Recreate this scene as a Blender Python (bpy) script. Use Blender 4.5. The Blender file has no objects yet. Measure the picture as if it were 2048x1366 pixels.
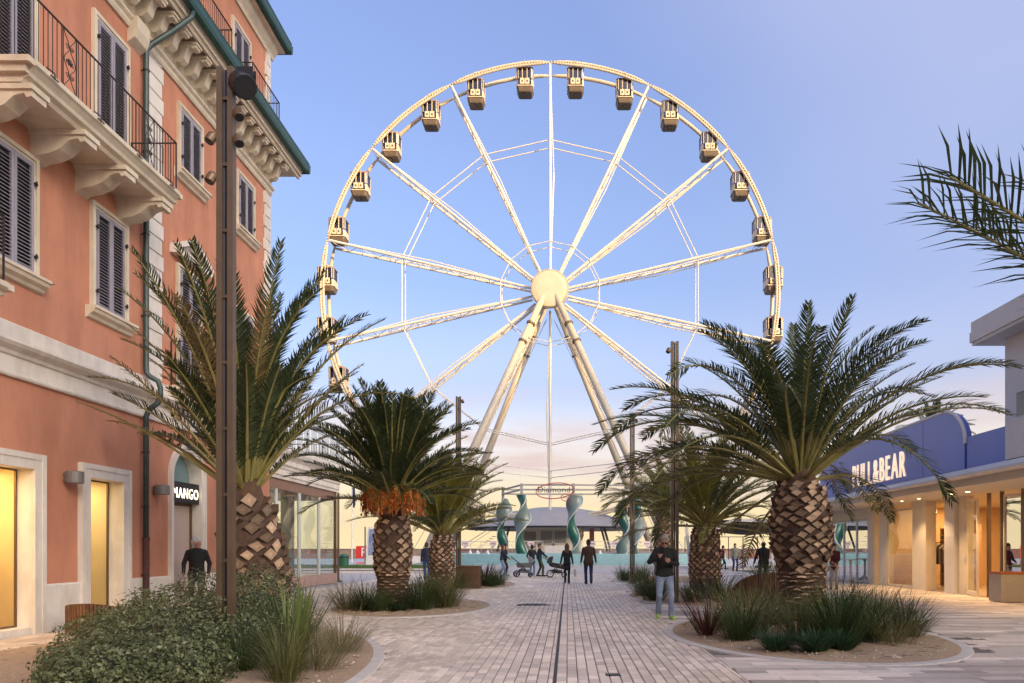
import bpy, math, random
import numpy as np
from mathutils import Vector, Matrix

random.seed(7)
rng = np.random.default_rng(7)
PI = math.pi
SC = bpy.context.scene
COL = SC.collection
R = math.radians

# ---------------------------------------------------------------- camera
CAM_H = 1.5
F_PX = 1500.0            # focal length in pixels of a 2048-wide frame
cam_data = bpy.data.cameras.new('camera')
cam_data.sensor_width = 36.0
cam_data.lens = F_PX / 2048.0 * 36.0
cam_data.shift_x = -(1135 - 1024) / 2048.0
cam_data.shift_y = (1097 - 683) / 2048.0
cam_data.clip_start = 0.1
cam_data.clip_end = 12000.0
cam = bpy.data.objects.new('camera', cam_data)
cam.location = (0, 0, CAM_H)
cam.rotation_euler = (PI / 2, 0, 0)
COL.objects.link(cam)
SC.camera = cam

# ---------------------------------------------------------------- sky, sun, exposure
SUN_EL = R(15.0)
SUN_AZ = R(-42.0)        # the sun stands behind the camera, to the right
VEIL = (3.35, 0.0, 0.0)
world = bpy.data.worlds.new('World')
SC.world = world
world.use_nodes = True
wn, wl = world.node_tree.nodes, world.node_tree.links
bg = wn['Background']
sky = wn.new('ShaderNodeTexSky')
sky.sky_type = 'NISHITA'
sky.sun_disc = False
sky.sun_elevation = SUN_EL
sky.sun_rotation = PI + SUN_AZ
sky.air_density = 0.6
sky.dust_density = 10.0
sky.ozone_density = 1.5
tc = wn.new('ShaderNodeTexCoord')
sep = wn.new('ShaderNodeSeparateXYZ')
wl.new(tc.outputs['Generated'], sep.inputs[0])
ramp = wn.new('ShaderNodeValToRGB')
ramp.color_ramp.interpolation = 'EASE'
stops = [(0.0, (0.33, 0.265, 0.155)), (0.05, (0.31, 0.245, 0.14)), (0.12, (0.215, 0.165, 0.118)), (0.22, (0.07, 0.065, 0.085)),
         (0.34, (0.02, 0.026, 0.062)), (0.55, (0.014, 0.016, 0.056)), (1.0, (0.016, 0.018, 0.055))]
cr = ramp.color_ramp
while len(cr.elements) < len(stops):
    cr.elements.new(0.5)
for e, (p, c) in zip(cr.elements, stops):
    e.position = p
    e.color = (*c, 1)
wl.new(sep.outputs['Z'], ramp.inputs[0])
skym = wn.new('ShaderNodeVectorMath'); skym.operation = 'SCALE'
skym.inputs['Scale'].default_value = 0.15
wl.new(sky.outputs[0], skym.inputs[0])
addn = wn.new('ShaderNodeVectorMath'); addn.operation = 'ADD'
wl.new(skym.outputs[0], addn.inputs[0])
wl.new(ramp.outputs[0], addn.inputs[1])
# thin sunset cloud bars low in the sky
mp = wn.new('ShaderNodeMapping'); mp.inputs['Scale'].default_value = (2.2, 2.2, 13.0)
wl.new(tc.outputs['Generated'], mp.inputs[0])
cn = wn.new('ShaderNodeTexNoise'); cn.inputs['Scale'].default_value = 2.3; cn.inputs['Detail'].default_value = 6.0
wl.new(mp.outputs[0], cn.inputs['Vector'])
cr2 = wn.new('ShaderNodeValToRGB')
cr2.color_ramp.elements[0].position = 0.45; cr2.color_ramp.elements[1].position = 0.63
wl.new(cn.outputs['Fac'], cr2.inputs[0])
cr3 = wn.new('ShaderNodeValToRGB')
for p, v in ((0.0, 0.0), (0.05, 0.35), (0.11, 1.0), (0.17, 0.6), (0.22, 0.0)):
    e = cr3.color_ramp.elements.new(p) if p not in (0.0,) else cr3.color_ramp.elements[0]
    e.position = p; e.color = (v, v, v, 1)
cr3.color_ramp.elements[-1].color = (0, 0, 0, 1)
wl.new(sep.outputs['Z'], cr3.inputs[0])
mul = wn.new('ShaderNodeMath'); mul.operation = 'MULTIPLY'
wl.new(cr2.outputs[0], mul.inputs[0]); wl.new(cr3.outputs[0], mul.inputs[1])
mul2 = wn.new('ShaderNodeMath'); mul2.operation = 'MULTIPLY'; mul2.inputs[1].default_value = 0.95
wl.new(mul.outputs[0], mul2.inputs[0])
cmix = wn.new('ShaderNodeMix'); cmix.data_type = 'RGBA'
wl.new(mul2.outputs[0], cmix.inputs['Factor'])
wl.new(addn.outputs[0], cmix.inputs['A'])
cmix.inputs['B'].default_value = (0.265, 0.21, 0.20, 1)
# a thin high veil, drifting across the right of the view
mpv = wn.new('ShaderNodeMapping'); mpv.inputs['Scale'].default_value = (-1.0, 1.0, 1.4); mpv.inputs['Location'].default_value = VEIL
wl.new(tc.outputs['Generated'], mpv.inputs[0])
vn = wn.new('ShaderNodeTexNoise'); vn.inputs['Scale'].default_value = 1.15; vn.inputs['Detail'].default_value = 3.0; vn.inputs['Roughness'].default_value = 0.4
wl.new(mpv.outputs[0], vn.inputs['Vector'])
vr = wn.new('ShaderNodeValToRGB'); vr.color_ramp.elements[0].position = 0.46; vr.color_ramp.elements[1].position = 0.68
vr.color_ramp.elements[1].color = (0.7, 0.7, 0.7, 1)
wl.new(vn.outputs['Fac'], vr.inputs[0])
vmix = wn.new('ShaderNodeMix'); vmix.data_type = 'RGBA'
vz = wn.new('ShaderNodeMapRange'); vz.inputs['From Min'].default_value = 0.12; vz.inputs['From Max'].default_value = 0.34
wl.new(sep.outputs['Z'], vz.inputs['Value'])
vm = wn.new('ShaderNodeMath'); vm.operation = 'MULTIPLY'; wl.new(vr.outputs[0], vm.inputs[0]); wl.new(vz.outputs[0], vm.inputs[1])
wl.new(vm.outputs[0], vmix.inputs['Factor']); wl.new(cmix.outputs['Result'], vmix.inputs['A']); vmix.inputs['B'].default_value = (0.168, 0.190, 0.285, 1)
wl.new(vmix.outputs['Result'], bg.inputs[0])
bg.inputs[1].default_value = 1.0

sun_d = bpy.data.lights.new('sun', 'SUN')
sun_d.energy = 2.0
sun_d.angle = R(0.5)
sun_d.color = (1.0, 0.66, 0.27)
sun = bpy.data.objects.new('sun', sun_d)
sdir = Vector((math.sin(SUN_AZ) * math.cos(SUN_EL), math.cos(SUN_AZ) * math.cos(SUN_EL), -math.sin(SUN_EL)))
sun.rotation_euler = sdir.to_track_quat('-Z', 'Y').to_euler()
sun.location = (0, -30, 40)
COL.objects.link(sun)

SC.view_settings.view_transform = 'Standard'
SC.view_settings.look = 'None'
SC.view_settings.gamma = 1.0
SC.view_settings.exposure = 1.64
SC.cycles.max_bounces = 8
SC.cycles.transparent_max_bounces = 12

# ---------------------------------------------------------------- helpers
def at(px, py, Y):
    """world point seen at photo pixel (px, py) when it stands Y metres in front of the camera"""
    return Vector(((px - 1135) / F_PX * Y, Y, CAM_H + (1097 - py) / F_PX * Y))


MATS = {}


def mat(name, col, rough=0.6, metal=0.0, var=0.0, scale=6.0, bump=0.0, bscale=40.0, piece=0.0, emit=None, estr=0.0,
        spec=0.5, col2=None, streak=0.0, attr=False, coat=0.0, trans=0.0):
    if name in MATS:
        return MATS[name]
    m = bpy.data.materials.new(name)
    m.use_nodes = True
    n, l = m.node_tree.nodes, m.node_tree.links
    b = n['Principled BSDF']
    b.inputs['Roughness'].default_value = rough
    b.inputs['Metallic'].default_value = metal
    b.inputs['Specular IOR Level'].default_value = spec
    b.inputs['Coat Weight'].default_value = coat
    b.inputs['Base Color'].default_value = (*col, 1)
    cur = None
    t = n.new('ShaderNodeTexCoord')
    if var > 0 or col2:
        nz = n.new('ShaderNodeTexNoise')
        nz.inputs['Scale'].default_value = scale
        nz.inputs['Detail'].default_value = 6
        nz.inputs['Roughness'].default_value = 0.6
        vec = t.outputs['Object']
        if streak > 0:
            mpn = n.new('ShaderNodeMapping')
            mpn.inputs['Scale'].default_value = (1, 1, streak)
            l.new(vec, mpn.inputs[0]); vec = mpn.outputs[0]
        l.new(vec, nz.inputs['Vector'])
        rp = n.new('ShaderNodeValToRGB')
        rp.color_ramp.elements[0].position = 0.3
        rp.color_ramp.elements[1].position = 0.7
        c2 = col2 if col2 else tuple(min(1, c * (1 + var)) for c in col)
        c1 = col if col2 else tuple(c * (1 - var) for c in col)
        rp.color_ramp.elements[0].color = (*c1, 1)
        rp.color_ramp.elements[1].color = (*c2, 1)
        l.new(nz.outputs['Fac'], rp.inputs[0])
        cur = rp.outputs[0]
    if piece > 0:
        oi = n.new('ShaderNodeObjectInfo')
        val = oi.outputs['Random']
        if attr:
            at_ = n.new('ShaderNodeAttribute'); at_.attribute_name = 'shade'
            ad = n.new('ShaderNodeMath'); ad.operation = 'ADD'
            l.new(val, ad.inputs[0]); l.new(at_.outputs['Fac'], ad.inputs[1])
            fr = n.new('ShaderNodeMath'); fr.operation = 'FRACT'
            l.new(ad.outputs[0], fr.inputs[0]); val = fr.outputs[0]
        mr = n.new('ShaderNodeMapRange')
        mr.inputs['To Min'].default_value = 1 - piece
        mr.inputs['To Max'].default_value = 1 + piece
        l.new(val, mr.inputs['Value'])
        sc_ = n.new('ShaderNodeVectorMath'); sc_.operation = 'SCALE'
        if cur is None:
            sc_.inputs[0].default_value = col
        else:
            l.new(cur, sc_.inputs[0])
        l.new(mr.outputs[0], sc_.inputs['Scale'])
        cur = sc_.outputs[0]
    if cur is not None:
        l.new(cur, b.inputs['Base Color'])
    if bump > 0:
        bn = n.new('ShaderNodeTexNoise'); bn.inputs['Scale'].default_value = bscale; bn.inputs['Detail'].default_value = 5
        l.new(t.outputs['Object'], bn.inputs['Vector'])
        bp = n.new('ShaderNodeBump'); bp.inputs['Strength'].default_value = bump; bp.inputs['Distance'].default_value = 0.02
        l.new(bn.outputs['Fac'], bp.inputs['Height'])
        l.new(bp.outputs[0], b.inputs['Normal'])
    if emit:
        b.inputs['Emission Color'].default_value = (*emit, 1)
        b.inputs['Emission Strength'].default_value = estr
    if trans > 0:
        tr = n.new('ShaderNodeBsdfTranslucent')
        if cur is not None:
            l.new(cur, tr.inputs[0])
        else:
            tr.inputs[0].default_value = (*col, 1)
        mx = n.new('ShaderNodeMixShader'); mx.inputs[0].default_value = trans
        l.new(b.outputs[0], mx.inputs[1]); l.new(tr.outputs[0], mx.inputs[2])
        l.new(mx.outputs[0], n['Material Output'].inputs[0])
    MATS[name] = m
    return m


def weather(m, scale=0.5, strength=0.25, stretch=(1, 1, 1), lo=0.42, hi=0.62, tint=(0.55, 0.5, 0.45)):
    """stains laid over a material's colour, in world position so that they run across separate pieces"""
    n, l = m.node_tree.nodes, m.node_tree.links
    b = n['Principled BSDF']; inp = b.inputs['Base Color']
    g = n.new('ShaderNodeNewGeometry'); mp_ = n.new('ShaderNodeMapping'); mp_.inputs['Scale'].default_value = stretch
    l.new(g.outputs['Position'], mp_.inputs[0])
    nz = n.new('ShaderNodeTexNoise'); nz.inputs['Scale'].default_value = scale; nz.inputs['Detail'].default_value = 8; nz.inputs['Roughness'].default_value = 0.65
    l.new(mp_.outputs[0], nz.inputs['Vector'])
    rp = n.new('ShaderNodeValToRGB'); rp.color_ramp.elements[0].position = lo; rp.color_ramp.elements[1].position = hi
    rp.color_ramp.elements[0].color = (*tint, 1); rp.color_ramp.elements[1].color = (1, 1, 1, 1)
    l.new(nz.outputs['Fac'], rp.inputs[0])
    mx = n.new('ShaderNodeMix'); mx.data_type = 'RGBA'; mx.blend_type = 'MULTIPLY'; mx.inputs['Factor'].default_value = strength
    if inp.links:
        l.new(inp.links[0].from_socket, mx.inputs['A'])
    else:
        mx.inputs['A'].default_value = inp.default_value
    l.new(rp.outputs[0], mx.inputs['B']); l.new(mx.outputs['Result'], inp)
    return m


def glass(name, tint=(0.9, 0.95, 0.95), refl=1.5, rough=0.0):
    if name in MATS:
        return MATS[name]
    m = bpy.data.materials.new(name)
    m.use_nodes = True
    n, l = m.node_tree.nodes, m.node_tree.links
    n.remove(n['Principled BSDF'])
    tr = n.new('ShaderNodeBsdfTransparent'); tr.inputs[0].default_value = (*tint, 1)
    gl = n.new('ShaderNodeBsdfGlossy'); gl.inputs['Roughness'].default_value = rough
    fr = n.new('ShaderNodeFresnel'); fr.inputs[0].default_value = refl
    mx = n.new('ShaderNodeMixShader')
    l.new(fr.outputs[0], mx.inputs[0]); l.new(tr.outputs[0], mx.inputs[1]); l.new(gl.outputs[0], mx.inputs[2])
    l.new(mx.outputs[0], n['Material Output'].inputs[0])
    MATS[name] = m
    return m


class MB:
    """collects faces for one mesh"""
    def __init__(self):
        self.v = []; self.f = []; self.m = []; self.s = []

    def add(self, vs, fs, mi=0, sh=0.0):
        o = len(self.v)
        self.v.extend([tuple(p) for p in vs])
        for f in fs:
            self.f.append(tuple(i + o for i in f)); self.m.append(mi); self.s.append(sh)
        return self

    def box(self, x0, x1, y0, y1, z0, z1, mi=0, sh=0.0):
        vs = [(x0, y0, z0), (x1, y0, z0), (x1, y1, z0), (x0, y1, z0), (x0, y0, z1), (x1, y0, z1), (x1, y1, z1), (x0, y1, z1)]
        return self.add(vs, [(0, 3, 2, 1), (4, 5, 6, 7), (0, 1, 5, 4), (1, 2, 6, 5), (2, 3, 7, 6), (3, 0, 4, 7)], mi, sh)

    def obox(self, c, ax, ay, az, hx, hy, hz, mi=0):
        """oriented box: centre, three unit axes, half sizes"""
        c = Vector(c); ax = Vector(ax) * hx; ay = Vector(ay) * hy; az = Vector(az) * hz
        vs = [c + sx * ax + sy * ay + sz * az for sz in (-1, 1) for sx, sy in ((-1, -1), (1, -1), (1, 1), (-1, 1))]
        return self.add(vs, [(0, 3, 2, 1), (4, 5, 6, 7), (0, 1, 5, 4), (1, 2, 6, 5), (2, 3, 7, 6), (3, 0, 4, 7)], mi)

    def bar(self, p, q, w, h=None, up=(0, 0, 1), mi=0):
        """square bar from p to q"""
        p = Vector(p); q = Vector(q); d = q - p; L = d.length; d.normalize()
        u = Vector(up)
        if abs(d.dot(u)) > 0.98:
            u = Vector((1, 0, 0))
        s = d.cross(u).normalized(); t = s.cross(d).normalized()
        h = w if h is None else h
        return self.obox((p + q) / 2, s, t, d, w / 2, h / 2, L / 2, mi)

    def tube(self, pts, r, n=8, mi=0, caps=True, closed=False):
        pts = [Vector(p) for p in pts]; N = len(pts)
        rs = r if isinstance(r, (list, tuple)) else [r] * N
        vs = []; prev = None
        for i in range(N):
            if closed:
                d = pts[(i + 1) % N] - pts[i - 1]
            else:
                d = pts[min(i + 1, N - 1)] - pts[max(i - 1, 0)]
            if d.length < 1e-9:
                d = Vector((0, 0, 1))
            d.normalize()
            if prev is None:
                u = Vector((0, 0, 1)) if abs(d.z) < 0.9 else Vector((1, 0, 0))
                a = d.cross(u).normalized()
            else:
                a = (prev - d * prev.dot(d))
                if a.length < 1e-6:
                    a = d.cross(Vector((0.3, 0.5, 0.8)))
                a.normalize()
            prev = a; b = d.cross(a)
            for k in range(n):
                t = 2 * PI * k / n
                vs.append(pts[i] + (a * math.cos(t) + b * math.sin(t)) * rs[i])
        fs = []
        for i in range(N if closed else N - 1):
            j = (i + 1) % N
            for k in range(n):
                k2 = (k + 1) % n
                fs.append((i * n + k, i * n + k2, j * n + k2, j * n + k))
        if caps and not closed:
            fs.append(tuple(range(n - 1, -1, -1)))
            fs.append(tuple((N - 1) * n + k for k in range(n)))
        return self.add(vs, fs, mi)

    def lathe(self, prof, n=24, c=(0, 0, 0), mi=0, a0=0, a1=2 * PI):
        full = abs(a1 - a0 - 2 * PI) < 1e-6
        na = n if full else n + 1
        vs = []
        for (r, z) in prof:
            for k in range(na):
                t = a0 + (a1 - a0) * k / n
                vs.append((c[0] + r * math.cos(t), c[1] + r * math.sin(t), c[2] + z))
        fs = []
        for i in range(len(prof) - 1):
            for k in range(n):
                k2 = (k + 1) % na
                fs.append((i * na + k, i * na + k2, (i + 1) * na + k2, (i + 1) * na + k))
        return self.add(vs, fs, mi)

    def prism(self, prof, fn, t0, t1, mi=0):
        """polygon prof [(a,b)...] swept from t0 to t1; fn(a,b,t) -> point"""
        n = len(prof)
        vs = [fn(a, b, t0) for a, b in prof] + [fn(a, b, t1) for a, b in prof]
        fs = [(i, (i + 1) % n, n + (i + 1) % n, n + i) for i in range(n)]
        fs += [tuple(range(n - 1, -1, -1)), tuple(range(n, 2 * n))]
        return self.add(vs, fs, mi)

    def mesh(self, name, mats, smooth=False, shade=False):
        me = bpy.data.meshes.new(name)
        me.from_pydata(self.v, [], self.f)
        for m_ in (mats if isinstance(mats, (list, tuple)) else [mats]):
            me.materials.append(m_)
        if any(self.m):
            me.polygons.foreach_set('material_index', self.m)
        if smooth:
            me.polygons.foreach_set('use_smooth', [True] * len(self.f))
        if shade:
            a = me.attributes.new('shade', 'FLOAT', 'FACE')
            a.data.foreach_set('value', self.s)
        me.validate()
        me.update()
        fix_normals(me)
        return me

    def build(self, name, mats, parent=None, smooth=False, shade=False, loc=None):
        return put(name, self.mesh(name, mats, smooth, shade), parent, loc)


def fix_normals(me):
    import bmesh
    if len(me.polygons) > 60000:
        return
    bm = bmesh.new(); bm.from_mesh(me)
    bmesh.ops.recalc_face_normals(bm, faces=bm.faces)
    bm.to_mesh(me); bm.free()


def smooth_angle(ob, deg=40):
    me = ob.data
    try:
        me.shade_smooth_by_angle if False else None
    except Exception:
        pass


WORLD_BUILT = set()


def put(name, me, parent=None, loc=None, rot=None, scale=None, local=False):
    """link a mesh; without loc the mesh is in world coordinates, even under a parent that has moved"""
    o = bpy.data.objects.new(name, me)
    COL.objects.link(o)
    if loc is not None:
        o.location = loc
    if rot is not None:
        o.rotation_euler = rot
    if scale is not None:
        o.scale = scale
    if parent is not None:
        o.parent = parent
        if not local and parent.type == 'EMPTY':
            o.matrix_parent_inverse = Matrix.Translation(-parent.location)
    return o


def tag(o, label=None, cat=None, group=None, kind=None):
    if label: o['label'] = label
    if cat: o['category'] = cat
    if group: o['group'] = group
    if kind: o['kind'] = kind
    return o


def thing(name, label, cat, loc=(0, 0, 0), group=None, rz=0.0):
    o = bpy.data.objects.new(name, None)
    o.empty_display_size = 0.2
    COL.objects.link(o)
    o.location = loc
    o.rotation_euler = (0, 0, rz)
    return tag(o, label, cat, group)


def copy_tree(o, parent=None):
    c = o.copy()
    COL.objects.link(c)
    if parent is not None:
        c.parent = parent
    for ch in o.children:
        copy_tree(ch, c)
    return c


def text_mesh(ch, depth=0.03, bevel=0.0):
    cu = bpy.data.curves.new('letter', 'FONT')
    cu.body = ch
    cu.size = 1.0
    cu.extrude = depth
    cu.resolution_u = 3
    cu.bevel_depth = bevel
    ob = bpy.data.objects.new('letter_tmp', cu)
    COL.objects.link(ob)
    dg = bpy.context.evaluated_depsgraph_get()
    me = bpy.data.meshes.new_from_object(ob.evaluated_get(dg))
    bpy.data.objects.remove(ob)
    return me


def lettering(text, M, height, width, matl, parent, depth=0.04, gap=0.08, name='letter'):
    """text laid along local +x of matrix M, each letter a mesh; baseline at the origin; fitted to width"""
    mes = []; x = 0.0
    for ch in text:
        if ch == ' ':
            x += 0.35; continue
        me = text_mesh(ch, 0.5)
        co = np.zeros(len(me.vertices) * 3); me.vertices.foreach_get('co', co); co = co.reshape(-1, 3)
        lo, hi = co[:, 0].min(), co[:, 0].max()
        co[:, 0] += x - lo
        x += hi - lo + gap
        mes.append((me, co))
    tot = x - gap
    ys = max(c[:, 1].max() for _, c in mes)
    out = []
    for me, co in mes:
        co = co.copy()
        co[:, 0] *= width / tot; co[:, 1] *= height / ys; co[:, 2] *= depth
        pts = [M @ Vector(c) for c in co]
        me.vertices.foreach_set('co', np.array([tuple(p) for p in pts]).ravel())
        me.materials.clear(); me.materials.append(matl)
        me.update()
        out.append(put(name, me, parent))
    return out
# ================================================================ materials
M_PAVER = mat('paver_stone', (0.71, 0.59, 0.48), 0.55, var=0.08, scale=9, piece=0.22, attr=True, bump=0.15, bscale=60)
M_TILE = mat('plank_tile', (0.63, 0.535, 0.455), 0.5, var=0.08, scale=7, piece=0.38, attr=True, bump=0.12, bscale=50)
weather(M_PAVER, .45, .45); weather(M_PAVER, 3.5, .5, lo=.30, hi=.40, tint=(.5, .45, .42)); weather(M_TILE, .45, .4); weather(M_TILE, 3.0, .45, lo=.30, hi=.40)
M_JOINT = mat('joint_sand', (0.16, 0.13, 0.11), 0.95, var=0.2, scale=30)
M_SLAB = mat('slab_concrete', (0.42, 0.39, 0.37), 0.7, var=0.08, scale=3, bump=0.1)
M_KERB = mat('kerb_stone', (0.56, 0.50, 0.44), 0.7, var=0.10, scale=5, bump=0.15, bscale=80)
M_SAND = mat('bed_sand', (0.40, 0.28, 0.175), 0.95, var=0.28, scale=26, bump=0.6, bscale=70)
M_PEBBLE = mat('bed_pebble', (0.45, 0.36, 0.26), 0.9, piece=0.5, attr=True)
M_ASPH = mat('asphalt', (0.075, 0.075, 0.08), 0.85, var=0.15, scale=12, bump=0.2)
M_LINE = mat('road_paint', (0.75, 0.75, 0.72), 0.7, var=0.1, scale=20)
M_GRASSBED = mat('lawn_soil', (0.05, 0.085, 0.02), 0.95, var=0.3, scale=14)
M_GROUND = mat('ground_paving', (0.40, 0.36, 0.34), 0.75, var=0.08, scale=0.6)
M_DARK = mat('dark_slot', (0.02, 0.02, 0.02), 0.6)
M_IRONG = mat('grate_iron', (0.06, 0.055, 0.05), 0.5, metal=0.4, var=0.2, scale=20)

# ================================================================ ground
g = MB(); g.add([(-4000, -1500, -0.02), (4000, -1500, -0.02), (4000, 4000, -0.02), (-4000, 4000, -0.02)], [(0, 1, 2, 3)])
tag(g.build('ground', M_GROUND), kind='structure')
M_SEA = mat('sea_water', (0.10, 0.16, 0.20), 0.25, bump=0.4, bscale=1.2)
g = MB(); g.add([(-4000, 135, 0.004), (4000, 135, 0.004), (4000, 9000, 0.004), (-4000, 9000, 0.004)], [(0, 1, 2, 3)])
tag(g.build('sea', M_SEA), kind='structure')
# unseen ridge added behind the camera to shade the street and lower wheel
g = MB(); nx = 61; hh = []
for i in range(nx):
    x = -1500 + 3000 * i / (nx - 1)
    h = 304.5 + 1.6 * math.sin(x * 0.011) + 1.0 * math.sin(x * 0.031 + 1)
    hh.append((x, h))
vs = []
for x, h in hh:
    vs += [(x, -560, -1), (x, -620, h * 0.6), (x, -700, h), (x, -900, -1)]
fs = [(i * 4 + k, (i + 1) * 4 + k, (i + 1) * 4 + k + 1, i * 4 + k + 1) for i in range(nx - 1) for k in range(3)]
g.add(vs, fs)
tag(g.build('shade_ridge', mat('shade_ridge_green', (0.07, 0.09, 0.05), 0.9, var=0.3, scale=0.02), smooth=True), kind='structure')

# beds: centre x, centre y, rx, ry (outer kerb), turn
BEDS = [
    (4.05, 13.0, 2.35, 3.45, 0.0, 0.30),
    (4.25, 23.4, 2.45, 4.6, 0.0, 0.28),
    (4.7, 36.4, 2.7, 4.0, 0.0, 0.28),
    (-3.95, 19.3, 2.05, 3.1, 0.0, 0.22),
    (-4.35, 30.9, 2.35, 4.0, 0.0, 0.26),
    (-5.35, 9.4, 2.95, 5.4, R(9), 0.28),
]


def in_bed(x, y, grow=0.0):
    for cx, cy, rx, ry, a, w in BEDS:
        dx, dy = x - cx, y - cy
        u = dx * math.cos(a) + dy * math.sin(a); v = -dx * math.sin(a) + dy * math.cos(a)
        if (u / (rx + grow)) ** 2 + (v / (ry + grow)) ** 2 < 1:
            return True
    return False


def bed_pt(b, t, inset, z):
    cx, cy, rx, ry, a, w = b
    u = (rx - inset) * math.cos(t); v = (ry - inset) * math.sin(t)
    return (cx + u * math.cos(a) - v * math.sin(a), cy + u * math.sin(a) + v * math.cos(a), z)


pave = MB(); pave.add([(-9.4, 3.0, -0.012), (13.0, 3.0, -0.012), (13.0, 46, -0.012), (-9.4, 46, -0.012)], [(0, 1, 2, 3)])
pavement = tag(pave.build('pavement', M_JOINT), kind='structure')
PSPLIT = 2.05
DRAIN = (-0.166, -0.132)
pieces = []          # (x0,x1,y0,y1,kind)
wcol = 0.125
x = -9.35
while x < PSPLIT:
    x1 = min(x + wcol, PSPLIT)
    if x < DRAIN[0] and x1 > DRAIN[0] - 0.05:
        x1 = DRAIN[0]
    elif abs(x - DRAIN[0]) < 1e-6:
        x = DRAIN[1]; x1 = x + wcol
    y = 6.6 - random.random() * 0.25
    while y < 45:
        ln = random.choice((0.19, 0.25, 0.25, 0.31))
        pieces.append((x, x1, y, y + ln, 0)); y += ln
    x = x1
rows = 0
y = 6.6
while y < 45:
    xx = PSPLIT - random.random() * 0.8
    while xx < 12.9:
        ln = random.choice((0.55, 0.75, 0.95, 1.15))
        a, b = max(xx, PSPLIT), min(xx + ln, 12.9)
        if b - a > 0.04:
            pieces.append((a, b, y, y + 0.22, 1))
        xx += ln
    y += 0.22
GRATES = [(-0.93, 20.0, 0.42, 'round'), (7.95, 18.75, 0.35, 'sq'), (0.54, 8.9, 0.09, 'sq')]


def keep(p):
    x0, x1, y0, y1, k = p
    cx, cy = (x0 + x1) / 2, (y0 + y1) / 2
    if in_bed(cx, cy, -0.03):
        return False
    if x0 < DRAIN[1] - 1e-4 and x1 > DRAIN[0] + 1e-4:
        return False
    for gx, gy, gr, kd in GRATES:
        if abs(cx - gx) < gr and abs(cy - gy) < gr * 0.9:
            return False
    return True


pieces = [p for p in pieces if keep(p)]


def visible(p):
    x0, x1, y0, y1, k = p
    cx, cy = (x0 + x1) / 2, (y0 + y1) / 2
    py = 1097 + 2250 / y0; px = 1135 + cx / cy * 1500
    return py < 1372 and 0 < px < 2048


def psize(p):
    x0, x1, y0, y1, k = p
    return (x1 - x0) * (y1 - y0) / y0 ** 3


def raised(mb, p, sh, gap=0.007, bev=0.006):
    x0, x1, y0, y1, k = p
    z = 0.0 + random.uniform(-0.0015, 0.0015)
    g_ = gap / 2
    a = [(x0 + g_, y0 + g_), (x1 - g_, y0 + g_), (x1 - g_, y1 - g_), (x0 + g_, y1 - g_)]
    b = [(x0 + g_ + bev, y0 + g_ + bev), (x1 - g_ - bev, y0 + g_ + bev), (x1 - g_ - bev, y1 - g_ - bev), (x0 + g_ + bev, y1 - g_ - bev)]
    vs = [(u, v, -0.012) for u, v in a] + [(u, v, z) for u, v in b]
    mb.add(vs, [(4, 5, 6, 7), (0, 1, 5, 4), (1, 2, 6, 5), (2, 3, 7, 6), (3, 0, 4, 7)], 0, sh)


for kind, nm, mm, gap in ((0, 'paver', M_PAVER, 0.009), (1, 'plank_tile', M_TILE, 0.006)):
    ps = [p for p in pieces if p[4] == kind]
    vis = sorted([p for p in ps if visible(p)], key=psize, reverse=True)
    near = set(vis[:290])
    cache = {}
    for p in vis[:290]:
        key = (round(p[1] - p[0], 3), round(p[3] - p[2], 3))
        if key not in cache:
            mb = MB(); raised(mb, (0, key[0], 0, key[1], 0), 0.0, gap)
            cache[key] = mb.mesh(nm, mm)
        put(nm, cache[key], pavement, loc=(p[0], p[2], 0), local=True)
    rest = MB()
    for p in ps:
        if p not in near:
            raised(rest, p, random.random(), gap)
    tag(rest.build(nm + '_field', mm, pavement, shade=True), kind='stuff')
# slot drain with cast cover and grates
mb = MB(); mb.box(DRAIN[0] + 0.004, DRAIN[1] - 0.004, 5, 33.5, -0.03, -0.008)
mb.build('drain_slot', M_DARK, pavement)
for gx, gy, gr, kd in GRATES:
    mb = MB()
    if kd == 'round':
        mb.lathe([(0.0, 0.004), (gr * 0.93, 0.004), (gr * 0.95, 0.0), (gr, 0.0), (gr, -0.01)], 32, (gx, gy, 0))
        for k in range(-4, 5):
            w = math.sqrt(max(0, gr * gr * 0.8 - (k * 0.08) ** 2))
            mb.box(gx - w, gx + w, gy + k * 0.08 - 0.02, gy + k * 0.08 + 0.02, 0.004, 0.010)
        mb.build('manhole_cover', M_IRONG, pavement)
    else:
        mb.box(gx - gr, gx + gr, gy - gr, gy + gr, -0.01, 0.002)
        for k in range(7):
            u = gx - gr + (k + 0.5) * gr * 2 / 7
            mb.box(u - gr * 0.08, u + gr * 0.08, gy - gr * 0.9, gy + gr * 0.9, 0.002, 0.012)
        mb.build('drain_grate', M_IRONG, pavement)

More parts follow.
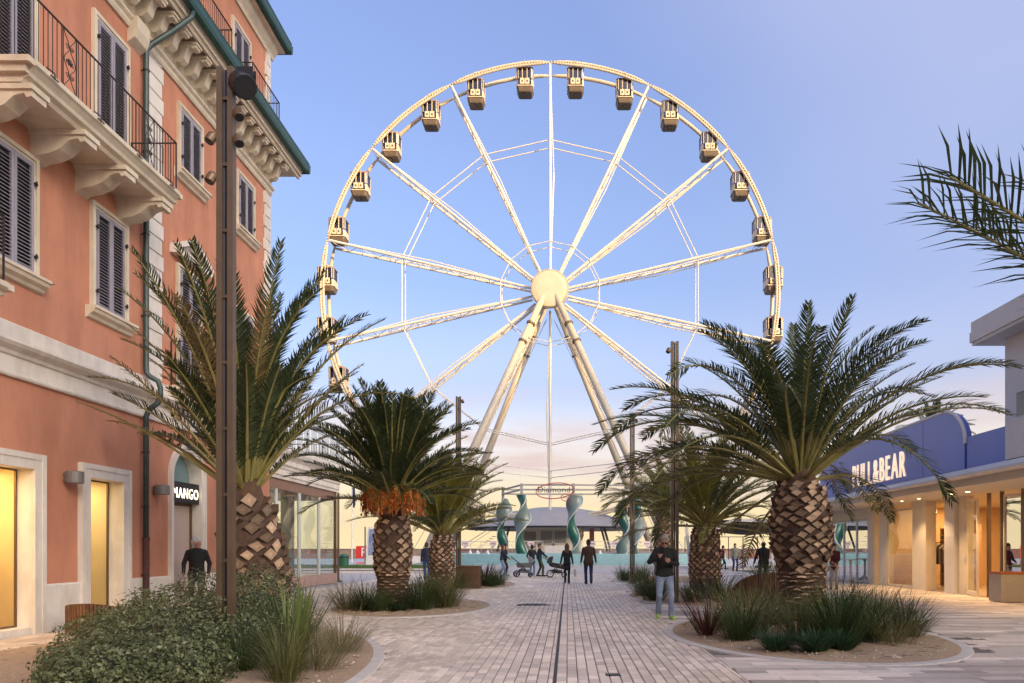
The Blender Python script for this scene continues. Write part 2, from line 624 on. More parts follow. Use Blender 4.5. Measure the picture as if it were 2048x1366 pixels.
# planting beds: flat pale kerb ring built of segments, sand inside
for bi, b in enumerate(BEDS):
    ns = 26
    soil = MB(); N = 64
    vs = [(b[0], b[1], 0.05)] + [bed_pt(b, 2 * PI * k / N, b[5] * 0.55, 0.018 + 0.0 * k) for k in range(N)] \
        + [bed_pt(b, 2 * PI * k / N, b[5] + 0.7, 0.055 + 0.02 * math.sin(k * 1.7)) for k in range(N)]
    fs = [(0, 1 + N + k, 1 + N + (k + 1) % N) for k in range(N)] + [(1 + k, 1 + (k + 1) % N, 1 + N + (k + 1) % N, 1 + N + k) for k in range(N)]
    soil.add(vs, fs)
    so = tag(soil.build('planting_bed', M_SAND, smooth=True), kind='structure')
    for k in range(ns):
        t0 = 2 * PI * (k + 0.004) / ns; t1 = 2 * PI * (k + 0.996) / ns
        mb = MB(); q = 4; vs = []
        wd = b[5]
        wf = lambda t_: wd * (1 + (1.5 if bi == 0 else .25) * max(0, math.cos(t_)) ** 2)
        for j in range(q + 1):
            t = t0 + (t1 - t0) * j / q
            vs += [bed_pt(b, t, 0, -0.012), bed_pt(b, t, 0.008, 0.012), bed_pt(b, t, wf(t) - 0.008, 0.020), bed_pt(b, t, wf(t), -0.012)]
        fs = []
        for j in range(q):
            for i in range(3):
                fs.append((j * 4 + i, (j + 1) * 4 + i, (j + 1) * 4 + i + 1, j * 4 + i + 1))
        fs += [(0, 1, 2, 3), (q * 4, q * 4 + 1, q * 4 + 2, q * 4 + 3)]
        mb.add(vs, fs); mb.build('kerb_stone', M_KERB, so)
    peb = MB()
    for k in range(420 if bi in (0, 3, 5) else 160):
        t = random.random() * 2 * PI; ins = b[5] + 0.05 + random.random() ** 2 * 0.9
        x, y, z = bed_pt(b, t, ins, 0.05)
        s = random.uniform(0.008, 0.028)
        vs = [(x - s, y, z), (x + s, y, z), (x, y - s, z), (x, y + s, z), (x, y, z + s * 0.8)]
        peb.add(vs, [(0, 2, 4), (2, 1, 4), (1, 3, 4), (3, 0, 4)], 0, random.random())
    lit = MB()
    for k in range(260 if bi in (0, 3, 5) else 90):
        t = random.random() * 2 * PI; ins = b[5] * 1.2 + random.random() ** 1.6 * 1.3
        x, y, z = bed_pt(b, t, ins, 0.062); a_ = random.random() * PI; ln_ = random.uniform(.03, .16); dx, dy = ln_ * math.cos(a_), ln_ * math.sin(a_)
        lit.add([(x - dx, y - dy, z), (x - dy * .05, y + dx * .05, z + .012), (x + dx, y + dy, z + random.uniform(0, .03))], [(0, 1, 2)], 0, random.random())
    tag(lit.build('dead_leaf_litter', mat('leaf_litter', (.16, .105, .05), .9, piece=.6, attr=True), so, shade=True), kind='stuff')
    tag(peb.build('pebble_scatter', M_PEBBLE, so, shade=True), kind='stuff')

# road across the end of the street, its kerbs, lawn strips and the promenade paving
for sx in (-1, 1):
    x0, x1 = (-120, -6.6) if sx < 0 else (11.5, 120)
    r = MB(); r.box(x0, x1, 46.2, 52.2, -0.015, -0.004); ro = tag(r.build('road', M_ASPH), kind='structure')
    for k in range(12):
        xa = (x0 + 1 + k * 4) if sx > 0 else (x1 - 1 - k * 4 - 2)
        mb = MB(); mb.add([(xa, 49.15, 0.0), (xa + 2, 49.15, 0.0), (xa + 2, 49.27, 0.0), (xa, 49.27, 0.0)], [(0, 1, 2, 3)])
        mb.build('lane_marking', M_LINE, ro)
    for ky in (46.05, 52.35):
        mb = MB()
        n = 30
        for k in range(n):
            a = x1 - (k + 1) * 1.0 if sx < 0 else x0 + k * 1.0
            mb = MB(); mb.box(a + 0.005, a + 0.995, ky - 0.12, ky + 0.12, -0.02, 0.11)
            mb.build('kerb_stone', M_KERB, ro)
lb = MB(); lb.box(-70, -10.5, 54.5, 64, -0.02, 0.10); lawn = tag(lb.build('lawn', M_GRASSBED), kind='structure')
lb2 = MB(); lb2.box(15, 70, 54.5, 60, -0.02, 0.10); lawn2 = tag(lb2.build('lawn', M_GRASSBED), kind='structure')
M_LAWN = mat('lawn_blade', (0.09, 0.15, 0.03), 0.7, piece=0.4, attr=True, trans=0.3)
for lw, (xa, xb, ya, yb) in ((lawn, (-30, -10.5, 54.5, 64)), (lawn2, (15, 30, 54.5, 60))):
    mb = MB()
    for k in range(7000):
        x = random.uniform(xa, xb); y = ya + (yb - ya) * random.random() ** 1.5; h = random.uniform(0.05, 0.14); w = 0.02
        t = random.random() * PI
        dx, dy = w * math.cos(t), w * math.sin(t)
        mb.add([(x - dx, y - dy, 0.1), (x + dx, y + dy, 0.1), (x + random.uniform(-.04, .04), y, 0.1 + h)], [(0, 1, 2)], 0, random.random())
    o = tag(mb.build('lawn_grass', M_LAWN, lw, shade=True), kind='stuff')
pm = MB(); pm.box(-120, 120, 66, 112, -0.02, 0.0)
tag(pm.build('promenade', mat('promenade_paving', (0.50, 0.46, 0.44), 0.7, var=0.08, scale=1.5)), kind='structure')
# ================================================================ pink building on the left
FX = -9.38
M_PINK = mat('pink_plaster', (0.565, 0.25, 0.148), 0.85, var=0.10, scale=1.1, bump=0.12, bscale=45)
weather(M_PINK, 1.3, .5, (1, 1, .22), .38, .60, (.62, .55, .5)); weather(M_PINK, .35, .25, (1, 1, 1), .35, .65, (.8, .72, .7))
M_CREAM = mat('cream_stone', (0.66, 0.57, 0.43), 0.75, var=0.07, scale=3, bump=0.08)
M_WHITE = mat('white_stone', (0.72, 0.66, 0.58), 0.7, var=0.06, scale=3, bump=0.06)
weather(M_CREAM, 2.2, .35, (1, 1, .3), .36, .56); weather(M_WHITE, 2.2, .35, (1, 1, .3), .36, .56)
M_SHUT = mat('grey_shutter', (0.30, 0.275, 0.315), 0.55, var=0.06, scale=8)
M_BACK = mat('slat_gap_shade', (0.03, 0.028, 0.03), 0.8)
M_IRON = mat('wrought_iron', (0.05, 0.04, 0.035), 0.5, metal=0.5, var=0.2, scale=15)
M_GREEN = mat('green_gutter', (0.02, 0.075, 0.055), 0.35, metal=0.3, var=0.15, scale=5)
M_PIPE = mat('green_pipe', (0.06, 0.085, 0.08), 0.45, metal=0.4, var=0.2, scale=5)
M_RUST = mat('rust_pipe', (0.085, 0.035, 0.03), 0.6, metal=0.3, var=0.25, scale=8)
M_BRONZE = mat('bronze_frame', (0.17, 0.11, 0.065), 0.4, metal=0.6, var=0.1, scale=6)
M_GLASS = glass('shop_glass', (0.92, 0.95, 0.94), 1.5)
M_GLASSR = glass('mirror_glass', (0.75, 0.80, 0.78), 2.1)
M_INT = mat('shop_interior', (0.75, 0.66, 0.50), 0.8, var=0.04, scale=2)
M_TILER = mat('roof_tile', (0.35, 0.15, 0.09), 0.8, var=0.2, scale=4)
M_LAMPG = mat('lamp_grey', (0.22, 0.20, 0.19), 0.5, metal=0.3)
M_BLACK = mat('black_metal', (0.02, 0.02, 0.022), 0.45, metal=0.2)
M_TEAL = mat('teal_tympanum', (0.17, 0.27, 0.27), 0.25, var=0.05, scale=2, spec=0.8)
M_LIT = mat('lit_letter', (0.9, 0.85, 0.75), 0.4, emit=(1.0, 0.86, 0.62), estr=1.1)

bld = thing('pink_building', 'tall salmon pink building with grey shutters, cream mouldings and green gutters', 'building', (FX, 16, 0))
Y0, Y1 = 3.0, 23.6


def F(d, y, z):
    return (FX + d, y, z)


def fb(mb, y0, y1, z0, z1, d0, d1, mi=0):
    return mb.box(FX + d0, FX + d1, y0, y1, z0, z1, mi)


def run(prof, y0, y1, name, m, parent=None):
    """moulding profile [(d, z)] along the facade"""
    mb = MB(); mb.prism(prof, lambda a, b, t: F(a, t, b), y0, y1)
    return mb.build(name, m, parent or bld)


# --- wall sheet with openings
OPEN = [(10.4, 13.1, 0.0, 2.885), (14.63, 15.72, 0.13, 2.885), (17.77, 19.14, 0.0, 3.2)]
ARC = (18.455, 3.2, 0.685)
w = MB()
ys = sorted({Y0, Y1, *[o[0] for o in OPEN], *[o[1] for o in OPEN]})
zs = sorted({0.0, 17.4, *[o[2] for o in OPEN], *[o[3] for o in OPEN], 3.2 + ARC[2]})
for i in range(len(ys) - 1):
    for j in range(len(zs) - 1):
        cy, cz = (ys[i] + ys[i + 1]) / 2, (zs[j] + zs[j + 1]) / 2
        if any(o[0] < cy < o[1] and o[2] < cz < o[3] for o in OPEN):
            continue
        if 17.77 < cy < 19.14 and 3.2 < cz < 3.2 + ARC[2]:
            continue
        w.add([F(0, ys[i], zs[j]), F(0, ys[i + 1], zs[j]), F(0, ys[i + 1], zs[j + 1]), F(0, ys[i], zs[j + 1])], [(0, 1, 2, 3)])
na = 16
zt = 3.2 + ARC[2]
for k in range(na):
    t0, t1 = PI * k / na, PI * (k + 1) / na
    a = (ARC[0] + ARC[2] * math.cos(t0), 3.2 + ARC[2] * math.sin(t0)); b = (ARC[0] + ARC[2] * math.cos(t1), 3.2 + ARC[2] * math.sin(t1))
    w.add([F(0, *a), F(0, *b), F(0, b[0], zt), F(0, a[0], zt)], [(0, 1, 2, 3)])
# the other sides and the roof slab, so that the block is closed
w.add([F(0, Y1, 0), F(-12, Y1, 0), F(-12, Y1, 17.4), F(0, Y1, 17.4)], [(0, 1, 2, 3)])
w.add([F(0, Y0, 0), F(-12, Y0, 0), F(-12, Y0, 17.4), F(0, Y0, 17.4)], [(0, 1, 2, 3)])
w.add([F(-12, Y0, 0), F(-12, Y1, 0), F(-12, Y1, 17.4), F(-12, Y0, 17.4)], [(0, 1, 2, 3)])
w.build('wall', M_PINK, bld)

# --- plinth
for a, b in ((Y0, 10.1), (13.37, 14.48), (16.02, 17.63), (19.28, Y1)):
    run([(0, 0), (0.05, 0), (0.05, 0.83), (0.03, 0.86), (0, 0.86)], a, b, 'plinth', M_WHITE)

# --- string course between shop floor and first floor
for a, b in ((Y0, 16.62), (16.95, Y1 + 0.02)):
    run([(0, 4.39), (0.05, 4.39), (0.07, 4.42), (0.07, 4.46), (0.03, 4.48), (0.03, 4.74), (0.07, 4.76), (0.09, 4.82), (0.2, 4.88), (0.24, 4.93), (0.24, 4.97),
         (0.03, 5.02), (0.03, 5.30), (0.0, 5.32)], a, b, 'string_course', M_WHITE)
run([(0, 4.39), (0.08, 4.39), (0.08, 4.74), (0.14, 4.82), (0.25, 4.88), (0.29, 4.93), (0.29, 4.97), (0.08, 5.02), (0.08, 5.32), (0, 5.32)], 16.62, 16.95, 'string_course', M_WHITE)

# --- quoins, each block its own stone
def quoin(ya, yb, zlo, zhi, step, flip, ret=False):
    z = zlo; k = 0
    while z < zhi - 0.05:
        z2 = min(z + step, zhi)
        mb = MB(); ex = 0.07 if k % 2 else 0.0
        a, b = (ya, yb + ex) if flip else (ya - ex, yb)
        d = 0.05
        mb.add([F(0, a, z + .006), F(0, b, z + .006), F(0, b, z2 - .006), F(0, a, z2 - .006),
                F(d, a + .012, z + .018), F(d, b - .012, z + .018), F(d, b - .012, z2 - .018), F(d, a + .012, z2 - .018)],
               [(4, 5, 6, 7), (0, 1, 5, 4), (1, 2, 6, 5), (2, 3, 7, 6), (3, 0, 4, 7)])
        if ret:
            mb.box(FX - 0.3 - ex, FX + 0.004, Y1 - 0.02, Y1 + 0.05, z + .012, z2 - .012)
        mb.build('quoin', M_WHITE, bld)
        z = z2; k += 1


quoin(16.72, 17.27, 5.34, 12.6, 0.36, True)
quoin(23.2, 23.6, 5.34, 12.6, 0.36, False, True)
quoin(23.3, 23.6, 14.2, 17.2, 0.4, False, True)

# --- main cornice: bed mould, frieze, modillions, soffit, gutter
run([(0, 12.62), (0.05, 12.62), (0.08, 12.68), (0.08, 12.74), (0.14, 12.80), (0.14, 12.85), (0.04, 12.87), (0.04, 13.45), (0, 13.45)], Y0, Y1 + 0.06, 'frieze', M_CREAM)
mb = MB(); fb(mb, Y0, 23.58, 13.58, 13.72, -2, 0.74)
fb(mb, Y0, 23.56, 13.50, 13.579, -0.5, 0.12)
mb.build('soffit', M_CREAM, bld)
run([(0.60, 13.50), (0.66, 13.50), (0.70, 13.60), (0.74, 13.64), (0.78, 13.76), (0.78, 13.86), (0.60, 13.86)], Y0, 24.38, 'eaves_moulding', M_CREAM)
mb = MB(); mb.prism([(13.58, 0), (13.58, 0.78), (13.86, 0.8), (13.86, 0)], lambda a, b, t: (FX + t, 23.6 + b, a), -11.9, 0.74)
mb.build('eaves_moulding', M_CREAM, bld)
gprof = [(0.78, 13.80), (0.80, 13.74), (0.86, 13.70), (0.93, 13.74), (0.96, 13.82), (0.96, 13.97), (0.98, 14.02), (0.94, 14.02), (0.93, 13.95), (0.78, 13.95)]
run(gprof, Y0, 24.45, 'gutter', M_GREEN)
mb = MB(); mb.prism([(d - 0.0, z) for d, z in gprof], lambda a, b, t: (FX + t, Y1 + a, b), -11.9, 0.965)
mb.build('gutter', M_GREEN, bld)
mb = MB(); fb(mb, Y0, 24.38, 13.87, 14.0, -12, 0.775); mb.build('terrace_slab', M_TILER, bld)
modp = [(0.04, 13.50), (0.58, 13.50), (0.60, 13.44), (0.58, 13.36), (0.50, 13.34), (0.46, 13.38), (0.40, 13.36), (0.34, 13.24), (0.30, 13.10), (0.20, 13.02), (0.10, 13.02), (0.04, 12.92)]
mb = MB(); mb.prism(modp, lambda a, b, t: (a, t, b), -0.11, 0.11)
mb.prism([(0.04, 13.42), (0.62, 13.42), (0.62, 13.47), (0.04, 13.47)], lambda a, b, t: (a, t, b), -0.135, 0.135)
modme = mb.mesh('modillion', M_CREAM)
y = 10.2
while y < 23.6:
    put('modillion', modme, bld, loc=(FX, y, 0.0)); y += 0.51
mb = MB(); mb.prism([(0.0, 12.86), (0.0, 12.3), (0.16, 12.42), (0.22, 12.6), (0.22, 12.86)], lambda a, b, t: F(a, t, b), 15.98, 16.45)
mb.build('corner_bracket', M_CREAM, bld)

# --- top eaves and roof
mb = MB(); fb(mb, Y0, 23.98, 17.30, 17.44, -12, 0.36); mb.build('soffit', M_CREAM, bld)
run([(0.0, 16.95), (0.05, 16.95), (0.08, 17.05), (0.18, 17.18), (0.22, 17.30), (0, 17.30)], Y0, Y1 + 0.2, 'frieze', M_CREAM)
run([(d - 0.42, z + 3.62) for d, z in gprof], Y0, 24.03, 'gutter', M_GREEN)
mb = MB(); mb.prism([(d - 0.42, z + 3.62) for d, z in gprof], lambda a, b, t: (FX + t, Y1 + a, b), -11.9, 0.545); mb.build('gutter', M_GREEN, bld)
mb = MB(); mb.add([F(0.4, Y0, 17.46), F(0.4, 24, 17.46), F(-12, 24, 17.46), F(-12, Y0, 17.46), F(-5.8, Y0, 19.6), F(-5.8, 19, 19.6)],
                  [(0, 1, 5, 4), (1, 2, 5), (2, 3, 4, 5), (0, 3, 4), (0, 1, 2, 3)]); mb.build('roof', M_TILER, bld)

# --- shuttered windows
slat_cache = {}


def leaf(y0, y1, z0, z1, single):
    """one louvred leaf: frame, then slats"""
    st = 0.06
    mb = MB(); d0, d1 = 0.03, 0.075
    fb(mb, y0, y0 + st, z0, z1, d0, d1); fb(mb, y1 - st, y1, z0, z1, d0, d1)
    fb(mb, y0 + st, y1 - st, z0, z0 + 0.10, d0, d1 - .003); fb(mb, y0 + st, y1 - st, z1 - 0.08, z1, d0, d1 - .003)
    sh = mb.build('shutter', M_SHUT, bld)
    pitch = 0.064
    n = int((z1 - z0 - 0.18) / pitch)
    key = round(y1 - y0, 3)
    if key not in slat_cache:
        s = MB(); L = y1 - y0 - 2 * st
        s.obox((0, 0, 0), (0, 1, 0), (0.80, 0, -0.60), (0.60, 0, 0.80), L / 2, 0.028, 0.005)
        slat_cache[key] = s.mesh('slat', M_SHUT)
    if single:
        for k in range(n):
            put('slat', slat_cache[key], sh, loc=(FX + 0.05, (y0 + y1) / 2, z0 + 0.10 + (k + 0.5) * pitch), local=True)
    else:
        s = MB(); L = y1 - y0 - 2 * st
        for k in range(n):
            s.obox((FX + 0.05, (y0 + y1) / 2, z0 + 0.10 + (k + 0.5) * pitch), (0, 1, 0), (0.80, 0, -0.60), (0.60, 0, 0.80), L / 2, 0.028, 0.005)
        tag(s.build('slat_field', M_SHUT, sh), kind='stuff')


def window(yc, z0, z1, sill=True, single=True, frame_to_floor=False):
    hw = 0.47
    y0, y1 = yc - hw, yc + hw
    fr = MB(); fw = 0.135
    for (a, b, c, d, e) in ((y0 - fw, y0 - fw * .45, z0, z1 + fw, 0.075), (y1 + fw * .45, y1 + fw, z0, z1 + fw, 0.075), (y0 - fw * .45, y1 + fw * .45, z1 + fw * .45, z1 + fw, 0.073),
                            (y0 - fw * .45, y0, z0, z1 + fw * .45, 0.05), (y1, y1 + fw * .45, z0, z1 + fw * .45, 0.05), (y0, y1, z1, z1 + fw * .45, 0.048)):
        fb(fr, a, b, c, d, 0, e)
    wf = fr.build('window_frame', M_CREAM if True else M_WHITE, bld)
    bk = MB(); fb(bk, y0, y1, z0, z1, 0.004, 0.012); bk.build('shade_backing', M_BACK, wf)  # flat dark sheet on the wall stands in for shade behind the slats
    leaf(y0 + .004, yc - .004, z0, z1, single); leaf(yc + .004, y1 - .004, z0, z1, single)
    for yy in (y0 - 0.02, y1 + 0.02):
        for zz in (z0 + 0.35, z1 - 0.35):
            h = MB(); fb(h, yy - 0.035, yy + 0.035, zz - 0.012, zz + 0.012, 0.052, 0.11); fb(h, yy - 0.012, yy + 0.012, zz - 0.04, zz + 0.04, 0.09, 0.115)
            h.build('shutter_hinge', M_IRON, wf)
    if sill:
        s = MB(); s.prism([(0, z0), (0.21, z0), (0.21, z0 - .05), (0.18, z0 - .06), (0.16, z0 - .12), (0.09, z0 - .17), (0.06, z0 - .22), (0.0, z0 - .24)],
                          lambda a, b, t: F(a, t, b), y0 - 0.26, y1 + 0.26)
        s.build('window_sill', M_CREAM, bld)
        hk = MB(); hk.tube([F(0.03, y1 + 0.34, z0 - .02), F(0.12, y1 + 0.37, z0 - .02), F(0.13, y1 + 0.44, z0 + 0.01)], 0.008, 5)
        hk.build('shutter_hook', M_IRON, bld)


window(12.62, 6.25, 8.22); window(15.32, 6.25, 8.22); window(18.55, 5.34, 8.22, sill=False, single=False); window(21.7, 6.25, 8.22, single=False)
window(12.62, 9.2, 12.02, sill=False); window(15.37, 9.2, 12.02, sill=False); window(18.6, 10.62, 12.12); window(21.78, 10.62, 12.12, single=False)
window(21.5, 14.1, 16.25, sill=False, single=False); window(17.5, 14.1, 16.25, sill=False, single=False)

# pediment over the first-floor door
mb = MB()
pc, ph = 18.55, 0.87
mb.prism([(-ph, 8.50), (ph, 8.50), (ph, 8.60), (-ph, 8.60)], lambda a, b, t: F(t, pc + a, b), 0, 0.2)
for s_ in (-1, 1):
    mb.prism([(s_ * ph, 8.60), (s_ * ph, 8.71), (0, 9.12), (0, 9.0), ] if s_ > 0 else [(s_ * ph, 8.71), (s_ * ph, 8.60), (0, 9.0), (0, 9.12)],
             lambda a, b, t: F(t, pc + a, b), 0.002, 0.22)
mb.prism([(-ph + .15, 8.60), (ph - .15, 8.60), (0, 8.98)], lambda a, b, t: F(t, pc + a, b), 0.001, 0.06)
mb.build('pediment', M_WHITE, bld)

# --- balconies
def scroll(mb, yc, z0, z1, X, w=0.15):
    """wrought scroll panel"""
    h = z1 - z0
    for s_ in (-1, 1):
        pts = []
        for k in range(25):
            t = k / 24
            pts.append((X, yc + s_ * w * (0.5 + 0.45 * math.cos(t * 4 * PI)), z0 + h * t))
        mb.tube(pts, 0.007, 5)
        for zz, sg in ((z0 + h * .25, 1), (z0 + h * .5, -1), (z0 + h * .75, 1)):
            sp = []
            for k in range(15):
                t = k / 14 * 2.6 * PI; rr = 0.055 * (1 - k / 18)
                sp.append((X, yc + s_ * (0.06 + rr * math.cos(t) * .7), zz + sg * rr * math.sin(t)))
            mb.tube(sp, 0.006, 5)
    for k in range(6):
        t = 2 * PI * k / 6
        mb.tube([(X, yc, z0 + h / 2), (X, yc + 0.06 * math.cos(t), z0 + h / 2 + 0.06 * math.sin(t))], 0.012, 5)


bar_cache = {}


def baluster(par, x, y, z0, z1, thick=0.007):
    key = (round(z1 - z0, 3), thick)
    if key not in bar_cache:
        b = MB(); b.tube([(0, 0, 0), (0, 0, z1 - z0)], thick, 5); bar_cache[key] = b.mesh('baluster', M_IRON)
    put('baluster', bar_cache[key], par, loc=(x, y, z0), local=(par.type != 'EMPTY'))


def rails(par, pts, z0, z1):
    mb = MB()
    for p, q in zip(pts, pts[1:]):
        mb.bar((*p, z1), (*q, z1), 0.035, 0.014); mb.bar((*p, z0 + .06), (*q, z0 + .06), 0.022, 0.012)
    for p in pts:
        mb.bar((*p, z0), (*p, z1 + .01), 0.024)
    return mb.build('railing', M_IRON, par)


def balcony(y0, y1, z, depth, brackets, scrolls, name='balcony', thick=0.34):
    X1 = FX + depth
    prof = [(0, z - thick), (depth - .24, z - thick), (depth - .20, z - thick + .06), (depth - .12, z - thick + .10), (depth - .10, z - thick + .16), (depth - .04, z - .11), (depth, z - .08), (depth, z), (0, z)]
    mb = MB(); mb.prism(prof, lambda a, b, t: F(a, t, b), y0 + .12, y1 - .12)
    mb.box(FX, X1 - .12, y0 + .04, y0 + .12, z - thick + .12, z - .1); mb.box(FX, X1 - .02, y0 - .02, y0 + .12, z - .1, z - .004)
    mb.box(FX, X1 - .12, y1 - .12, y1 - .04, z - thick + .12, z - .1); mb.box(FX, X1 - .02, y1 - .12, y1 + .02, z - .1, z - .004)
    ba = mb.build(name, M_CREAM, bld)
    if not brackets and not scrolls:
        return ba
    xr = X1 - 0.10
    pts = [(FX + .02, y0 + .1), (xr, y0 + .1), (xr, y1 - .1), (FX + .02, y1 - .1)]
    rails(ba, pts, z, z + 1.06)
    nb = int((y1 - y0 - .2) / 0.105)
    sc = MB()
    for k in range(1, nb):
        yy = y0 + .1 + (y1 - y0 - .2) * k / nb
        if any(abs(yy - s_) < 0.17 for s_ in scrolls):
            continue
        baluster(ba, xr, yy, z + .06, z + 1.05, 0.012 if k % 9 == 0 else 0.007)
    for s_ in scrolls:
        scroll(sc, s_, z + .07, z + 1.04, xr)
        for q in (-.17, .17):
            baluster(ba, xr, s_ + q, z + .06, z + 1.05, 0.011)
    sc.build('scroll_panel', M_IRON, ba)
    for ye in (y0 + .1, y1 - .1):
        for k in range(1, int((depth - .1) / 0.105)):
            baluster(ba, FX + .02 + k * 0.105, ye, z + .06, z + 1.05)
    # anchors fixing the railing to the slab edge
    for k in range(4):
        yy = y0 + .5 + k * (y1 - y0 - 1.0) / 3
        a = MB(); a.tube([(xr, yy, z + .12), (X1 + .03, yy, z + .02), (X1 + .035, yy, z - .08)], 0.012, 6)
        a.tube([(X1 + .03, yy - .09, z - .06), (X1 + .03, yy + .09, z - .06)], 0.012, 6); a.build('railing_anchor', M_IRON, ba)
    for yb in brackets:
        b = MB()
        bp = [(0.0, z - thick), (depth - .12, z - thick), (depth - .12, z - thick - .19), (depth - .20, z - thick - .21), (depth - .24, z - thick - .14), (depth - .40, z - thick - .18),
              (depth - .56, z - thick - .32), (depth - .75, z - thick - .40), (0.12, z - thick - .44), (0.0, z - thick - .50)]
        b.prism(bp, lambda a_, b_, t: F(a_, t, b_), yb - .17, yb + .17)
        b.prism([(0.0, z - thick - .09), (depth - .09, z - thick - .09), (depth - .09, z - thick - .003), (0, z - thick - .003)], lambda a_, b_, t: F(a_, t, b_), yb - .21, yb + .21)
        b.build('balcony_bracket', M_CREAM, ba)
    return ba


balcony(11.6, 16.2, 9.14, 1.08, (11.95, 13.25, 14.45, 15.75), (12.66, 15.07))
balcony(8.6, 11.75, 5.62, 0.72, (9.2, 11.3), (10.2,), thick=0.3)
balcony(17.62, 19.55, 5.34, 0.62, (17.85, 19.3), (18.55,), thick=0.3)

# terrace railings above the cornice, in two runs
for ya, yb in ((13.0, 20.06), (21.4, 23.36)):
    xr = FX + 0.40
    rl = rails(bld, [(FX + .02, ya), (xr, ya), (xr, yb), (FX + .02, yb)] if ya > 20 else [(xr, ya), (xr, yb), (FX + .02, yb)], 14.0, 15.37)
    n = int((yb - ya) / 0.11)
    for k in range(n):
        baluster(rl, xr, ya + (yb - ya) * k / n, 14.06, 15.36)
    for k in range(1, 4):
        baluster(rl, FX + .02 + k * .1, yb, 14.06, 15.36)
    if ya > 20:
        for k in range(1, 4):
            baluster(rl, FX + .02 + k * .1, ya, 14.06, 15.36)

# --- shop windows on the ground floor: moulded surround, reveal, pane, lit room behind
def shop_room(y0, y1, z1, warm, en, depth=1.6):
    mb = MB()
    dd = -0.27
    mb.add([F(dd - depth, y0 - .3, 0), F(dd - depth, y1 + .3, 0), F(dd - depth, y1 + .3, z1 + .1), F(dd - depth, y0 - .3, z1 + .1)], [(0, 1, 2, 3)])
    mb.add([F(dd, y0 - .3, 0), F(dd - depth, y0 - .3, 0), F(dd - depth, y0 - .3, z1 + .1), F(dd, y0 - .3, z1 + .1)], [(0, 1, 2, 3)])
    mb.add([F(dd, y1 + .3, 0), F(dd - depth, y1 + .3, 0), F(dd - depth, y1 + .3, z1 + .1), F(dd, y1 + .3, z1 + .1)], [(0, 1, 2, 3)])
    mb.add([F(dd, y0 - .3, .1), F(dd, y1 + .3, .1), F(dd - depth, y1 + .3, .1), F(dd - depth, y0 - .3, .1)], [(0, 1, 2, 3)])
    mb.add([F(dd, y0 - .3, z1 + .1), F(dd, y1 + .3, z1 + .1), F(dd - depth, y1 + .3, z1 + .1), F(dd - depth, y0 - .3, z1 + .1)], [(0, 1, 2, 3)])
    o = mb.build('shop_interior', M_INT, bld)
    cu = MB(); nq = 60; vs = []
    for k in range(nq + 1):
        yy = y0 - .25 + (y1 - y0 + .5) * k / nq; dd_ = dd - depth * .72 + .05 * math.sin(yy * 31) + .03 * math.sin(yy * 67 + 1)
        vs += [F(dd_, yy, .14), F(dd_ + .015 * math.sin(yy * 20), yy, z1 + .05)]
    cu.add(vs, [(2 * k, 2 * k + 2, 2 * k + 3, 2 * k + 1) for k in range(nq)]); cu.build('curtain', M_INT, o, smooth=True)
    if y1 - y0 > 2:
        for q_, yy in enumerate((12.1, 12.75)):
            m_ = MB(); c_ = F(dd - .55, yy, 0)
            m_.lathe([(0, .14), (.16, .14), (.16, .17), (.02, .2), (.02, .95), (.13, 1.0), (.165, 1.15), (.13, 1.32), (.19, 1.52), (.17, 1.66), (.06, 1.74), (.05, 1.82), (0, 1.84)], 16, c_)
            m_.build('mannequin', M_INT, o, smooth=True)
    L = bpy.data.lights.new('shop_lamp', 'AREA'); L.energy = en; L.color = warm; L.size = 0.5; L.size_y = max(0.3, y1 - y0 - .1); L.shape = 'RECTANGLE'
    lo = bpy.data.objects.new('shop_lamp', L); COL.objects.link(lo); lo.location = F(-0.9, (y0 + y1) / 2, z1 + .03); lo.parent = bld
    lo.matrix_parent_inverse = Matrix.Translation(-bld.location)
    return o


for (y0, y1, z0, z1), warm, en in ((OPEN[0], (1.0, 0.60, 0.20), 30), (OPEN[1], (1.0, 0.70, 0.30), 10)):
    fr = MB(); fw = 0.27
    ya = y0 - fw if y0 > 12 else y0 - fw
    for wd, e in ((1.0, 0.055), (0.62, 0.085)):
        o_ = fw * (1 if wd == 1.0 else .62); i_ = fw * .62 if wd == 1.0 else 0.0
        fb(fr, y0 - o_, y0 - i_, 0, z1 + o_, 0, e if wd < 1 else 0.10); fb(fr, y1 + i_, y1 + o_, 0, z1 + o_, 0, e if wd < 1 else 0.10)
        fb(fr, y0 - i_, y1 + i_, z1 + i_, z1 + o_, 0, (e if wd < 1 else 0.10) - .003)
    sf = fr.build('shop_surround', M_WHITE, bld)
    rv = MB()
    fb(rv, y0 - .03, y0, 0, z1, -.28, 0.002); fb(rv, y1, y1 + .03, 0, z1, -.28, 0.002); fb(rv, y0, y1, z1, z1 + .03, -.28, .002); fb(rv, y0, y1, 0, .125, -.28, .03)
    rv.build('reveal', M_WHITE, sf)
    fm = MB()
    for a, b, c, d in ((y0, y0 + .03, .125, z1), (y1 - .03, y1, .125, z1), (y0 + .03, y1 - .03, z1 - .03, z1), (y0 + .03, y1 - .03, .125, .16)):
        fb(fm, a, b, c, d, -.27, -.235)
    fm.build('pane_frame', M_BRONZE, sf)
    gl = MB(); gl.add([F(-.255, y0 + .03, .16), F(-.255, y1 - .03, .16), F(-.255, y1 - .03, z1 - .03), F(-.255, y0 + .03, z1 - .03)], [(0, 1, 2, 3)])
    gl.build('pane', glass('window_glass', (.92, .94, .92), 1.75), sf)
    shop_room(y0, y1, z1, warm, en)

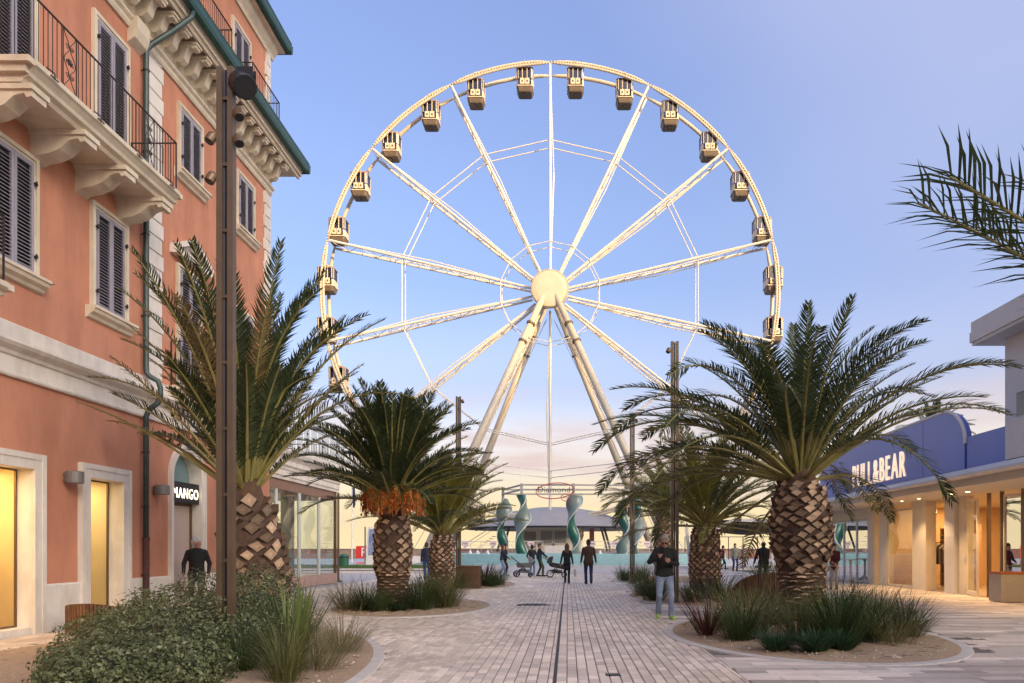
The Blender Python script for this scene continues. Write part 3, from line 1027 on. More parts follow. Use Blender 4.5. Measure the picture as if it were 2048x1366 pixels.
# --- arched shop door
yc, zc, ra = ARC
mb = MB(); n = 28
def arch_pts(r):
    return [(yc + r, 0.0)] + [(yc + r * math.cos(PI * k / n), zc + r * math.sin(PI * k / n)) for k in range(n + 1)] + [(yc - r, 0.0)]
for r0, r1, d0, d1 in ((ra, ra + .09, 0, .06), (ra + .09, ra + .17, 0, .10)):
    A, B = arch_pts(r0), arch_pts(r1)
    for k in range(len(A) - 1):
        a, b, c, d = A[k], A[k + 1], B[k + 1], B[k]
        vs = [F(d0, *p) for p in (a, b, c, d)] + [F(d1, *p) for p in (a, b, c, d)]
        mb.add(vs, [(4, 5, 6, 7), (0, 1, 5, 4), (2, 3, 7, 6)])
arch = mb.build('arch_surround', M_WHITE, bld)
mb = MB(); A = arch_pts(ra)
for k in range(len(A) - 1):
    mb.add([F(0.001, *A[k]), F(0.001, *A[k + 1]), F(-.30, *A[k + 1]), F(-.30, *A[k])], [(0, 1, 2, 3)])
mb.build('reveal', M_WHITE, arch)
mb = MB(); vs = [F(-.27, *p) for p in A[1:-1]]; vs += [F(-.27, yc - ra, 3.05), F(-.27, yc + ra, 3.05)]
mb.add(vs, [tuple(range(len(vs)))]); mb.build('tympanum', M_TEAL, arch)
mb = MB(); fb(mb, yc - ra - .02, yc + ra + 0.0, 2.63, 3.12, -.26, -.02); sg = mb.build('sign_panel', M_BLACK, bld)
Ms = Matrix.Translation(F(-0.018, yc - ra + .10, 2.73)) @ Matrix(((0, 0, 1, 0), (1, 0, 0, 0), (0, 1, 0, 0), (0, 0, 0, 1)))
lettering('MANGO', Ms, 0.25, 2 * ra - .16, M_LIT, sg, 0.012, 0.20)
mb = MB(); fb(mb, yc - ra, yc - ra + .05, 0, 2.63, -.28, -.2); fb(mb, yc + ra - .08, yc + ra, 0, 2.63, -.28, -.2); fb(mb, yc - ra + .05, yc + ra - .08, 2.56, 2.63, -.28, -.2)
mb.build('door_frame', M_BRONZE, bld)
mb = MB(); fb(mb, yc - ra + .05, yc + ra - .08, 0.02, 2.56, -.27, -.23)
dr = mb.build('door', mat('door_panel', (0.52, 0.40, 0.33), 0.5, var=0.05, scale=2), bld)
mb = MB(); fb(mb, yc - ra + .13, yc - ra + .16, 1.3, 1.62, -.23, -.17); mb.build('door_handle', M_BLACK, dr)

# --- wall lamps
for yy in (14.0, 17.02):
    mb = MB()
    c = F(0.18, yy, 2.72)
    mb.lathe([(0.0, 0.0), (0.15, 0.0), (0.155, 0.02), (0.155, 0.21), (0.14, 0.22), (0.0, 0.22)], 20, c)
    lm = mb.build('wall_lamp', M_LAMPG, bld)
    mb = MB(); fb(mb, yy - .06, yy + .06, 2.76, 2.9, 0, 0.06); mb.build('lamp_bracket', M_LAMPG, lm)

# --- downpipe
xo = 0.11
mb = MB()
mb.tube([F(0.86, 17.05, 13.72), F(0.84, 17.02, 13.55), F(0.55, 16.8, 13.1), F(0.2, 16.55, 12.62), F(xo, 16.5, 12.45), F(xo, 16.5, 9.0), F(xo, 16.5, 5.5), F(xo + .01, 16.5, 5.36), F(xo + .08, 16.52, 5.28),
         F(xo + .22, 16.58, 5.20), F(xo + .26, 16.6, 5.05), F(xo + .26, 16.6, 4.9), F(xo + .22, 16.58, 4.72), F(xo + .06, 16.5, 4.55), F(xo, 16.5, 4.4), F(xo, 16.5, 1.65)], 0.058, 10)
dp = mb.build('downpipe', M_PIPE, bld, smooth=True)
mb = MB(); mb.tube([F(xo, 16.5, 1.72), F(xo, 16.5, 0.0)], 0.068, 10); mb.tube([F(xo, 16.5, 1.66), F(xo, 16.5, 1.74)], 0.078, 10); mb.build('cast_foot', M_RUST, dp)
for zz in (12.0, 10.2, 8.4, 6.6, 3.6, 2.4, 0.9):
    mb = MB(); mb.tube([F(xo, 16.5, zz), F(xo, 16.5, zz + .03)], 0.072, 10); mb.bar(F(0, 16.5, zz + .015), F(xo, 16.5, zz + .015), 0.02); mb.build('pipe_clip', M_IRON, dp)

# ================================================================ glazed corner shop with roof terrace
XG = -10.2
ver = thing('glazed_shop', 'single storey glazed corner shop with heavy white cornice and terrace railing on top', 'building', (XG, 28.5, 0))
M_MULL = mat('pale_mullion', (0.60, 0.66, 0.65), 0.4, metal=0.2)
M_PLINTHP = mat('pink_plinth', (0.52, 0.33, 0.26), 0.75, var=0.08, scale=2)
mb = MB(); mb.box(XG - .3, XG + .04, 23.64, 33.0, 0, .42); mb.box(XG - 6, XG - .3, 32.7, 33.0, 0, .42); mb.build('plinth', M_PLINTHP, ver)
mb = MB(); mb.box(XG - 6.4, XG - 6.2, 23.64, 33, 0, 4); mb.box(XG - 6.2, XG - .1, 23.66, 23.72, 0, 4); mb.build('back_wall', M_INT, ver)
mb = MB(); mb.box(XG - 6.2, XG - .02, 23.72, 32.95, .36, .40); mb.build('shop_floor', M_INT, ver)
mb = MB(); mb.box(XG - 6.4, XG + .03, 23.64, 33.03, 3.60, 3.96); mb.build('wood_fascia', mat('wood_fascia', (0.22, 0.12, 0.075), 0.55, var=0.15, scale=4), ver)
prof = [(-.3, 3.962), (.10, 3.962), (.12, 4.05), (.16, 4.10), (.16, 4.28), (.20, 4.32), (.22, 4.40), (.28, 4.46), (.28, 4.62), (.34, 4.70), (.44, 4.78), (.50, 4.90), (.50, 5.02), (.46, 5.06), (-.3, 5.06)]
mb = MB(); mb.prism(prof, lambda a, b, t: (XG + a, t, b), 23.65, 33.0); mb.build('cornice', M_WHITE, ver)
mb = MB(); mb.prism(prof, lambda a, b, t: (t, 33.0 + a, b), XG - 6.4, XG + .12); mb.build('cornice', M_WHITE, ver)
mb = MB(); mb.box(XG - 6.4, XG + .3, 23.64, 33.2, 5.0, 5.052); mb.build('terrace', M_SLAB, ver)
ypos = [23.7, 26.2, 28.5, 30.75, 32.93]
for a, b in zip(ypos, ypos[1:]):
    mb = MB(); mb.add([(XG, a + .05, .42), (XG, b - .03, .42), (XG, b - .03, 3.6), (XG, a + .03, 3.6)], [(0, 1, 2, 3)]); mb.build('pane', glass('veranda_glass', (.85, .9, .88), 1.9), ver)
for yy in ypos:
    mb = MB(); mb.box(XG - .05, XG + .05, yy - .06, yy + .06, .42, 3.6); mb.build('mullion', M_MULL if yy < 32 else M_BRONZE, ver)
for k in range(3):
    a = XG - 6.1 + k * 2.03
    mb = MB(); mb.add([(a, 32.97, .42), (a + 1.98, 32.97, .42), (a + 1.98, 32.97, 3.6), (a, 32.97, 3.6)], [(0, 1, 2, 3)]); mb.build('pane', M_GLASS, ver)
    mb = MB(); mb.box(a - .04, a, 32.93, 32.99, .42, 3.6); mb.build('mullion', M_MULL, ver)
mb = MB(); mb.tube([(XG + .1, 33.05, .02), (XG + .1, 33.05, 3.95)], .05, 8); mb.tube([(XG + .1, 33.05, .12), (XG + .24, 33.1, .02)], .05, 8); mb.build('downpipe', M_BRONZE, ver)
for yy in (25.2, 27.6, 30.0):
    mb = MB(); mb.box(XG - 1.2, XG - .8, yy - .2, yy + .2, .4, 3.6); mb.build('inner_column', M_LAMPG, ver)
# black shelf grid and potted greenery inside
mb = MB()
for yy in (25, 26.5, 28, 29.5, 31):
    mb.box(XG - 2.5, XG - 2.46, yy - .02, yy + .02, .4, 2.6)
for zz in (1.0, 1.5, 2.05, 2.58):
    mb.box(XG - 2.5, XG - 2.46, 25, 31, zz - .02, zz + .02)
mb.build('shelf_grid', M_BLACK, ver)
for yy, xx in ((26.3, -1.4), (30.4, -1.6)):
    mb = MB(); mb.lathe([(0, 0), (.28, 0), (.34, .5), (.30, .5), (0, .48)], 14, (XG + xx, yy, .4)); mb.build('plant_pot', M_BLACK, ver)
    mb = MB()
    for k in range(260):
        t, ph_ = random.random() * 2 * PI, random.random() * PI; rr = .5 * random.random() ** .4
        p = Vector((XG + xx + rr * math.cos(t) * math.sin(ph_), yy + rr * math.sin(t) * math.sin(ph_), 1.4 + .7 * rr * 2 * math.cos(ph_) * .7)); s = .06
        a = Vector((random.gauss(0, 1), random.gauss(0, 1), random.gauss(0, 1))).normalized(); b = a.orthogonal().normalized()
        mb.add([p - a * s, p + b * s * .4, p + a * s, p - b * s * .4], [(0, 1, 2, 3)])
    mb.build('potted_leaves', mat('indoor_leaf', (0.04, 0.07, 0.03), 0.6), ver)
for k, yy in enumerate((26.5, 29.5, 31.6)):
    mb = MB(); mb.lathe([(0, .35), (.12, .33), (.3, .05), (.32, 0), (.28, .0), (.1, .28)], 14, (XG - 1.8, yy, 2.7)); mb.tube([(XG - 1.8, yy, 3.0), (XG - 1.8, yy, 3.62)], .008, 5)
    mb.build('pendant_lamp', M_INT, ver)
L = bpy.data.lights.new('shop_lamp', 'AREA'); L.energy = 75; L.color = (1.0, .9, .68); L.size = 4; L.size_y = 7; L.shape = 'RECTANGLE'
lo = bpy.data.objects.new('shop_lamp', L); COL.objects.link(lo); lo.location = (XG - 3.3, 28.4, 3.56); lo.parent = ver; lo.matrix_parent_inverse = Matrix.Translation(-ver.location)
xr = XG + .32
rl = rails(ver, [(xr, 23.9), (xr, 33.15), (XG - 6, 33.15)], 5.06, 6.1)
for k in range(1, 84):
    if k % 7 == 3:
        continue
    baluster(rl, xr, 23.9 + 9.25 * k / 84, 5.1, 6.09)
sc = MB()
for yy in (24.9, 26.7, 28.5, 30.3, 32.1):
    scroll(sc, yy, 5.12, 6.08, xr, .13)
sc.build('scroll_panel', M_IRON, rl)
for k in range(1, 22):
    baluster(rl, xr - k * .12, 33.15, 5.1, 6.09)
# ================================================================ shop with the blue fascia on the right
SX = 12.9
M_BLUE = mat('blue_fascia', (0.075, 0.13, 0.47), 0.35, var=0.06, scale=0.8, spec=0.6)
M_RENDER = mat('white_render', (0.62, 0.58, 0.54), 0.8, var=0.05, scale=1.5, bump=0.05)
M_CREAMP = mat('cream_pillar', (0.66, 0.57, 0.43), 0.7, var=0.05, scale=2)
M_SOFF = mat('shop_soffit', (0.60, 0.54, 0.45), 0.7, var=0.05, scale=2)
M_LETW = mat('cream_letter', (0.72, 0.56, 0.44), 0.5, emit=(1.0, 0.72, 0.48), estr=0.30)
M_WOODI = mat('wood_interior', (0.40, 0.22, 0.10), 0.6, var=0.15, scale=3)
M_BULB = mat('warm_bulb', (1, 0.9, 0.7), 0.4, emit=(1.0, 0.72, 0.38), estr=9.0)
M_WALLW = mat('warm_wall', (0.62, 0.42, 0.22), 0.8, var=0.08, scale=2)
M_FLOORS = mat('shop_floor_tile', (0.34, 0.27, 0.2), 0.4, var=0.08, scale=3)
shop = thing('fashion_shop', 'white shop with long blue fascia, lit soffit and cream pillars behind the largest palm', 'building', (SX, 26, 0))


def sb(mb, y0, y1, z0, z1, d0, d1, mi=0):
    """box on the shop front; d is metres out from the wall towards the street"""
    return mb.box(SX - d1, SX - d0, y0, y1, z0, z1, mi)


# floor, back wall, ceiling of the shop
mb = MB(); sb(mb, 14, 31.4, 0.002, 0.02, -7, -.02); mb.build('shop_floor', M_FLOORS, shop)
mb = MB(); sb(mb, 14, 40, 0, 3.3, -7.2, -7); sb(mb, 31.4, 31.5, 0, 3.2, -7, -.1); mb.build('back_wall', M_WALLW, shop)
mb = MB(); sb(mb, 14, 40, 3.2, 3.4, -7.2, 2.05); mb.build('soffit', M_SOFF, shop)
# pillars
for a, b, m_, dd in ((31.3, 32.0, M_CREAMP, .10), (30.25, 31.05, M_CREAMP, .02), (26.75, 27.8, M_CREAMP, .12), (24.75, 25.4, M_RENDER, .14), (24.25, 24.72, M_CREAMP, .02), (21.15, 21.3, M_BRONZE, .02), (16, 17.5, M_CREAMP, .1)):
    mb = MB(); sb(mb, a, b, 0, 3.2, -.25, dd); mb.build('pillar', m_, shop)
# embossed pale poster strip on the white pillar
mb = MB()
for k in range(9):
    sb(mb, 24.82, 25.33, 1.0 + k * .11, 1.07 + k * .11, .14, .152)
tag(mb.build('poster_relief', M_RENDER, shop), kind='stuff')


def shop_window(a, b, z0, z1, m_, fr=M_CREAMP, d=-.05):
    f = MB()
    sb(f, a, a + .06, z0, z1, d - .03, d + .03); sb(f, b - .06, b, z0, z1, d - .03, d + .03); sb(f, a + .06, b - .06, z1 - .07, z1, d - .03, d + .03); sb(f, a + .06, b - .06, z0, z0 + .08, d - .03, d + .03)
    o = f.build('window_frame', fr, shop)
    p = MB(); p.add([(SX - d, a + .06, z0 + .08), (SX - d, b - .06, z0 + .08), (SX - d, b - .06, z1 - .07), (SX - d, a + .06, z1 - .07)], [(0, 1, 2, 3)])
    p.build('pane', m_, o)
    return o


shop_window(27.82, 30.23, 0.02, 3.08, M_GLASSR)
shop_window(21.32, 22.25, 0.02, 3.1, M_GLASSR)
shop_window(17.52, 21.13, 0.02, 3.1, M_GLASSR)
# glazed veranda at the far end
for k in range(5):
    a = 32.0 + k * 1.55
    shop_window(a, a + 1.53, 0.02, 2.75, M_GLASSR, M_MULL)
mb = MB(); sb(mb, 32.0, 39.8, 2.77, 3.2, -.1, .05); mb.build('veranda_beam', M_CREAMP, shop)
mb = MB(); sb(mb, 39.8, 40, 0, 3.2, -7, .05); mb.build('end_wall', M_CREAMP, shop)
# open glass door leaf, swung outwards, and the doorway behind
mb = MB()
p0, p1 = Vector((SX + .02, 24.22, 0)), Vector((SX - .28, 23.05, 0))
ax = (p1 - p0).normalized(); az = Vector((0, 0, 1)); ay = ax.cross(az); Ld = (p1 - p0).length
for s0, s1, z0, z1 in ((0, .07, .03, 3.05), (Ld - .07, Ld, .03, 3.05), (.07, Ld - .07, 2.97, 3.05), (.07, Ld - .07, .03, .16)):
    mb.obox(p0 + ax * (s0 + s1) / 2 + az * (z0 + z1) / 2, ax, ay, az, (s1 - s0) / 2, .03, (z1 - z0) / 2)
dl = mb.build('door_leaf', M_CREAMP, shop)
mb = MB(); q0 = p0 + ax * .07; q1 = p0 + ax * (Ld - .07)
mb.add([q0 + az * .16, q1 + az * .16, q1 + az * 2.97, q0 + az * 2.97], [(0, 1, 2, 3)]); mb.build('pane', M_GLASSR, dl)
for zz in (.3, 1.2, 2.1, 2.8):
    mb = MB(); mb.obox(p0 + az * zz + Vector((-.05, .04, 0)), (1, 0, 0), (0, 1, 0), az, .04, .04, .06); mb.build('door_hinge', M_RENDER, dl)
mb = MB(); sb(mb, 22.25, 22.33, 0, 3.2, -.06, .03); sb(mb, 22.93, 23.03, 0, 3.2, -.06, .03); mb.build('door_frame', M_BRONZE, shop)
# things in the doorways: brown panel, shelf, red mat, poster, mannequin torso
mb = MB(); sb(mb, 25.45, 27.3, 0.02, 3.2, -1.0, -.9); mb.build('wood_partition', M_WOODI, shop)
mb = MB(); sb(mb, 25.5, 26.4, 0.02, 1.7, -.88, -.5); sb(mb, 25.5, 26.4, 1.72, 1.76, -.9, -.45); mb.build('display_unit', M_WALLW, shop)
mb = MB(); sb(mb, 22.35, 23.0, 0.021, 0.03, -1.6, -.1); mb.build('door_mat', mat('red_mat', (0.22, 0.03, 0.02), 0.9, var=.2, scale=20), shop)
mb = MB(); sb(mb, 22.0, 24.2, 0.02, 1.1, -2.6, -2.2); sb(mb, 22.2, 23.6, 1.1, 2.0, -2.62, -2.55); mb.build('cash_desk', M_WOODI, shop)
mb = MB(); sb(mb, 22.25, 23.4, 1.15, 1.98, -2.548, -2.54); mb.build('desk_poster', mat('poster_print', (0.06, 0.05, 0.05), .6, col2=(0.55, 0.33, 0.16), scale=4), shop)
mb = MB(); sb(mb, 22.5, 23.1, .02, .6, -2.0, -1.7); mb.build('black_crate', M_BLACK, shop)
for k in range(9):
    yy = 18 + k * 1.5
    mb = MB(); mb.lathe([(0, .16), (.06, .15), (.10, .0), (.08, 0)], 12, (SX + 1.8 + (k % 2) * 2.4, yy, 2.95)); mb.tube([(SX + 1.8 + (k % 2) * 2.4, yy, 3.08), (SX + 1.8 + (k % 2) * 2.4, yy, 3.2)], .01, 5)
    pl = mb.build('pendant_lamp', M_BLACK, shop)
    mb = MB(); mb.lathe([(0, -.03), (.06, .0), (.06, .04), (0, .05)], 10, (SX + 1.8 + (k % 2) * 2.4, yy, 2.95)); mb.build('bulb', M_BULB, pl)
for yy, en in ((18.5, 62), (22.8, 85), (26.2, 56), (29.5, 50)):
    L = bpy.data.lights.new('shop_lamp', 'AREA'); L.energy = en; L.color = (1.0, .60, .26); L.size = 1.6; L.size_y = 2.2; L.shape = 'RECTANGLE'
    lo = bpy.data.objects.new('shop_lamp', L); COL.objects.link(lo); lo.location = (SX + 2.4, yy, 3.17); lo.parent = shop; lo.matrix_parent_inverse = Matrix.Translation(-shop.location)
for k in range(3):
    mb = MB(); yy = 28.2 + k * .75
    mb.box(SX + 1.4, SX + 1.44, yy - .3, yy + .3, 1.7, 1.74); mb.tube([(SX + 1.42, yy - .3, 0.02), (SX + 1.42, yy - .3, 1.72)], .015, 5); mb.tube([(SX + 1.42, yy + .3, 0.02), (SX + 1.42, yy + .3, 1.72)], .015, 5)
    cr_ = mb.build('clothes_rack', M_BLACK, shop)
    for j in range(6):
        mb = MB(); u = yy - .25 + j * .1
        mb.prism([(-.22, .9), (.22, .9), (.24, 1.5), (.08, 1.66), (-.08, 1.66), (-.24, 1.5)], lambda a, b, t: (SX + 1.42 + a, t, b), u - .02, u + .02)
        mb.build('garment', mat('garment_%d' % (j % 3), ((.05, .05, .06), (.3, .2, .12), (.45, .4, .33))[j % 3], .9), cr_)

# shelving with folded stock behind the long window and beyond the doorway
for (xs, y0_, y1_) in ((SX + 2.1, 27.9, 30.2), (SX + 5.2, 19.0, 24.0), (SX + 3.2, 17.6, 21.0)):
    mb = MB()
    for zz in (.5, .95, 1.4, 1.85, 2.3):
        mb.box(xs, xs + .4, y0_, y1_, zz - .02, zz + .02)
    n_ = int((y1_ - y0_) / 1.1) + 1
    for k in range(n_ + 1):
        yy = y0_ + (y1_ - y0_) * k / n_; mb.box(xs + .01, xs + .39, yy - .02, yy + .02, .02, 2.4)
    sh_ = mb.build('stock_shelf', M_WOODI, shop)
    for zz in (.52, .97, 1.42, 1.87):
        yy = y0_ + .12
        while yy < y1_ - .35:
            hh_ = random.uniform(.08, .3); mb = MB(); mb.box(xs - .01, xs + .32, yy, yy + .28, zz, zz + hh_)
            mb.build('folded_stock', mat('stock_%d' % random.randrange(5), ((.4, .36, .3), (.06, .06, .08), (.25, .08, .05), (.12, .16, .22), (.5, .45, .4))[random.randrange(5)], .9), sh_); yy += .28 + random.uniform(.05, .25)
# soffit spots
for yy in (17.0, 19.4, 22.4, 23.4, 25.5, 26.8, 29.0):
    mb = MB(); mb.lathe([(0.09, 3.2), (.085, 3.19), (.07, 3.188), (.07, 3.2)], 16, (SX - .95, yy, 0)); sp = mb.build('soffit_spot', M_RENDER, shop)
    mb = MB(); mb.lathe([(0, 3.193), (.07, 3.193)], 16, (SX - .95, yy, 0)); mb.build('spot_lens', M_BULB, sp)
    L = bpy.data.lights.new('soffit_lamp', 'SPOT'); L.energy = 78; L.color = (1.0, .66, .33); L.spot_size = R(105); L.spot_blend = .6; L.shadow_soft_size = .07
    lo = bpy.data.objects.new('soffit_lamp', L); COL.objects.link(lo); lo.location = (SX - .95, yy, 3.17); lo.parent = shop; lo.matrix_parent_inverse = Matrix.Translation(-shop.location)

# fascia: lip, blue panels, raised sign panel with rounded corner, letters
XA, XB = 10.62, 11.0      # near end, far end (the front is slightly skewed)
YA, YB = 18.1, 32.4


def fx(y):
    return XA + (XB - XA) * (y - YA) / (YB - YA)


def fprism(pts, d0, d1, name, m_, par):
    """outline [(y, z)] on the skewed fascia plane, between offsets d0 (back) and d1 (front)"""
    mb = MB(); mb.prism(pts, lambda a, b, t: (fx(a) - t, a, b), d0, d1)
    return mb.build(name, m_, par)


mb = MB(); mb.prism([(0, 3.402), (-.28, 3.402), (-.28, 3.47), (-.05, 3.62), (2.0, 3.62), (2.0, 3.402)], lambda a, b, t: (fx(t) + a, t, b), YA - 3.5, YB + .6); mb.build('fascia_lip', M_RENDER, shop)
cuts = [18.12, 21.1, 24.2, 27.3, 30.0, 32.4]
zt_ = 4.47
fprism([(cuts[0], 3.63), (20.05, 3.63), (20.05, zt_), (cuts[0], zt_)], -.12, 0, 'fascia_panel', M_BLUE, shop)
# the taller sign panel
n = 10
arc = [(20.1 + 1.3 * (1 - math.sin(PI / 2 * k / n)), 4.30 + 1.05 * (1 - math.cos(PI / 2 * k / n))) for k in range(n + 1)][::-1]
outl = [(20.1, 3.632)] + [(20.1, 4.3)] + [(20.1 + 1.3 * (1 - math.cos(PI / 2 * k / n)), 4.30 + 1.05 * math.sin(PI / 2 * k / n)) for k in range(1, n + 1)] + [(31.2, 5.35)] + [(31.2 + 1.2 * math.sin(PI / 2 * k / n), 5.35 - 1.0 * (1 - math.cos(PI / 2 * k / n))) for k in range(1, n + 1)] + [(32.4, 3.632)]
sgp = fprism(outl, -.18, .03, 'sign_panel', M_BLUE, shop)
for yy in (22.6, 30.6):
    mb = MB(); mb.box(fx(yy) - .034, fx(yy) - .03, yy - .008, yy + .008, 3.64, 5.3); mb.build('panel_joint', M_BLACK, sgp)
mb = MB()
top = outl[1:-1]
mb.tube([(fx(a) - .01, a, b + .02) for a, b in top], .05, 6); mb.build('panel_trim', M_RENDER, sgp)
Zs = 3.80
_ax = Vector((fx(23.9) - fx(28.5), 23.9 - 28.5, 0)).normalized(); _up = Vector((0, 0, 1)); _no = _ax.cross(_up)
M_t = Matrix.Translation((fx(28.5) - .04, 28.5, Zs)) @ Matrix(((_ax.x, _up.x, _no.x, 0), (_ax.y, _up.y, _no.y, 0), (_ax.z, _up.z, _no.z, 0), (0, 0, 0, 1)))
lettering('PULL&BEAR', M_t, 0.82, 4.7, M_LETW, sgp, 0.07, 0.20)
# curved end of the fascia turning the far corner
mb = MB()
pr = [(fx(32.4) + 1.8 * (1 - math.cos(PI / 2 * k / 10)), 32.4 + 1.8 * math.sin(PI / 2 * k / 10)) for k in range(11)]
for (a, b), (c, d) in zip(pr, pr[1:]):
    mb.add([(a, b, 3.632), (c, d, 3.632), (c, d, 4.7), (a, b, 4.7)], [(0, 1, 2, 3)])
mb.build('fascia_corner', M_BLUE, shop, smooth=True)
# roof slab behind the sign, side blocks, upper storey with overhanging flat roof
mb = MB(); sb(mb, 14, 40, 3.63, 4.2, -8, .9); mb.build('parapet', M_RENDER, shop)
mb = MB(); mb.box(10.55, 13.2, 14.0, 18.08, 3.64, 4.55); mb.build('side_fascia', M_RENDER, shop)
mb = MB(); mb.box(12.95, 22, 10, 22.2, 4.2, 7.68); up = mb.build('upper_storey', M_RENDER, shop)
mb = MB(); mb.box(12.93, 12.948, 16.8, 21.6, 4.5, 6.0); mb.build('upper_window', mat('dark_glazing', (0.05, 0.05, 0.055), .1, spec=.8), up)
for zz in (4.48, 5.25, 6.0):
    mb = MB(); mb.box(12.91, 12.93, 16.8, 21.6, zz - .03, zz + .03); mb.build('window_bar', M_RENDER, up)
mb = MB(); mb.box(12.35, 23, 9, 22.9, 7.685, 7.78); mb.box(12.3, 23, 9, 22.95, 7.78, 8.08); mb.box(12.33, 23, 9, 22.92, 8.08, 8.4); mb.build('flat_roof', M_RENDER, shop)
mb = MB(); mb.prism([(13.6, 4.2), (22, 4.2), (22, 6.6), (19, 6.8), (13.6, 5.3)], lambda a, b, t: (a, t, b), 23.2, 36.5); mb.build('rear_gable', M_RENDER, shop)
mb = MB(); mb.box(13.56, 13.6, 25, 27.5, 4.4, 5.1); mb.build('roof_hatch', M_CREAMP, shop)

# stone litter bin by the door
bin_ = thing('litter_bin', 'pale stone litter bin with orange rim beside the shop doorway', 'bin', (12.35, 21.05, 0))
mb = MB()
c = [(-.36, -.30), (.36, -.30), (.36, .30), (-.36, .30)]
vs = [(12.35 + u, 21.05 + v, 0.02) for u, v in c] + [(12.35 + u * .97, 21.05 + v * .97, .78) for u, v in c]
mb.add(vs, [(0, 1, 5, 4), (1, 2, 6, 5), (2, 3, 7, 6), (3, 0, 4, 7), (0, 1, 2, 3)]); mb.build('bin_body', mat('terrazzo', (0.42, 0.36, 0.28), .7, var=.25, scale=40), bin_)
mb = MB()
for a, b, cc, d in ((-.36, .36, -.30, -.22), (-.36, .36, .22, .30), (-.36, -.28, -.22, .22), (.28, .36, -.22, .22)):
    mb.box(12.35 + a, 12.35 + b, 21.05 + cc, 21.05 + d, .782, .85)
mb.build('bin_rim', mat('orange_rim', (0.42, 0.12, 0.03), .5), bin_)
mb = MB(); mb.box(12.1, 12.6, 20.85, 21.25, .3, .76); mb.build('bin_liner', M_BLACK, bin_)

# white pedestal tables in front of the veranda
def table(x, y, label):
    t = thing('cafe_table', label, 'table', (x, y, 0), 'white bar tables outside the glazed veranda')
    m_ = mat('white_plastic', (0.66, 0.62, 0.56), .5)
    mb = MB(); mb.lathe([(0, 1.0), (.38, 1.0), (.39, 1.015), (.38, 1.03), (0, 1.03)], 20, (x, y, 0)); mb.build('table_top', m_, t)
    mb = MB(); mb.lathe([(.05, .12), (.05, .9), (.10, .98), (.10, 1.0)], 12, (x, y, 0)); mb.build('column', m_, t)
    for k in range(4):
        a = PI / 4 + k * PI / 2
        mb = MB(); mb.tube([(x, y, .2), (x + .16 * math.cos(a), y + .16 * math.sin(a), .09), (x + .34 * math.cos(a), y + .34 * math.sin(a), .03)], [.05, .04, .025], 6); mb.build('foot', m_, t)


table(12.1, 33.9, 'white pedestal bar table nearest the woman in maroon')
table(12.3, 32.6, 'white pedestal bar table close to the first cream pillar')
table(11.9, 35.3, 'white pedestal bar table farthest along the glazed veranda')
# ================================================================ ferris wheel
WY = 88.0
K = WY / F_PX
WC = Vector(((1100 - 1135) * K, WY, CAM_H + (1097 - 581) * K))
WR = 462 * K
DY = 2.5                               # distance between the two rims
M_WHT = mat('white_steel', (0.50, 0.43, 0.33), 0.45, var=0.08, scale=0.8, spec=0.4)
M_WHT2 = mat('white_tube', (0.60, 0.55, 0.48), 0.4, spec=0.4)
M_CABG = glass('cabin_glass', (0.30, 0.24, 0.30), 1.6)
M_CABW = mat('cabin_white', (0.60, 0.49, 0.33), 0.4, var=0.05, scale=2)
M_CABD = mat('cabin_base', (0.12, 0.085, 0.055), 0.5, var=0.15, scale=2)
M_CABR = mat('cabin_roof', (0.30, 0.20, 0.16), 0.5)
wheel = thing('ferris_wheel', 'huge white ferris wheel with glazed cabins standing behind the fountain', 'ferris wheel', (WC.x, WY, 0))
NS = 14


def wp(r, a, y):
    """point of the wheel: radius, angle from the top (clockwise), depth"""
    return Vector((WC.x + r * math.sin(a), y, WC.z + r * math.cos(a)))


YF, YR = WY, WY + DY
# rims: each an outer and an inner chord between spokes, pinched at the joints
for y in (YF, YR):
    for s in range(NS):
        a0, a1 = 2 * PI * s / NS, 2 * PI * (s + 1) / NS
        mb = MB(); q = 12
        front = y == YF
        for side in ((-.16, .16) if front else (0,)):
            pts = []; 
            for k in range(q + 1):
                t = k / q; pin = min(1, min(t, 1 - t) * 9)
                pts.append(wp(WR - .35 + side * pin * .95, a0 + (a1 - a0) * t, y))
            mb.tube(pts, [(.15 if front else .23) * (0.45 + .55 * min(1, min(k / q, 1 - k / q) * 9)) for k in range(q + 1)], 8)
        if front:
            mb2 = MB()
            for k in range(36):
                a = a0 + (a1 - a0) * (k + .5) / 36
                mb2.bar(wp(WR - .50, a, y - .1), wp(WR - .20, a, y - .1), .12, .06)
            tag(mb2.build('light_strip', mat('bulb_strip', (0.62, 0.52, 0.36), .5), wheel), kind='stuff')
        mb.build('rim_segment', M_WHT, wheel, smooth=True)
# spokes: lattice girders between the two sides, tapering to the hub
for s in range(NS):
    a = 2 * PI * s / NS
    mb = MB()
    n = 14
    def ch(side, t):
        r = 2.2 + (WR - .5 - 2.2) * t
        y = (YF if side == 0 else YR)
        yc = (YF + YR) / 2; f = .50 + .50 * t
        return wp(r, a, yc + (y - yc) * f)
    for side in (0, 1):
        mb.tube([ch(side, 0), ch(side, 1)], .15, 8)
    # second pair of chords, close to the first, makes the girder's depth
    tang = Vector((math.cos(a), 0, -math.sin(a)))
    for side in (0, 1):
        mb.tube([ch(side, 0) + tang * .0, ch(side, .5) + tang * .42, ch(side, 1)], .07, 6)
    for k in range(n):
        t0, t1 = k / n, (k + 1) / n
        mb.tube([ch(k % 2, t0), ch(1 - k % 2, t1)], .045, 5)
        mb.tube([ch(0, t1), ch(1, t1)], .05, 5)
    mb.build('spoke', M_WHT2, wheel)
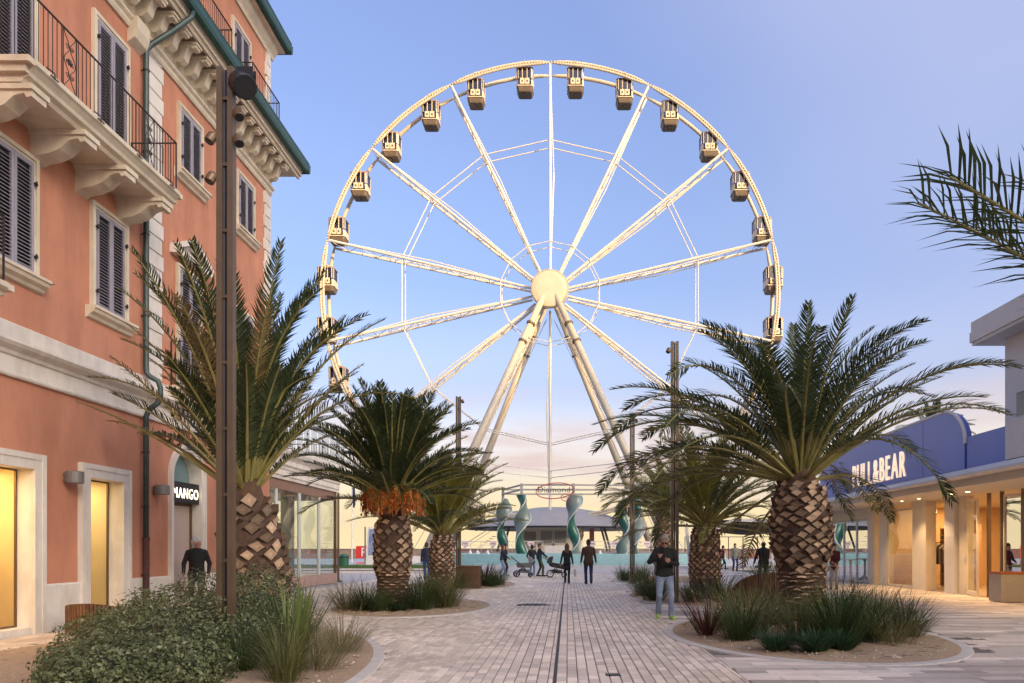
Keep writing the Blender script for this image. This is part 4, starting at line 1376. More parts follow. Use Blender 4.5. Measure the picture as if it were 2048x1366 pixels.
# two rings of ties between spokes
for rr, th in ((0.66 * WR, .065), (0.22 * WR, .05)):
    for y in (YF + .35, YR - .35):
        for s in range(NS):
            a0, a1 = 2 * PI * s / NS, 2 * PI * (s + 1) / NS
            mb = MB(); mb.tube([wp(rr, a0, y), wp(rr, a1, y)], th, 6); mb.build('tie_bar', M_WHT2, wheel)
# hub: disc with studded rim, axle
mb = MB()
prof = [(0, -1.05), (1.6, -1.0), (2.05, -.92), (2.18, -.85), (2.22, -.6), (2.22, -.3), (0.9, -.2), (.9, DY + .3), (0, DY + .3)]
vs = []
mb.lathe(prof, 40)
mb.v = [(WC.x + x, YF + z, WC.z + y) for x, y, z in mb.v]
hub = mb.build('hub', M_WHT, wheel, smooth=False)
mb = MB()
for k in range(64):
    a = 2 * PI * k / 64
    c = (WC.x + 2.13 * math.cos(a), YF - .93, WC.z + 2.13 * math.sin(a))
    mb.obox(c, (1, 0, 0), (0, 1, 0), (0, 0, 1), .055, .04, .055)
tag(mb.build('hub_bulb', mat('hub_stud', (0.5, 0.36, 0.2), .5), hub), kind='stuff')
# legs
for sx in (-1, 1):
    for (yt, yf_, w) in ((YF - .55, 80.5, .42), (YR + .7, 97.0, .42)):
        top = Vector((WC.x + sx * .5, yt, WC.z - .3)); foot = Vector((WC.x + sx * 13.4, yf_, .6))
        mb = MB(); mb.tube([top, foot], [w * .9, w * 1.15], 12)
        lg = mb.build('leg', M_WHT, wheel, smooth=True)
        for t in (.13, .2):
            p = top.lerp(foot, t); mb = MB(); mb.tube([p - (foot - top).normalized() * .12, p + (foot - top).normalized() * .12], w * 1.25, 12); mb.build('leg_flange', M_CABD, lg)
        mb = MB(); mb.box(foot.x - 1.1, foot.x + 1.1, foot.y - 1.1, foot.y + 1.1, 0, .7); mb.build('leg_base', M_RENDER, lg)
    # thin stay cables
    for yf_ in (80.5, 97.0):
        mb = MB(); mb.tube([Vector((WC.x + sx * .4, (YF + YR) / 2, WC.z - 3)), Vector((WC.x + sx * 15, yf_, .5))], .03, 5); mb.build('stay_cable', M_LAMPG, wheel)
mb = MB()
for y in (81.0, 96.5):
    z = 6.3
for y, z in ((82.5, 9.0),):
    pass
# cabins
cab = MB()
gon_parts = {}
def cabin_meshes():
    W, Dp, H = .98, .96, 2.85
    oct_ = [(-W, -Dp * .8), (-W * .8, -Dp), (W * .8, -Dp), (W, -Dp * .8), (W, Dp * .8), (W * .8, Dp), (-W * .8, Dp), (-W, Dp * .8)]
    def ring(z, s=1.0):
        return [(x * s, y * s, z) for x, y in oct_]
    def band(mb, z0, z1, s0, s1, skip=()):
        a, b = ring(z0, s0), ring(z1, s1)
        for k in range(8):
            if k in skip: continue
            mb.add([a[k], a[(k + 1) % 8], b[(k + 1) % 8], b[k]], [(0, 1, 2, 3)])
    out = {}
    m = MB(); band(m, -H, -H + .10, .80, .86); band(m, -H + .10, -H + .62, .86, .98); m.add(ring(-H, .80), [tuple(range(8))]); m.add(ring(-H + .62, .98), [tuple(range(8))])
    m.box(-.05, .05, -.4, .4, -H - .18, -H); out['cabin_floor'] = m.mesh('cabin_floor', M_CABD)
    m = MB(); band(m, -H + .62, -H + 1.35, 1.0, 1.0, skip=(1, 5)); band(m, -H + .58, -H + .68, 1.03, 1.03)
    # white quarter panels with round emblem beside the door
    for sx in (-1, 1):
        for sy in (-1, 1):
            m.box(sx * W * .30 - .26, sx * W * .30 + .26, sy * (Dp + .02) - .015, sy * (Dp + .02) + .015, -H + .80, -H + 1.48)
            m.box(sx * W * .30 - .10, sx * W * .30 + .10, sy * (Dp + .05) - .01, sy * (Dp + .05) + .01, -H + 1.02, -H + 1.24, 1)
    out['cabin_panel'] = m.mesh('cabin_panel', [M_CABW, M_CABD])
    m = MB()
    for (x, y) in oct_:
        m.box(x * .985 - .035, x * .985 + .035, y * .985 - .035, y * .985 + .035, -H + 1.45, -.12)
    for sx in (-1, 1):
        for sy in (-1, 1):
            m.box(sx * .28 - .04, sx * .28 + .04, sy * Dp - .04, sy * Dp + .04, -H + .8, -.15)
    out['cabin_post'] = m.mesh('cabin_post', M_CABW)
    m = MB(); band(m, -H + 1.45, -.15, .97, .97); out['cabin_glass'] = m.mesh('cabin_glass', M_CABG)
    m = MB(); band(m, -.16, -.02, 1.03, 1.0); band(m, -.02, .12, 1.0, .6); m.add(ring(.12, .6), [tuple(range(8))]); m.add(ring(-.16, 1.03), [tuple(range(8))]); out['cabin_roof'] = m.mesh('cabin_roof', M_CABR)
    m = MB(); m.box(-.7, .7, -.75, -.45, -H + .9, -H + 1.2); m.box(-.7, .7, .45, .75, -H + .9, -H + 1.2); out['cabin_seat'] = m.mesh('cabin_seat', M_CABD)
    m = MB(); m.tube([(0, -DY / 2 - .2, .3), (0, DY / 2 + .2, .3)], .09, 8); m.box(-.25, .25, -.3, .3, .1, .38); out['hanger'] = m.mesh('hanger', M_WHT)
    return out
CM = cabin_meshes()
for k in range(28):
    a = 2 * PI * (k + .5) / 28
    p = wp(WR - .45, a, (YF + YR) / 2)
    g_ = bpy.data.objects.new('gondola', CM['hanger']); COL.objects.link(g_); g_.parent = wheel; g_.matrix_parent_inverse = Matrix.Translation(-wheel.location); g_.location = p
    for nm, me in CM.items():
        if nm == 'hanger': continue
        o_ = put(nm, me, g_, local=True)
        if nm in ('cabin_post', 'cabin_seat', 'cabin_panel'): o_['kind'] = 'stuff'
# floodlight bracket on the right front leg and the crossing tie cables low down
for sx in (-1, 1):
    for z_, th in ((11.2, .05), (10.4, .05)):
        mb = MB()
        t = (WC.z - z_) / (WC.z - .6)
        top = Vector((WC.x + sx * .5, YF - .55, WC.z - .3)); foot = Vector((WC.x + sx * 13.4, 80.5, .6))
        mb.tube([wp(WC.z - z_ + .6, PI, YF), top.lerp(foot, t)], th, 5); mb.build('tie_bar', M_WHT2, wheel)

# ---- boarding platform, steps, railings with diamond signs, ticket office
plat = thing('boarding_platform', 'pale raised boarding platform with steps and white railings below the wheel', 'platform', (WC.x, 84, 0))
M_PLAT = mat('platform_white', (0.62, 0.57, 0.52), .6, var=.06, scale=2)
mb = MB(); mb.box(-14, 12.5, 79.6, 97, 0, 1.15); mb.build('deck', mat('deck_grey', (0.30, 0.26, 0.23), .8, var=.15, scale=2), plat)
for k in range(6):
    mb = MB(); mb.box(-2.4, .2, 77.8 + k * .32, 79.59, .02 + k * .3, .3 + k * .3); mb.build('step', M_PLAT, plat)
M_RAILW = mat('rail_white', (0.7, 0.66, 0.62), .5)
for x0, x1 in ((-13.6, -2.6), (.4, 12.3)):
    mb = MB()
    mb.tube([(x0, 79.9, 2.25), (x1, 79.9, 2.25)], .035, 6); mb.tube([(x0, 79.9, 1.5), (x1, 79.9, 1.5)], .03, 6); mb.tube([(x0, 79.9, 1.85), (x1, 79.9, 1.85)], .02, 6)
    rl = mb.build('railing', M_RAILW, plat)
    n = int((x1 - x0) / 1.1)
    for k in range(n + 1):
        mb = MB(); xx = x0 + (x1 - x0) * k / n; mb.tube([(xx, 79.9, 1.15), (xx, 79.9, 2.27)], .03, 6); mb.build('railing_post', M_RAILW, rl)
M_DIAM = mat('diamond_white', (0.74, 0.66, 0.64), .5)
M_DIAR = mat('diamond_red', (0.55, 0.16, 0.16), .5)
for i, px in enumerate((930, 986, 1062, 1184, 1227, 1239, 1294)):
    y = 79.8; xx = (px - 1135) / F_PX * y; z = 1.85
    mb = MB(); o = [(-.42, .18), (-.26, .38), (.26, .38), (.42, .18), (0, -.42)]
    mb.prism(o, lambda a, b, t: (xx + a, t, z + b), y - .05, y); dm = mb.build('diamond_sign', M_DIAM, plat)
    mb = MB(); mb.box(xx - .24, xx + .24, y - .062, y - .052, z + .10, z + .20); mb.box(xx - .05, xx + .05, y - .062, y - .052, z - .22, z - .1); mb.build('diamond_mark', M_DIAR, dm)
mb = MB(); mb.box(-5.2, 1.6, 85.5, 88, 1.15, 3.9); tk = mb.build('ticket_office', mat('office_cream', (0.72, 0.64, 0.5), .7), plat)
for xx in (-3.1, -1.5):
    mb = MB(); mb.box(xx - .05, xx + 1.45, 85.4, 85.48, 2.0, 3.6); wf_ = mb.build('window_frame', M_RAILW, tk)
    mb = MB(); mb.box(xx + .05, xx + 1.35, 85.36, 85.4, 2.1, 3.5); mb.build('pane', mat('office_glass', (0.32, 0.30, 0.27), .2), wf_)
mb = MB(); mb.box(-4.9, -3.6, 85.4, 85.49, 1.15, 3.4); mb.build('door', mat('office_door', (.28, .25, .2), .6), tk)
for xx in (-5.8, 2.6):
    mb = MB(); mb.box(xx, xx + .55, 88.5, 89, 1.15, 3.9); mb.build('pink_column', mat('salmon_column', (.5, .26, .2), .8), plat)
# stairs up to the gate, left and right
for sx, bx_ in ((-1, -8.5), (1, 5.5)):
    for k in range(8):
        mb = MB(); mb.box(bx_ + sx * k * .32, bx_ + sx * k * .32 + .34, 84, 86, 1.15 + (7 - k) * .24, 1.2 + (7 - k) * .24); mb.build('gate_stair', M_LAMPG, plat)
    mb = MB(); mb.tube([(bx_, 84, 3.9), (bx_ + sx * 2.8, 84, 2.1)], .04, 6); mb.tube([(bx_, 84, 3.5), (bx_ + sx * 2.8, 84, 1.7)], .025, 6); mb.build('stair_rail', M_LAMPG, plat)

# ---- shallow dome canopy over the platform
can = thing('membrane_canopy', 'grey lens-shaped membrane canopy with dark rim over the boarding platform', 'canopy', (-2.0, 84, 1.15))
cx_, cy_ = -1.6, 93.0
mb = MB(); mb.lathe([(.0, 6.6), (2.5, 6.5), (5.5, 6.0), (8.2, 5.0), (10.9, 3.95)], 40, (cx_, cy_, 0)); mb.build('roof_skin', mat('canopy_top', (.30, .28, .28), .5, var=.1, scale=1), can, smooth=True)
mb = MB(); mb.lathe([(.0, 5.4), (1.5, 5.3), (3.5, 5.2), (5.5, 5.25), (8.2, 4.6), (10.8, 3.88)], 40, (cx_, cy_, 0)); mb.build('membrane', mat('canopy_membrane', (.60, .56, .52), .7, var=.08, scale=1.5, trans=.45), can, smooth=True)
mb = MB(); mb.tube([(cx_ + 10.9 * math.cos(2 * PI * k / 40), cy_ + 10.9 * math.sin(2 * PI * k / 40), 3.92) for k in range(40)], .11, 6, closed=True); mb.build('rim_tube', M_BLACK, can)
for k in range(6):
    a = 2 * PI * (k + .5) / 6
    mb = MB(); mb.tube([(cx_ + 7.8 * math.cos(a), cy_ + 7.8 * math.sin(a), 1.15), (cx_ + 6.5 * math.cos(a), cy_ + 6.5 * math.sin(a), 5.2)], .14, 8); mb.build('canopy_post', M_LAMPG, can)

# ================================================================ fountain with twisted glass-green columns
fo = thing('fountain', 'round turquoise fountain basin in front of the ferris wheel', 'fountain', (.4, 74, 0))
M_TURQ = mat('turquoise_tile', (0.22, 0.37, 0.385), .4, var=.10, scale=3)
M_AQUA = mat('fountain_water', (0.12, 0.30, 0.33), .08, bump=.3, bscale=3)
FC = (.6, 71.6)
FRX, FRY = 14.5, 5.6
def fo_pt(t, r, z):
    return (FC[0] + (FRX + r) * math.cos(t), FC[1] + (FRY + r) * math.sin(t), z)
N = 72
mb = MB()
prof = [(.35, .02), (.35, .12), (.05, .16), (.0, .95), (-.05, 1.02), (-.4, 1.02), (-.45, .9), (-.45, .5)]
vs = [fo_pt(2 * PI * k / N, r, z) for (r, z) in prof for k in range(N)]
mb.add(vs, [(i * N + k, i * N + (k + 1) % N, (i + 1) * N + (k + 1) % N, (i + 1) * N + k) for i in range(len(prof) - 1) for k in range(N)])
mb.build('basin', M_TURQ, fo)
mb = MB(); mb.add([fo_pt(2 * PI * k / N, -.4, .86) for k in range(N)], [tuple(range(N))]); mb.build('water', M_AQUA, fo)
mb = MB(); vs = [fo_pt(2 * PI * k / N, r, z) for (r, z) in ((1.3, .0), (1.3, .03), (.3, .03)) for k in range(N)]
mb.add(vs, [(i * N + k, i * N + (k + 1) % N, (i + 1) * N + (k + 1) % N, (i + 1) * N + k) for i in range(2) for k in range(N)]); mb.build('step_ring', M_KERB, fo)
for px in (940, 955, 975, 1008, 1200, 1320):
    xx = (px - 1135) / F_PX * 67.5
    mb = MB(); mb.lathe([(.22, .86), (.16, 1.15), (.06, 1.35), (0, 1.37)], 10, (xx, 67.6, 0)); mb.build('water_jet_cone', M_RENDER, fo)
M_SPG = mat('green_resin', (0.012, 0.085, 0.055), .3, var=.25, scale=.9, spec=.6)
M_SPW = mat('pale_resin', (0.15, 0.19, 0.17), .35, var=.25, scale=.9, spec=.6)
SPIR = [(1147, 69.8, 5.85, .3, 'tall twisted green and grey column left of the brown-jacketed man'),
        (1043, 69.8, 5.9, 2.2, 'twisted green and grey column behind the pushchairs'),
        (1006, 75.5, 5.9, 1.0, 'twisted green column farthest left, half behind the low palm'),
        (1272, 70.6, 5.7, 3.4, 'twisted green column beside the man with the phone'),
        (1247, 75.8, 5.7, 5.0, 'twisted green column just behind the right hand one')]
for px, y, h, ph, lab in SPIR:
    xx = (px - 1135) / F_PX * y
    sp = thing('twisted_column', lab, 'sculpture', (xx, y, .6), 'twisted columns of the fountain')
    nz_, nt_ = 36, 16
    def sect(z, k, grow=0.0):
        t = 2 * PI * k / nt_; tw = ph + z * 1.15
        wob = .22 * math.sin(z * 1.25 + ph)
        a = (.62 + .15 * math.sin(z * 1.25 + ph + .8)) + grow; b = .30 + grow
        u = a * math.cos(t); v = b * math.sin(t)
        return (xx + wob + u * math.cos(tw) - v * math.sin(tw), y + u * math.sin(tw) + v * math.cos(tw), .6 + z)
    for half, (m_, nm) in enumerate(((M_SPG, 'green_blade'), (M_SPW, 'pale_blade'))):
        mb = MB(); vs = []
        ks = range(half * nt_ // 2, half * nt_ // 2 + nt_ // 2 + 1)
        for i in range(nz_ + 1):
            z = h * i / nz_
            for k in ks:
                vs.append(sect(z, k % nt_))
        nk = len(list(ks))
        fs = [(i * nk + k, i * nk + k + 1, (i + 1) * nk + k + 1, (i + 1) * nk + k) for i in range(nz_) for k in range(nk - 1)]
        mb.add(vs, fs); mb.add([sect(h, k % nt_) for k in ks], [tuple(range(nk))])
        mb.build(nm, m_, sp, smooth=True)
    for k0 in (0, nt_ // 2):
        mb = MB(); mb.tube([sect(h * i / nz_, k0, .01) for i in range(nz_ + 1)], .04, 6); mb.build('edge_rib', M_RENDER, sp)
    mb = MB(); mb.box(xx - .13, xx + .13, y - .13, y + .13, .6 + h - .1, 7.55); mb.build('post', mat('gantry_grey', (.33, .30, .27), .6), sp)
# ring beam carrying the wheel's name, on the posts
gan = thing('ring_beam', 'grey double ring beam carried on the twisted columns', 'beam', (.0, 72, 7.2))
poly = [((px - 1135) / F_PX * y, y) for px, y in ((1006, 75.5), (1043, 69.8), (1147, 69.8), (1272, 70.6), (1310, 70.9), (1247, 75.8))]
mm_ = mat('gantry_grey', (.33, .30, .27), .6)
for z in (6.98, 7.42):
    for (p, q) in zip(poly, poly[1:] + poly[:1]):
        mb = MB(); mb.bar((*p, z), (*q, z), .16, .14); mb.build('beam', mm_, gan)
sgn = thing('name_sign', 'open wire sign with dark script inside a red loop hanging from the ring beam', 'sign', (-1.2, 69.5, 6.5))
M_REDT = mat('red_tube', (.42, .05, .05), .4); M_DKT = mat('dark_sign', (.06, .05, .05), .5)
sx_, sz_ = (1110 - 1135) / F_PX * 69.5, 6.85
mb = MB(); mb.tube([(sx_ + 1.75 * math.cos(2 * PI * k / 40), 69.5, sz_ + .72 * math.sin(2 * PI * k / 40) + .12 * math.cos(2 * PI * k / 40)) for k in range(40)], .05, 6, closed=True); mb.build('loop', M_REDT, sgn)
mb = MB(); mb.tube([(sx_ + 1.1 + .55 * math.cos(2 * PI * k / 24), 69.5, sz_ - .62 + .34 * math.sin(2 * PI * k / 24)) for k in range(24)], .04, 6, closed=True); mb.build('loop', M_REDT, sgn)
Mt = Matrix.Translation((sx_ - 1.6, 69.45, sz_ - .15)) @ Matrix(((1, 0, 0, 0), (0, 0, -1, 0), (0, 1, 0, 0), (0, 0, 0, 1)))
lettering('Diamond', Mt, .52, 3.0, M_DKT, sgn, .06, .10)
Mt = Matrix.Translation((sx_ + .72, 69.45, sz_ - .75)) @ Matrix(((1, 0, 0, 0), (0, 0, -1, 0), (0, 1, 0, 0), (0, 0, 0, 1)))
lettering('Wheel', Mt, .28, .8, M_REDT, sgn, .06, .10)

# ================================================================ far promenade: sea wall, kiosk, flag, billboard
M_BRK = mat('brick_red', (0.30, 0.14, 0.10), .85, var=.2, scale=2, piece=.3)
M_STN = mat('wall_stone', (0.34, 0.24, 0.17), .85, var=.15, scale=1.5)
sw = thing('sea_wall', 'low brown stone wall along the far promenade', 'wall', (0, 112, 0))
for k in range(24):
    x0 = -72 + k * 6
    mb = MB(); mb.box(x0 + .02, x0 + 5.98, 112, 112.6, 0, 1.35); mb.build('wall_panel', M_BRK if k in (4, 5, 9, 16, 17) else M_STN, sw)
    mb = MB(); mb.box(x0 + .01, x0 + 5.99, 111.9, 112.7, 1.352, 1.46); mb.build('coping', M_STN, sw)
fp = thing('flagpole', 'thin white flagpole with a furled dark flag behind the glazed shop', 'flagpole', at(704, 1117, 80).xyz.to_tuple()[:2] + (0,))
fxp = at(704, 1000, 80)
mb = MB(); mb.tube([(fxp.x, 80, 0), (fxp.x, 80, 8.6)], [.07, .04], 8); mb.build('pole', M_RAILW, fp)
mb = MB(); pr = [(0, 8.3), (.25, 8.0), (.3, 7.0), (.32, 6.2), (.18, 5.8), (.06, 5.9), (.02, 7)]
mb.prism(pr, lambda a, b, t: (fxp.x + .05 + a, t, b), 79.96, 80.04); mb.build('flag', mat('flag_blue', (.03, .045, .10), .8), fp)
bp_ = at(746, 1120, 62)
bb = thing('billboard', 'leaning advertising panel with a blue seaside print behind the fruiting palm', 'billboard', (bp_.x, 62, 0))
mb = MB(); mb.prism([(-.62, .15), (.70, .15), (.70, 3.25), (-.5, 3.25)], lambda a, b, t: (bp_.x + a, t + (b - .15) * .05, b), 62.0, 62.12); mb.build('panel', M_RAILW, bb)
pm_ = MB(); pm_.prism([(-.42, .95), (.66, .95), (.66, 3.1), (-.36, 3.1)], lambda a, b, t: (bp_.x + a, t + (b - .15) * .05, b), 61.98, 61.995)
pm_.build('print', mat('poster_sea', (.07, .10, .28), .5, col2=(.32, .36, .48), scale=1.2), bb)
mb = MB(); mb.box(bp_.x - .70, bp_.x - .64, 61.95, 62.2, 0, 3.3); mb.build('post', M_LAMPG, bb)
rp_ = at(727, 1103, 75)
rs = thing('red_letter_sign', 'bright red block with a white letter R by the sea wall', 'sign', (rp_.x, 75, 0))
mb = MB(); mb.box(rp_.x - .75, rp_.x + .75, 75, 75.5, .55, 1.75); mb.box(rp_.x - .75, rp_.x + .75, 75, 75.5, 0, .1)
mb.build('block', mat('sign_red', (.62, .03, .02), .5), rs)
Mt = Matrix.Translation((rp_.x - .2, 74.98, .72)) @ Matrix(((1, 0, 0, 0), (0, 0, -1, 0), (0, 1, 0, 0), (0, 0, 0, 1)))
lettering('R', Mt, .86, .7, M_DIAM, rs, .02)
gb = at(688, 1130, 58)
gbt = thing('green_bin', 'small dark green domed bin standing on the far lawn', 'bin', (gb.x, 58, .1))
mb = MB(); mb.lathe([(.34, .1), (.36, .2), (.36, .85), (.3, 1.0), (.15, 1.08), (0, 1.1)], 16, (gb.x, 58, 0)); mb.build('bin_body', mat('bin_green', (.015, .10, .05), .5), gbt)
mb = MB(); mb.lathe([(.37, .80), (.385, .82), (.385, .88), (.37, .9)], 16, (gb.x, 58, 0)); mb.build('bin_band', M_BLACK, gbt)

# open pavilion with dark awning on the right
pv = thing('beach_pavilion', 'open pavilion with pale slanted posts and dark sagging awning', 'pavilion', (16, 58, 0))
M_PVW = mat('pavilion_frame', (.55, .52, .48), .5)
y = 52.0
def P2(px, py, yy):
    v = at(px, py, yy); return (v.x, yy, v.z)
for pa, pb, w_ in (((1437, 1160, 52), (1431, 1057, 52), .20), ((1431, 1057, 52), (1470, 1040, 52), .24), ((1380, 1130, 60), (1373, 1054, 60), .22), ((1373, 1054, 60), (1388, 1050, 60), .2), ((1545, 1160, 52), (1545, 1042, 52), .2), ((1470, 1040, 52), (1560, 1043, 52), .2)):
    a, b = P2(*pa), P2(*pb)
    if pa[1] > 1120: a = (a[0], a[1], 0)
    mb = MB(); mb.bar(a, b, w_, w_, up=(0, 1, 0)); mb.build('frame_bar', M_PVW, pv)
aw = MB(); nu, nv = 14, 8; vs = []
for j in range(nv + 1):
    for i in range(nu + 1):
        u, v = i / nu, j / nv
        x_ = at(1436 + (1600 - 1436) * u, 1000, 52).x; yy = 52 + v * 9
        z_ = 3.35 - .55 * math.sin(PI * v) - .35 * math.sin(PI * u) * (1 if v > 0 else .2) + (.15 * (1 - u))
        vs.append((x_, yy, z_))
aw.add(vs, [(j * (nu + 1) + i, j * (nu + 1) + i + 1, (j + 1) * (nu + 1) + i + 1, (j + 1) * (nu + 1) + i) for j in range(nv) for i in range(nu)])
aw.build('awning', mat('awning_dark', (.035, .033, .035), .8, var=.2, scale=2), pv, smooth=True)
fr = thing('terrace_fence', 'thin dark frame fence on the promenade behind the pavilion', 'fence', (24, 100, 0))
for k in range(7):
    xx = at(1370 + k * 29, 1100, 100).x
    mb = MB(); mb.tube([(xx, 100, 0), (xx, 100, 3.1)], .06, 6); mb.build('fence_post', M_BLACK, fr)
for z_ in (3.05, 1.3):
    mb = MB(); mb.tube([(at(1370, 0, 100).x, 100, z_), (at(1544, 0, 100).x, 100, z_)], .05, 6); mb.build('fence_rail', M_BLACK, fr)
# low far buildings behind the shop roofs and at the right of the promenade
# ================================================================ palms
def leafmat(name, col, pc=.35):
    return mat(name, col, .55, piece=pc, attr=True, trans=.28, spec=.35)


M_FROND = leafmat('palm_leaf', (0.050, 0.070, 0.026))
M_FROND2 = leafmat('palm_leaf_light', (0.195, 0.185, 0.034))
M_FRONDDRY = leafmat('palm_leaf_dry', (0.20, 0.14, 0.055))
M_RACH = mat('palm_rachis', (0.23, 0.20, 0.06), .5, var=.25, scale=3)
M_TRUNK = mat('palm_trunk', (0.085, 0.05, 0.035), .95, var=.35, scale=9, bump=.8, bscale=30)
M_SCAR = mat('leaf_scar', (0.36, 0.25, 0.165), .85, var=.35, scale=18, piece=.55)
M_FIBRE = mat('palm_fibre', (0.10, 0.055, 0.03), .95, var=.3, scale=12, piece=.2)
M_DATE = mat('palm_fruit', (0.50, 0.115, 0.012), .5, piece=.35, attr=True)


def frond_mesh(L, bend, lmax, n, seed, vee=.55, flat=False, wild=.28, dry=0, mats=None, bare=.2, curl=0.0, width=.03):
    """a pinnate frond along +x from the origin, bending down (-z) by `bend` radians towards its tip"""
    rg = random.Random(seed)
    q = 14; pts = [Vector((0, 0, 0))]; tg = []
    for i in range(q):
        s = (i + .5) / q
        a = -bend * s ** 1.7
        c = curl * s * s
        d = Vector((math.cos(a) * math.cos(c), math.sin(c), math.sin(a))).normalized()
        tg.append(d); pts.append(pts[-1] + d * (L / q))
    tg.append(tg[-1])
    mb = MB()
    mb.tube(pts, [.042 * (1 - .88 * (i / q) ** .8) + .004 for i in range(q + 1)], 5, mi=1)

    def ev(s):
        f = s * q; i = min(int(f), q - 1); t = f - i
        return pts[i].lerp(pts[i + 1], t), tg[i].lerp(tg[min(i + 1, q)], t).normalized()
    for side in (-1, 1):
        for k in range(n):
            s = bare + (1 - bare) * (k + .5 + rg.uniform(-.3, .3)) / n
            if rg.random() < .05: continue
            p, d = ev(min(s, .999))
            lat = d.cross(Vector((0, 0, 1)))
            if lat.length < .1: lat = Vector((0, 1, 0))
            lat.normalize(); up = lat.cross(d).normalized()
            prof = math.sin(PI * min(1, (.10 + .93 * (s - bare) / (1 - bare)) ** .75)) ** .6
            if flat: prof = .75 + .25 * prof
            ln = lmax * (.28 + .72 * prof) * rg.uniform(.82, 1.1)
            fwd = .55 + .75 * s + rg.uniform(-.12, .12)
            v = vee + rg.uniform(-wild, wild)
            dr = (lat * side * 1.0 + d * fwd + up * v).normalized()
            g = Vector((0, 0, -1))
            m1 = p + dr * ln * .5
            m2 = p + dr * ln * .97 + g * ln * (.10 + .16 * rg.random())
            wv = dr.cross(up if abs(dr.dot(up)) < .9 else d).normalized() * width * rg.uniform(.8, 1.15)
            sh = rg.random()
            mi = 2 if rg.random() < dry else 0
            mb.add([p - wv * .35, p + wv * .35, m1 + wv * .5, m1 - wv * .5, m2], [(0, 1, 2, 3), (3, 2, 4)], mi, sh)
    me = bpy.data.meshes.new('frond')
    me.from_pydata(mb.v, [], mb.f)
    for m_ in (mats or (M_FROND, M_RACH, M_FRONDDRY)):
        me.materials.append(m_)
    me.polygons.foreach_set('material_index', mb.m)
    a_ = me.attributes.new('shade', 'FLOAT', 'FACE'); a_.data.foreach_set('value', mb.s)
    me.update()
    return me


def scar_mesh(w, h, d, seed):
    rg = random.Random(seed); mb = MB()
    o = [(0, -w / 2, 0), (0, 0, -h / 2), (0, w / 2, 0), (0, 0, h / 2)]
    j = lambda s: rg.uniform(-s, s)
    top = [(d * .9 + j(.008), -w * .41 + j(.02), h * .07), (d * .55, j(.02), -h * .32), (d * .9 + j(.008), w * .41 + j(.02), h * .07), (d * 1.25, j(.02), h * .42)]
    mb.add(o + top, [(0, 1, 5, 4), (1, 2, 6, 5), (2, 3, 7, 6), (3, 0, 4, 7)], 1)
    mb.add(top, [(0, 1, 2, 3)], 0)
    return mb.mesh('leaf_base', [M_SCAR, M_FIBRE])


def scar_flat(w, h, d, seed):
    """old weathered leaf base: low horizontal lip"""
    rg = random.Random(seed); mb = MB(); n = 4
    j = lambda s: rg.uniform(-s, s)
    vs = []
    for k in range(n + 1):
        u = -w / 2 + w * k / n; b = 1 - abs(2 * k / n - 1) ** 2 * .8
        vs += [(0, u, -h * .4 + j(.01)), (d * b + j(.01), u, h * .15 * b + j(.012)), (d * b * .7, u, h * .3 + j(.01)), (0, u, h * .5)]
    for k in range(n):
        for i in range(3):
            mb.add([vs[k * 4 + i], vs[k * 4 + 4 + i], vs[k * 4 + 5 + i], vs[k * 4 + 1 + i]], [(0, 1, 2, 3)], 0 if i == 1 and k in (1, 2) else 1)
    return mb.mesh('leaf_base', [M_SCAR, M_FIBRE])


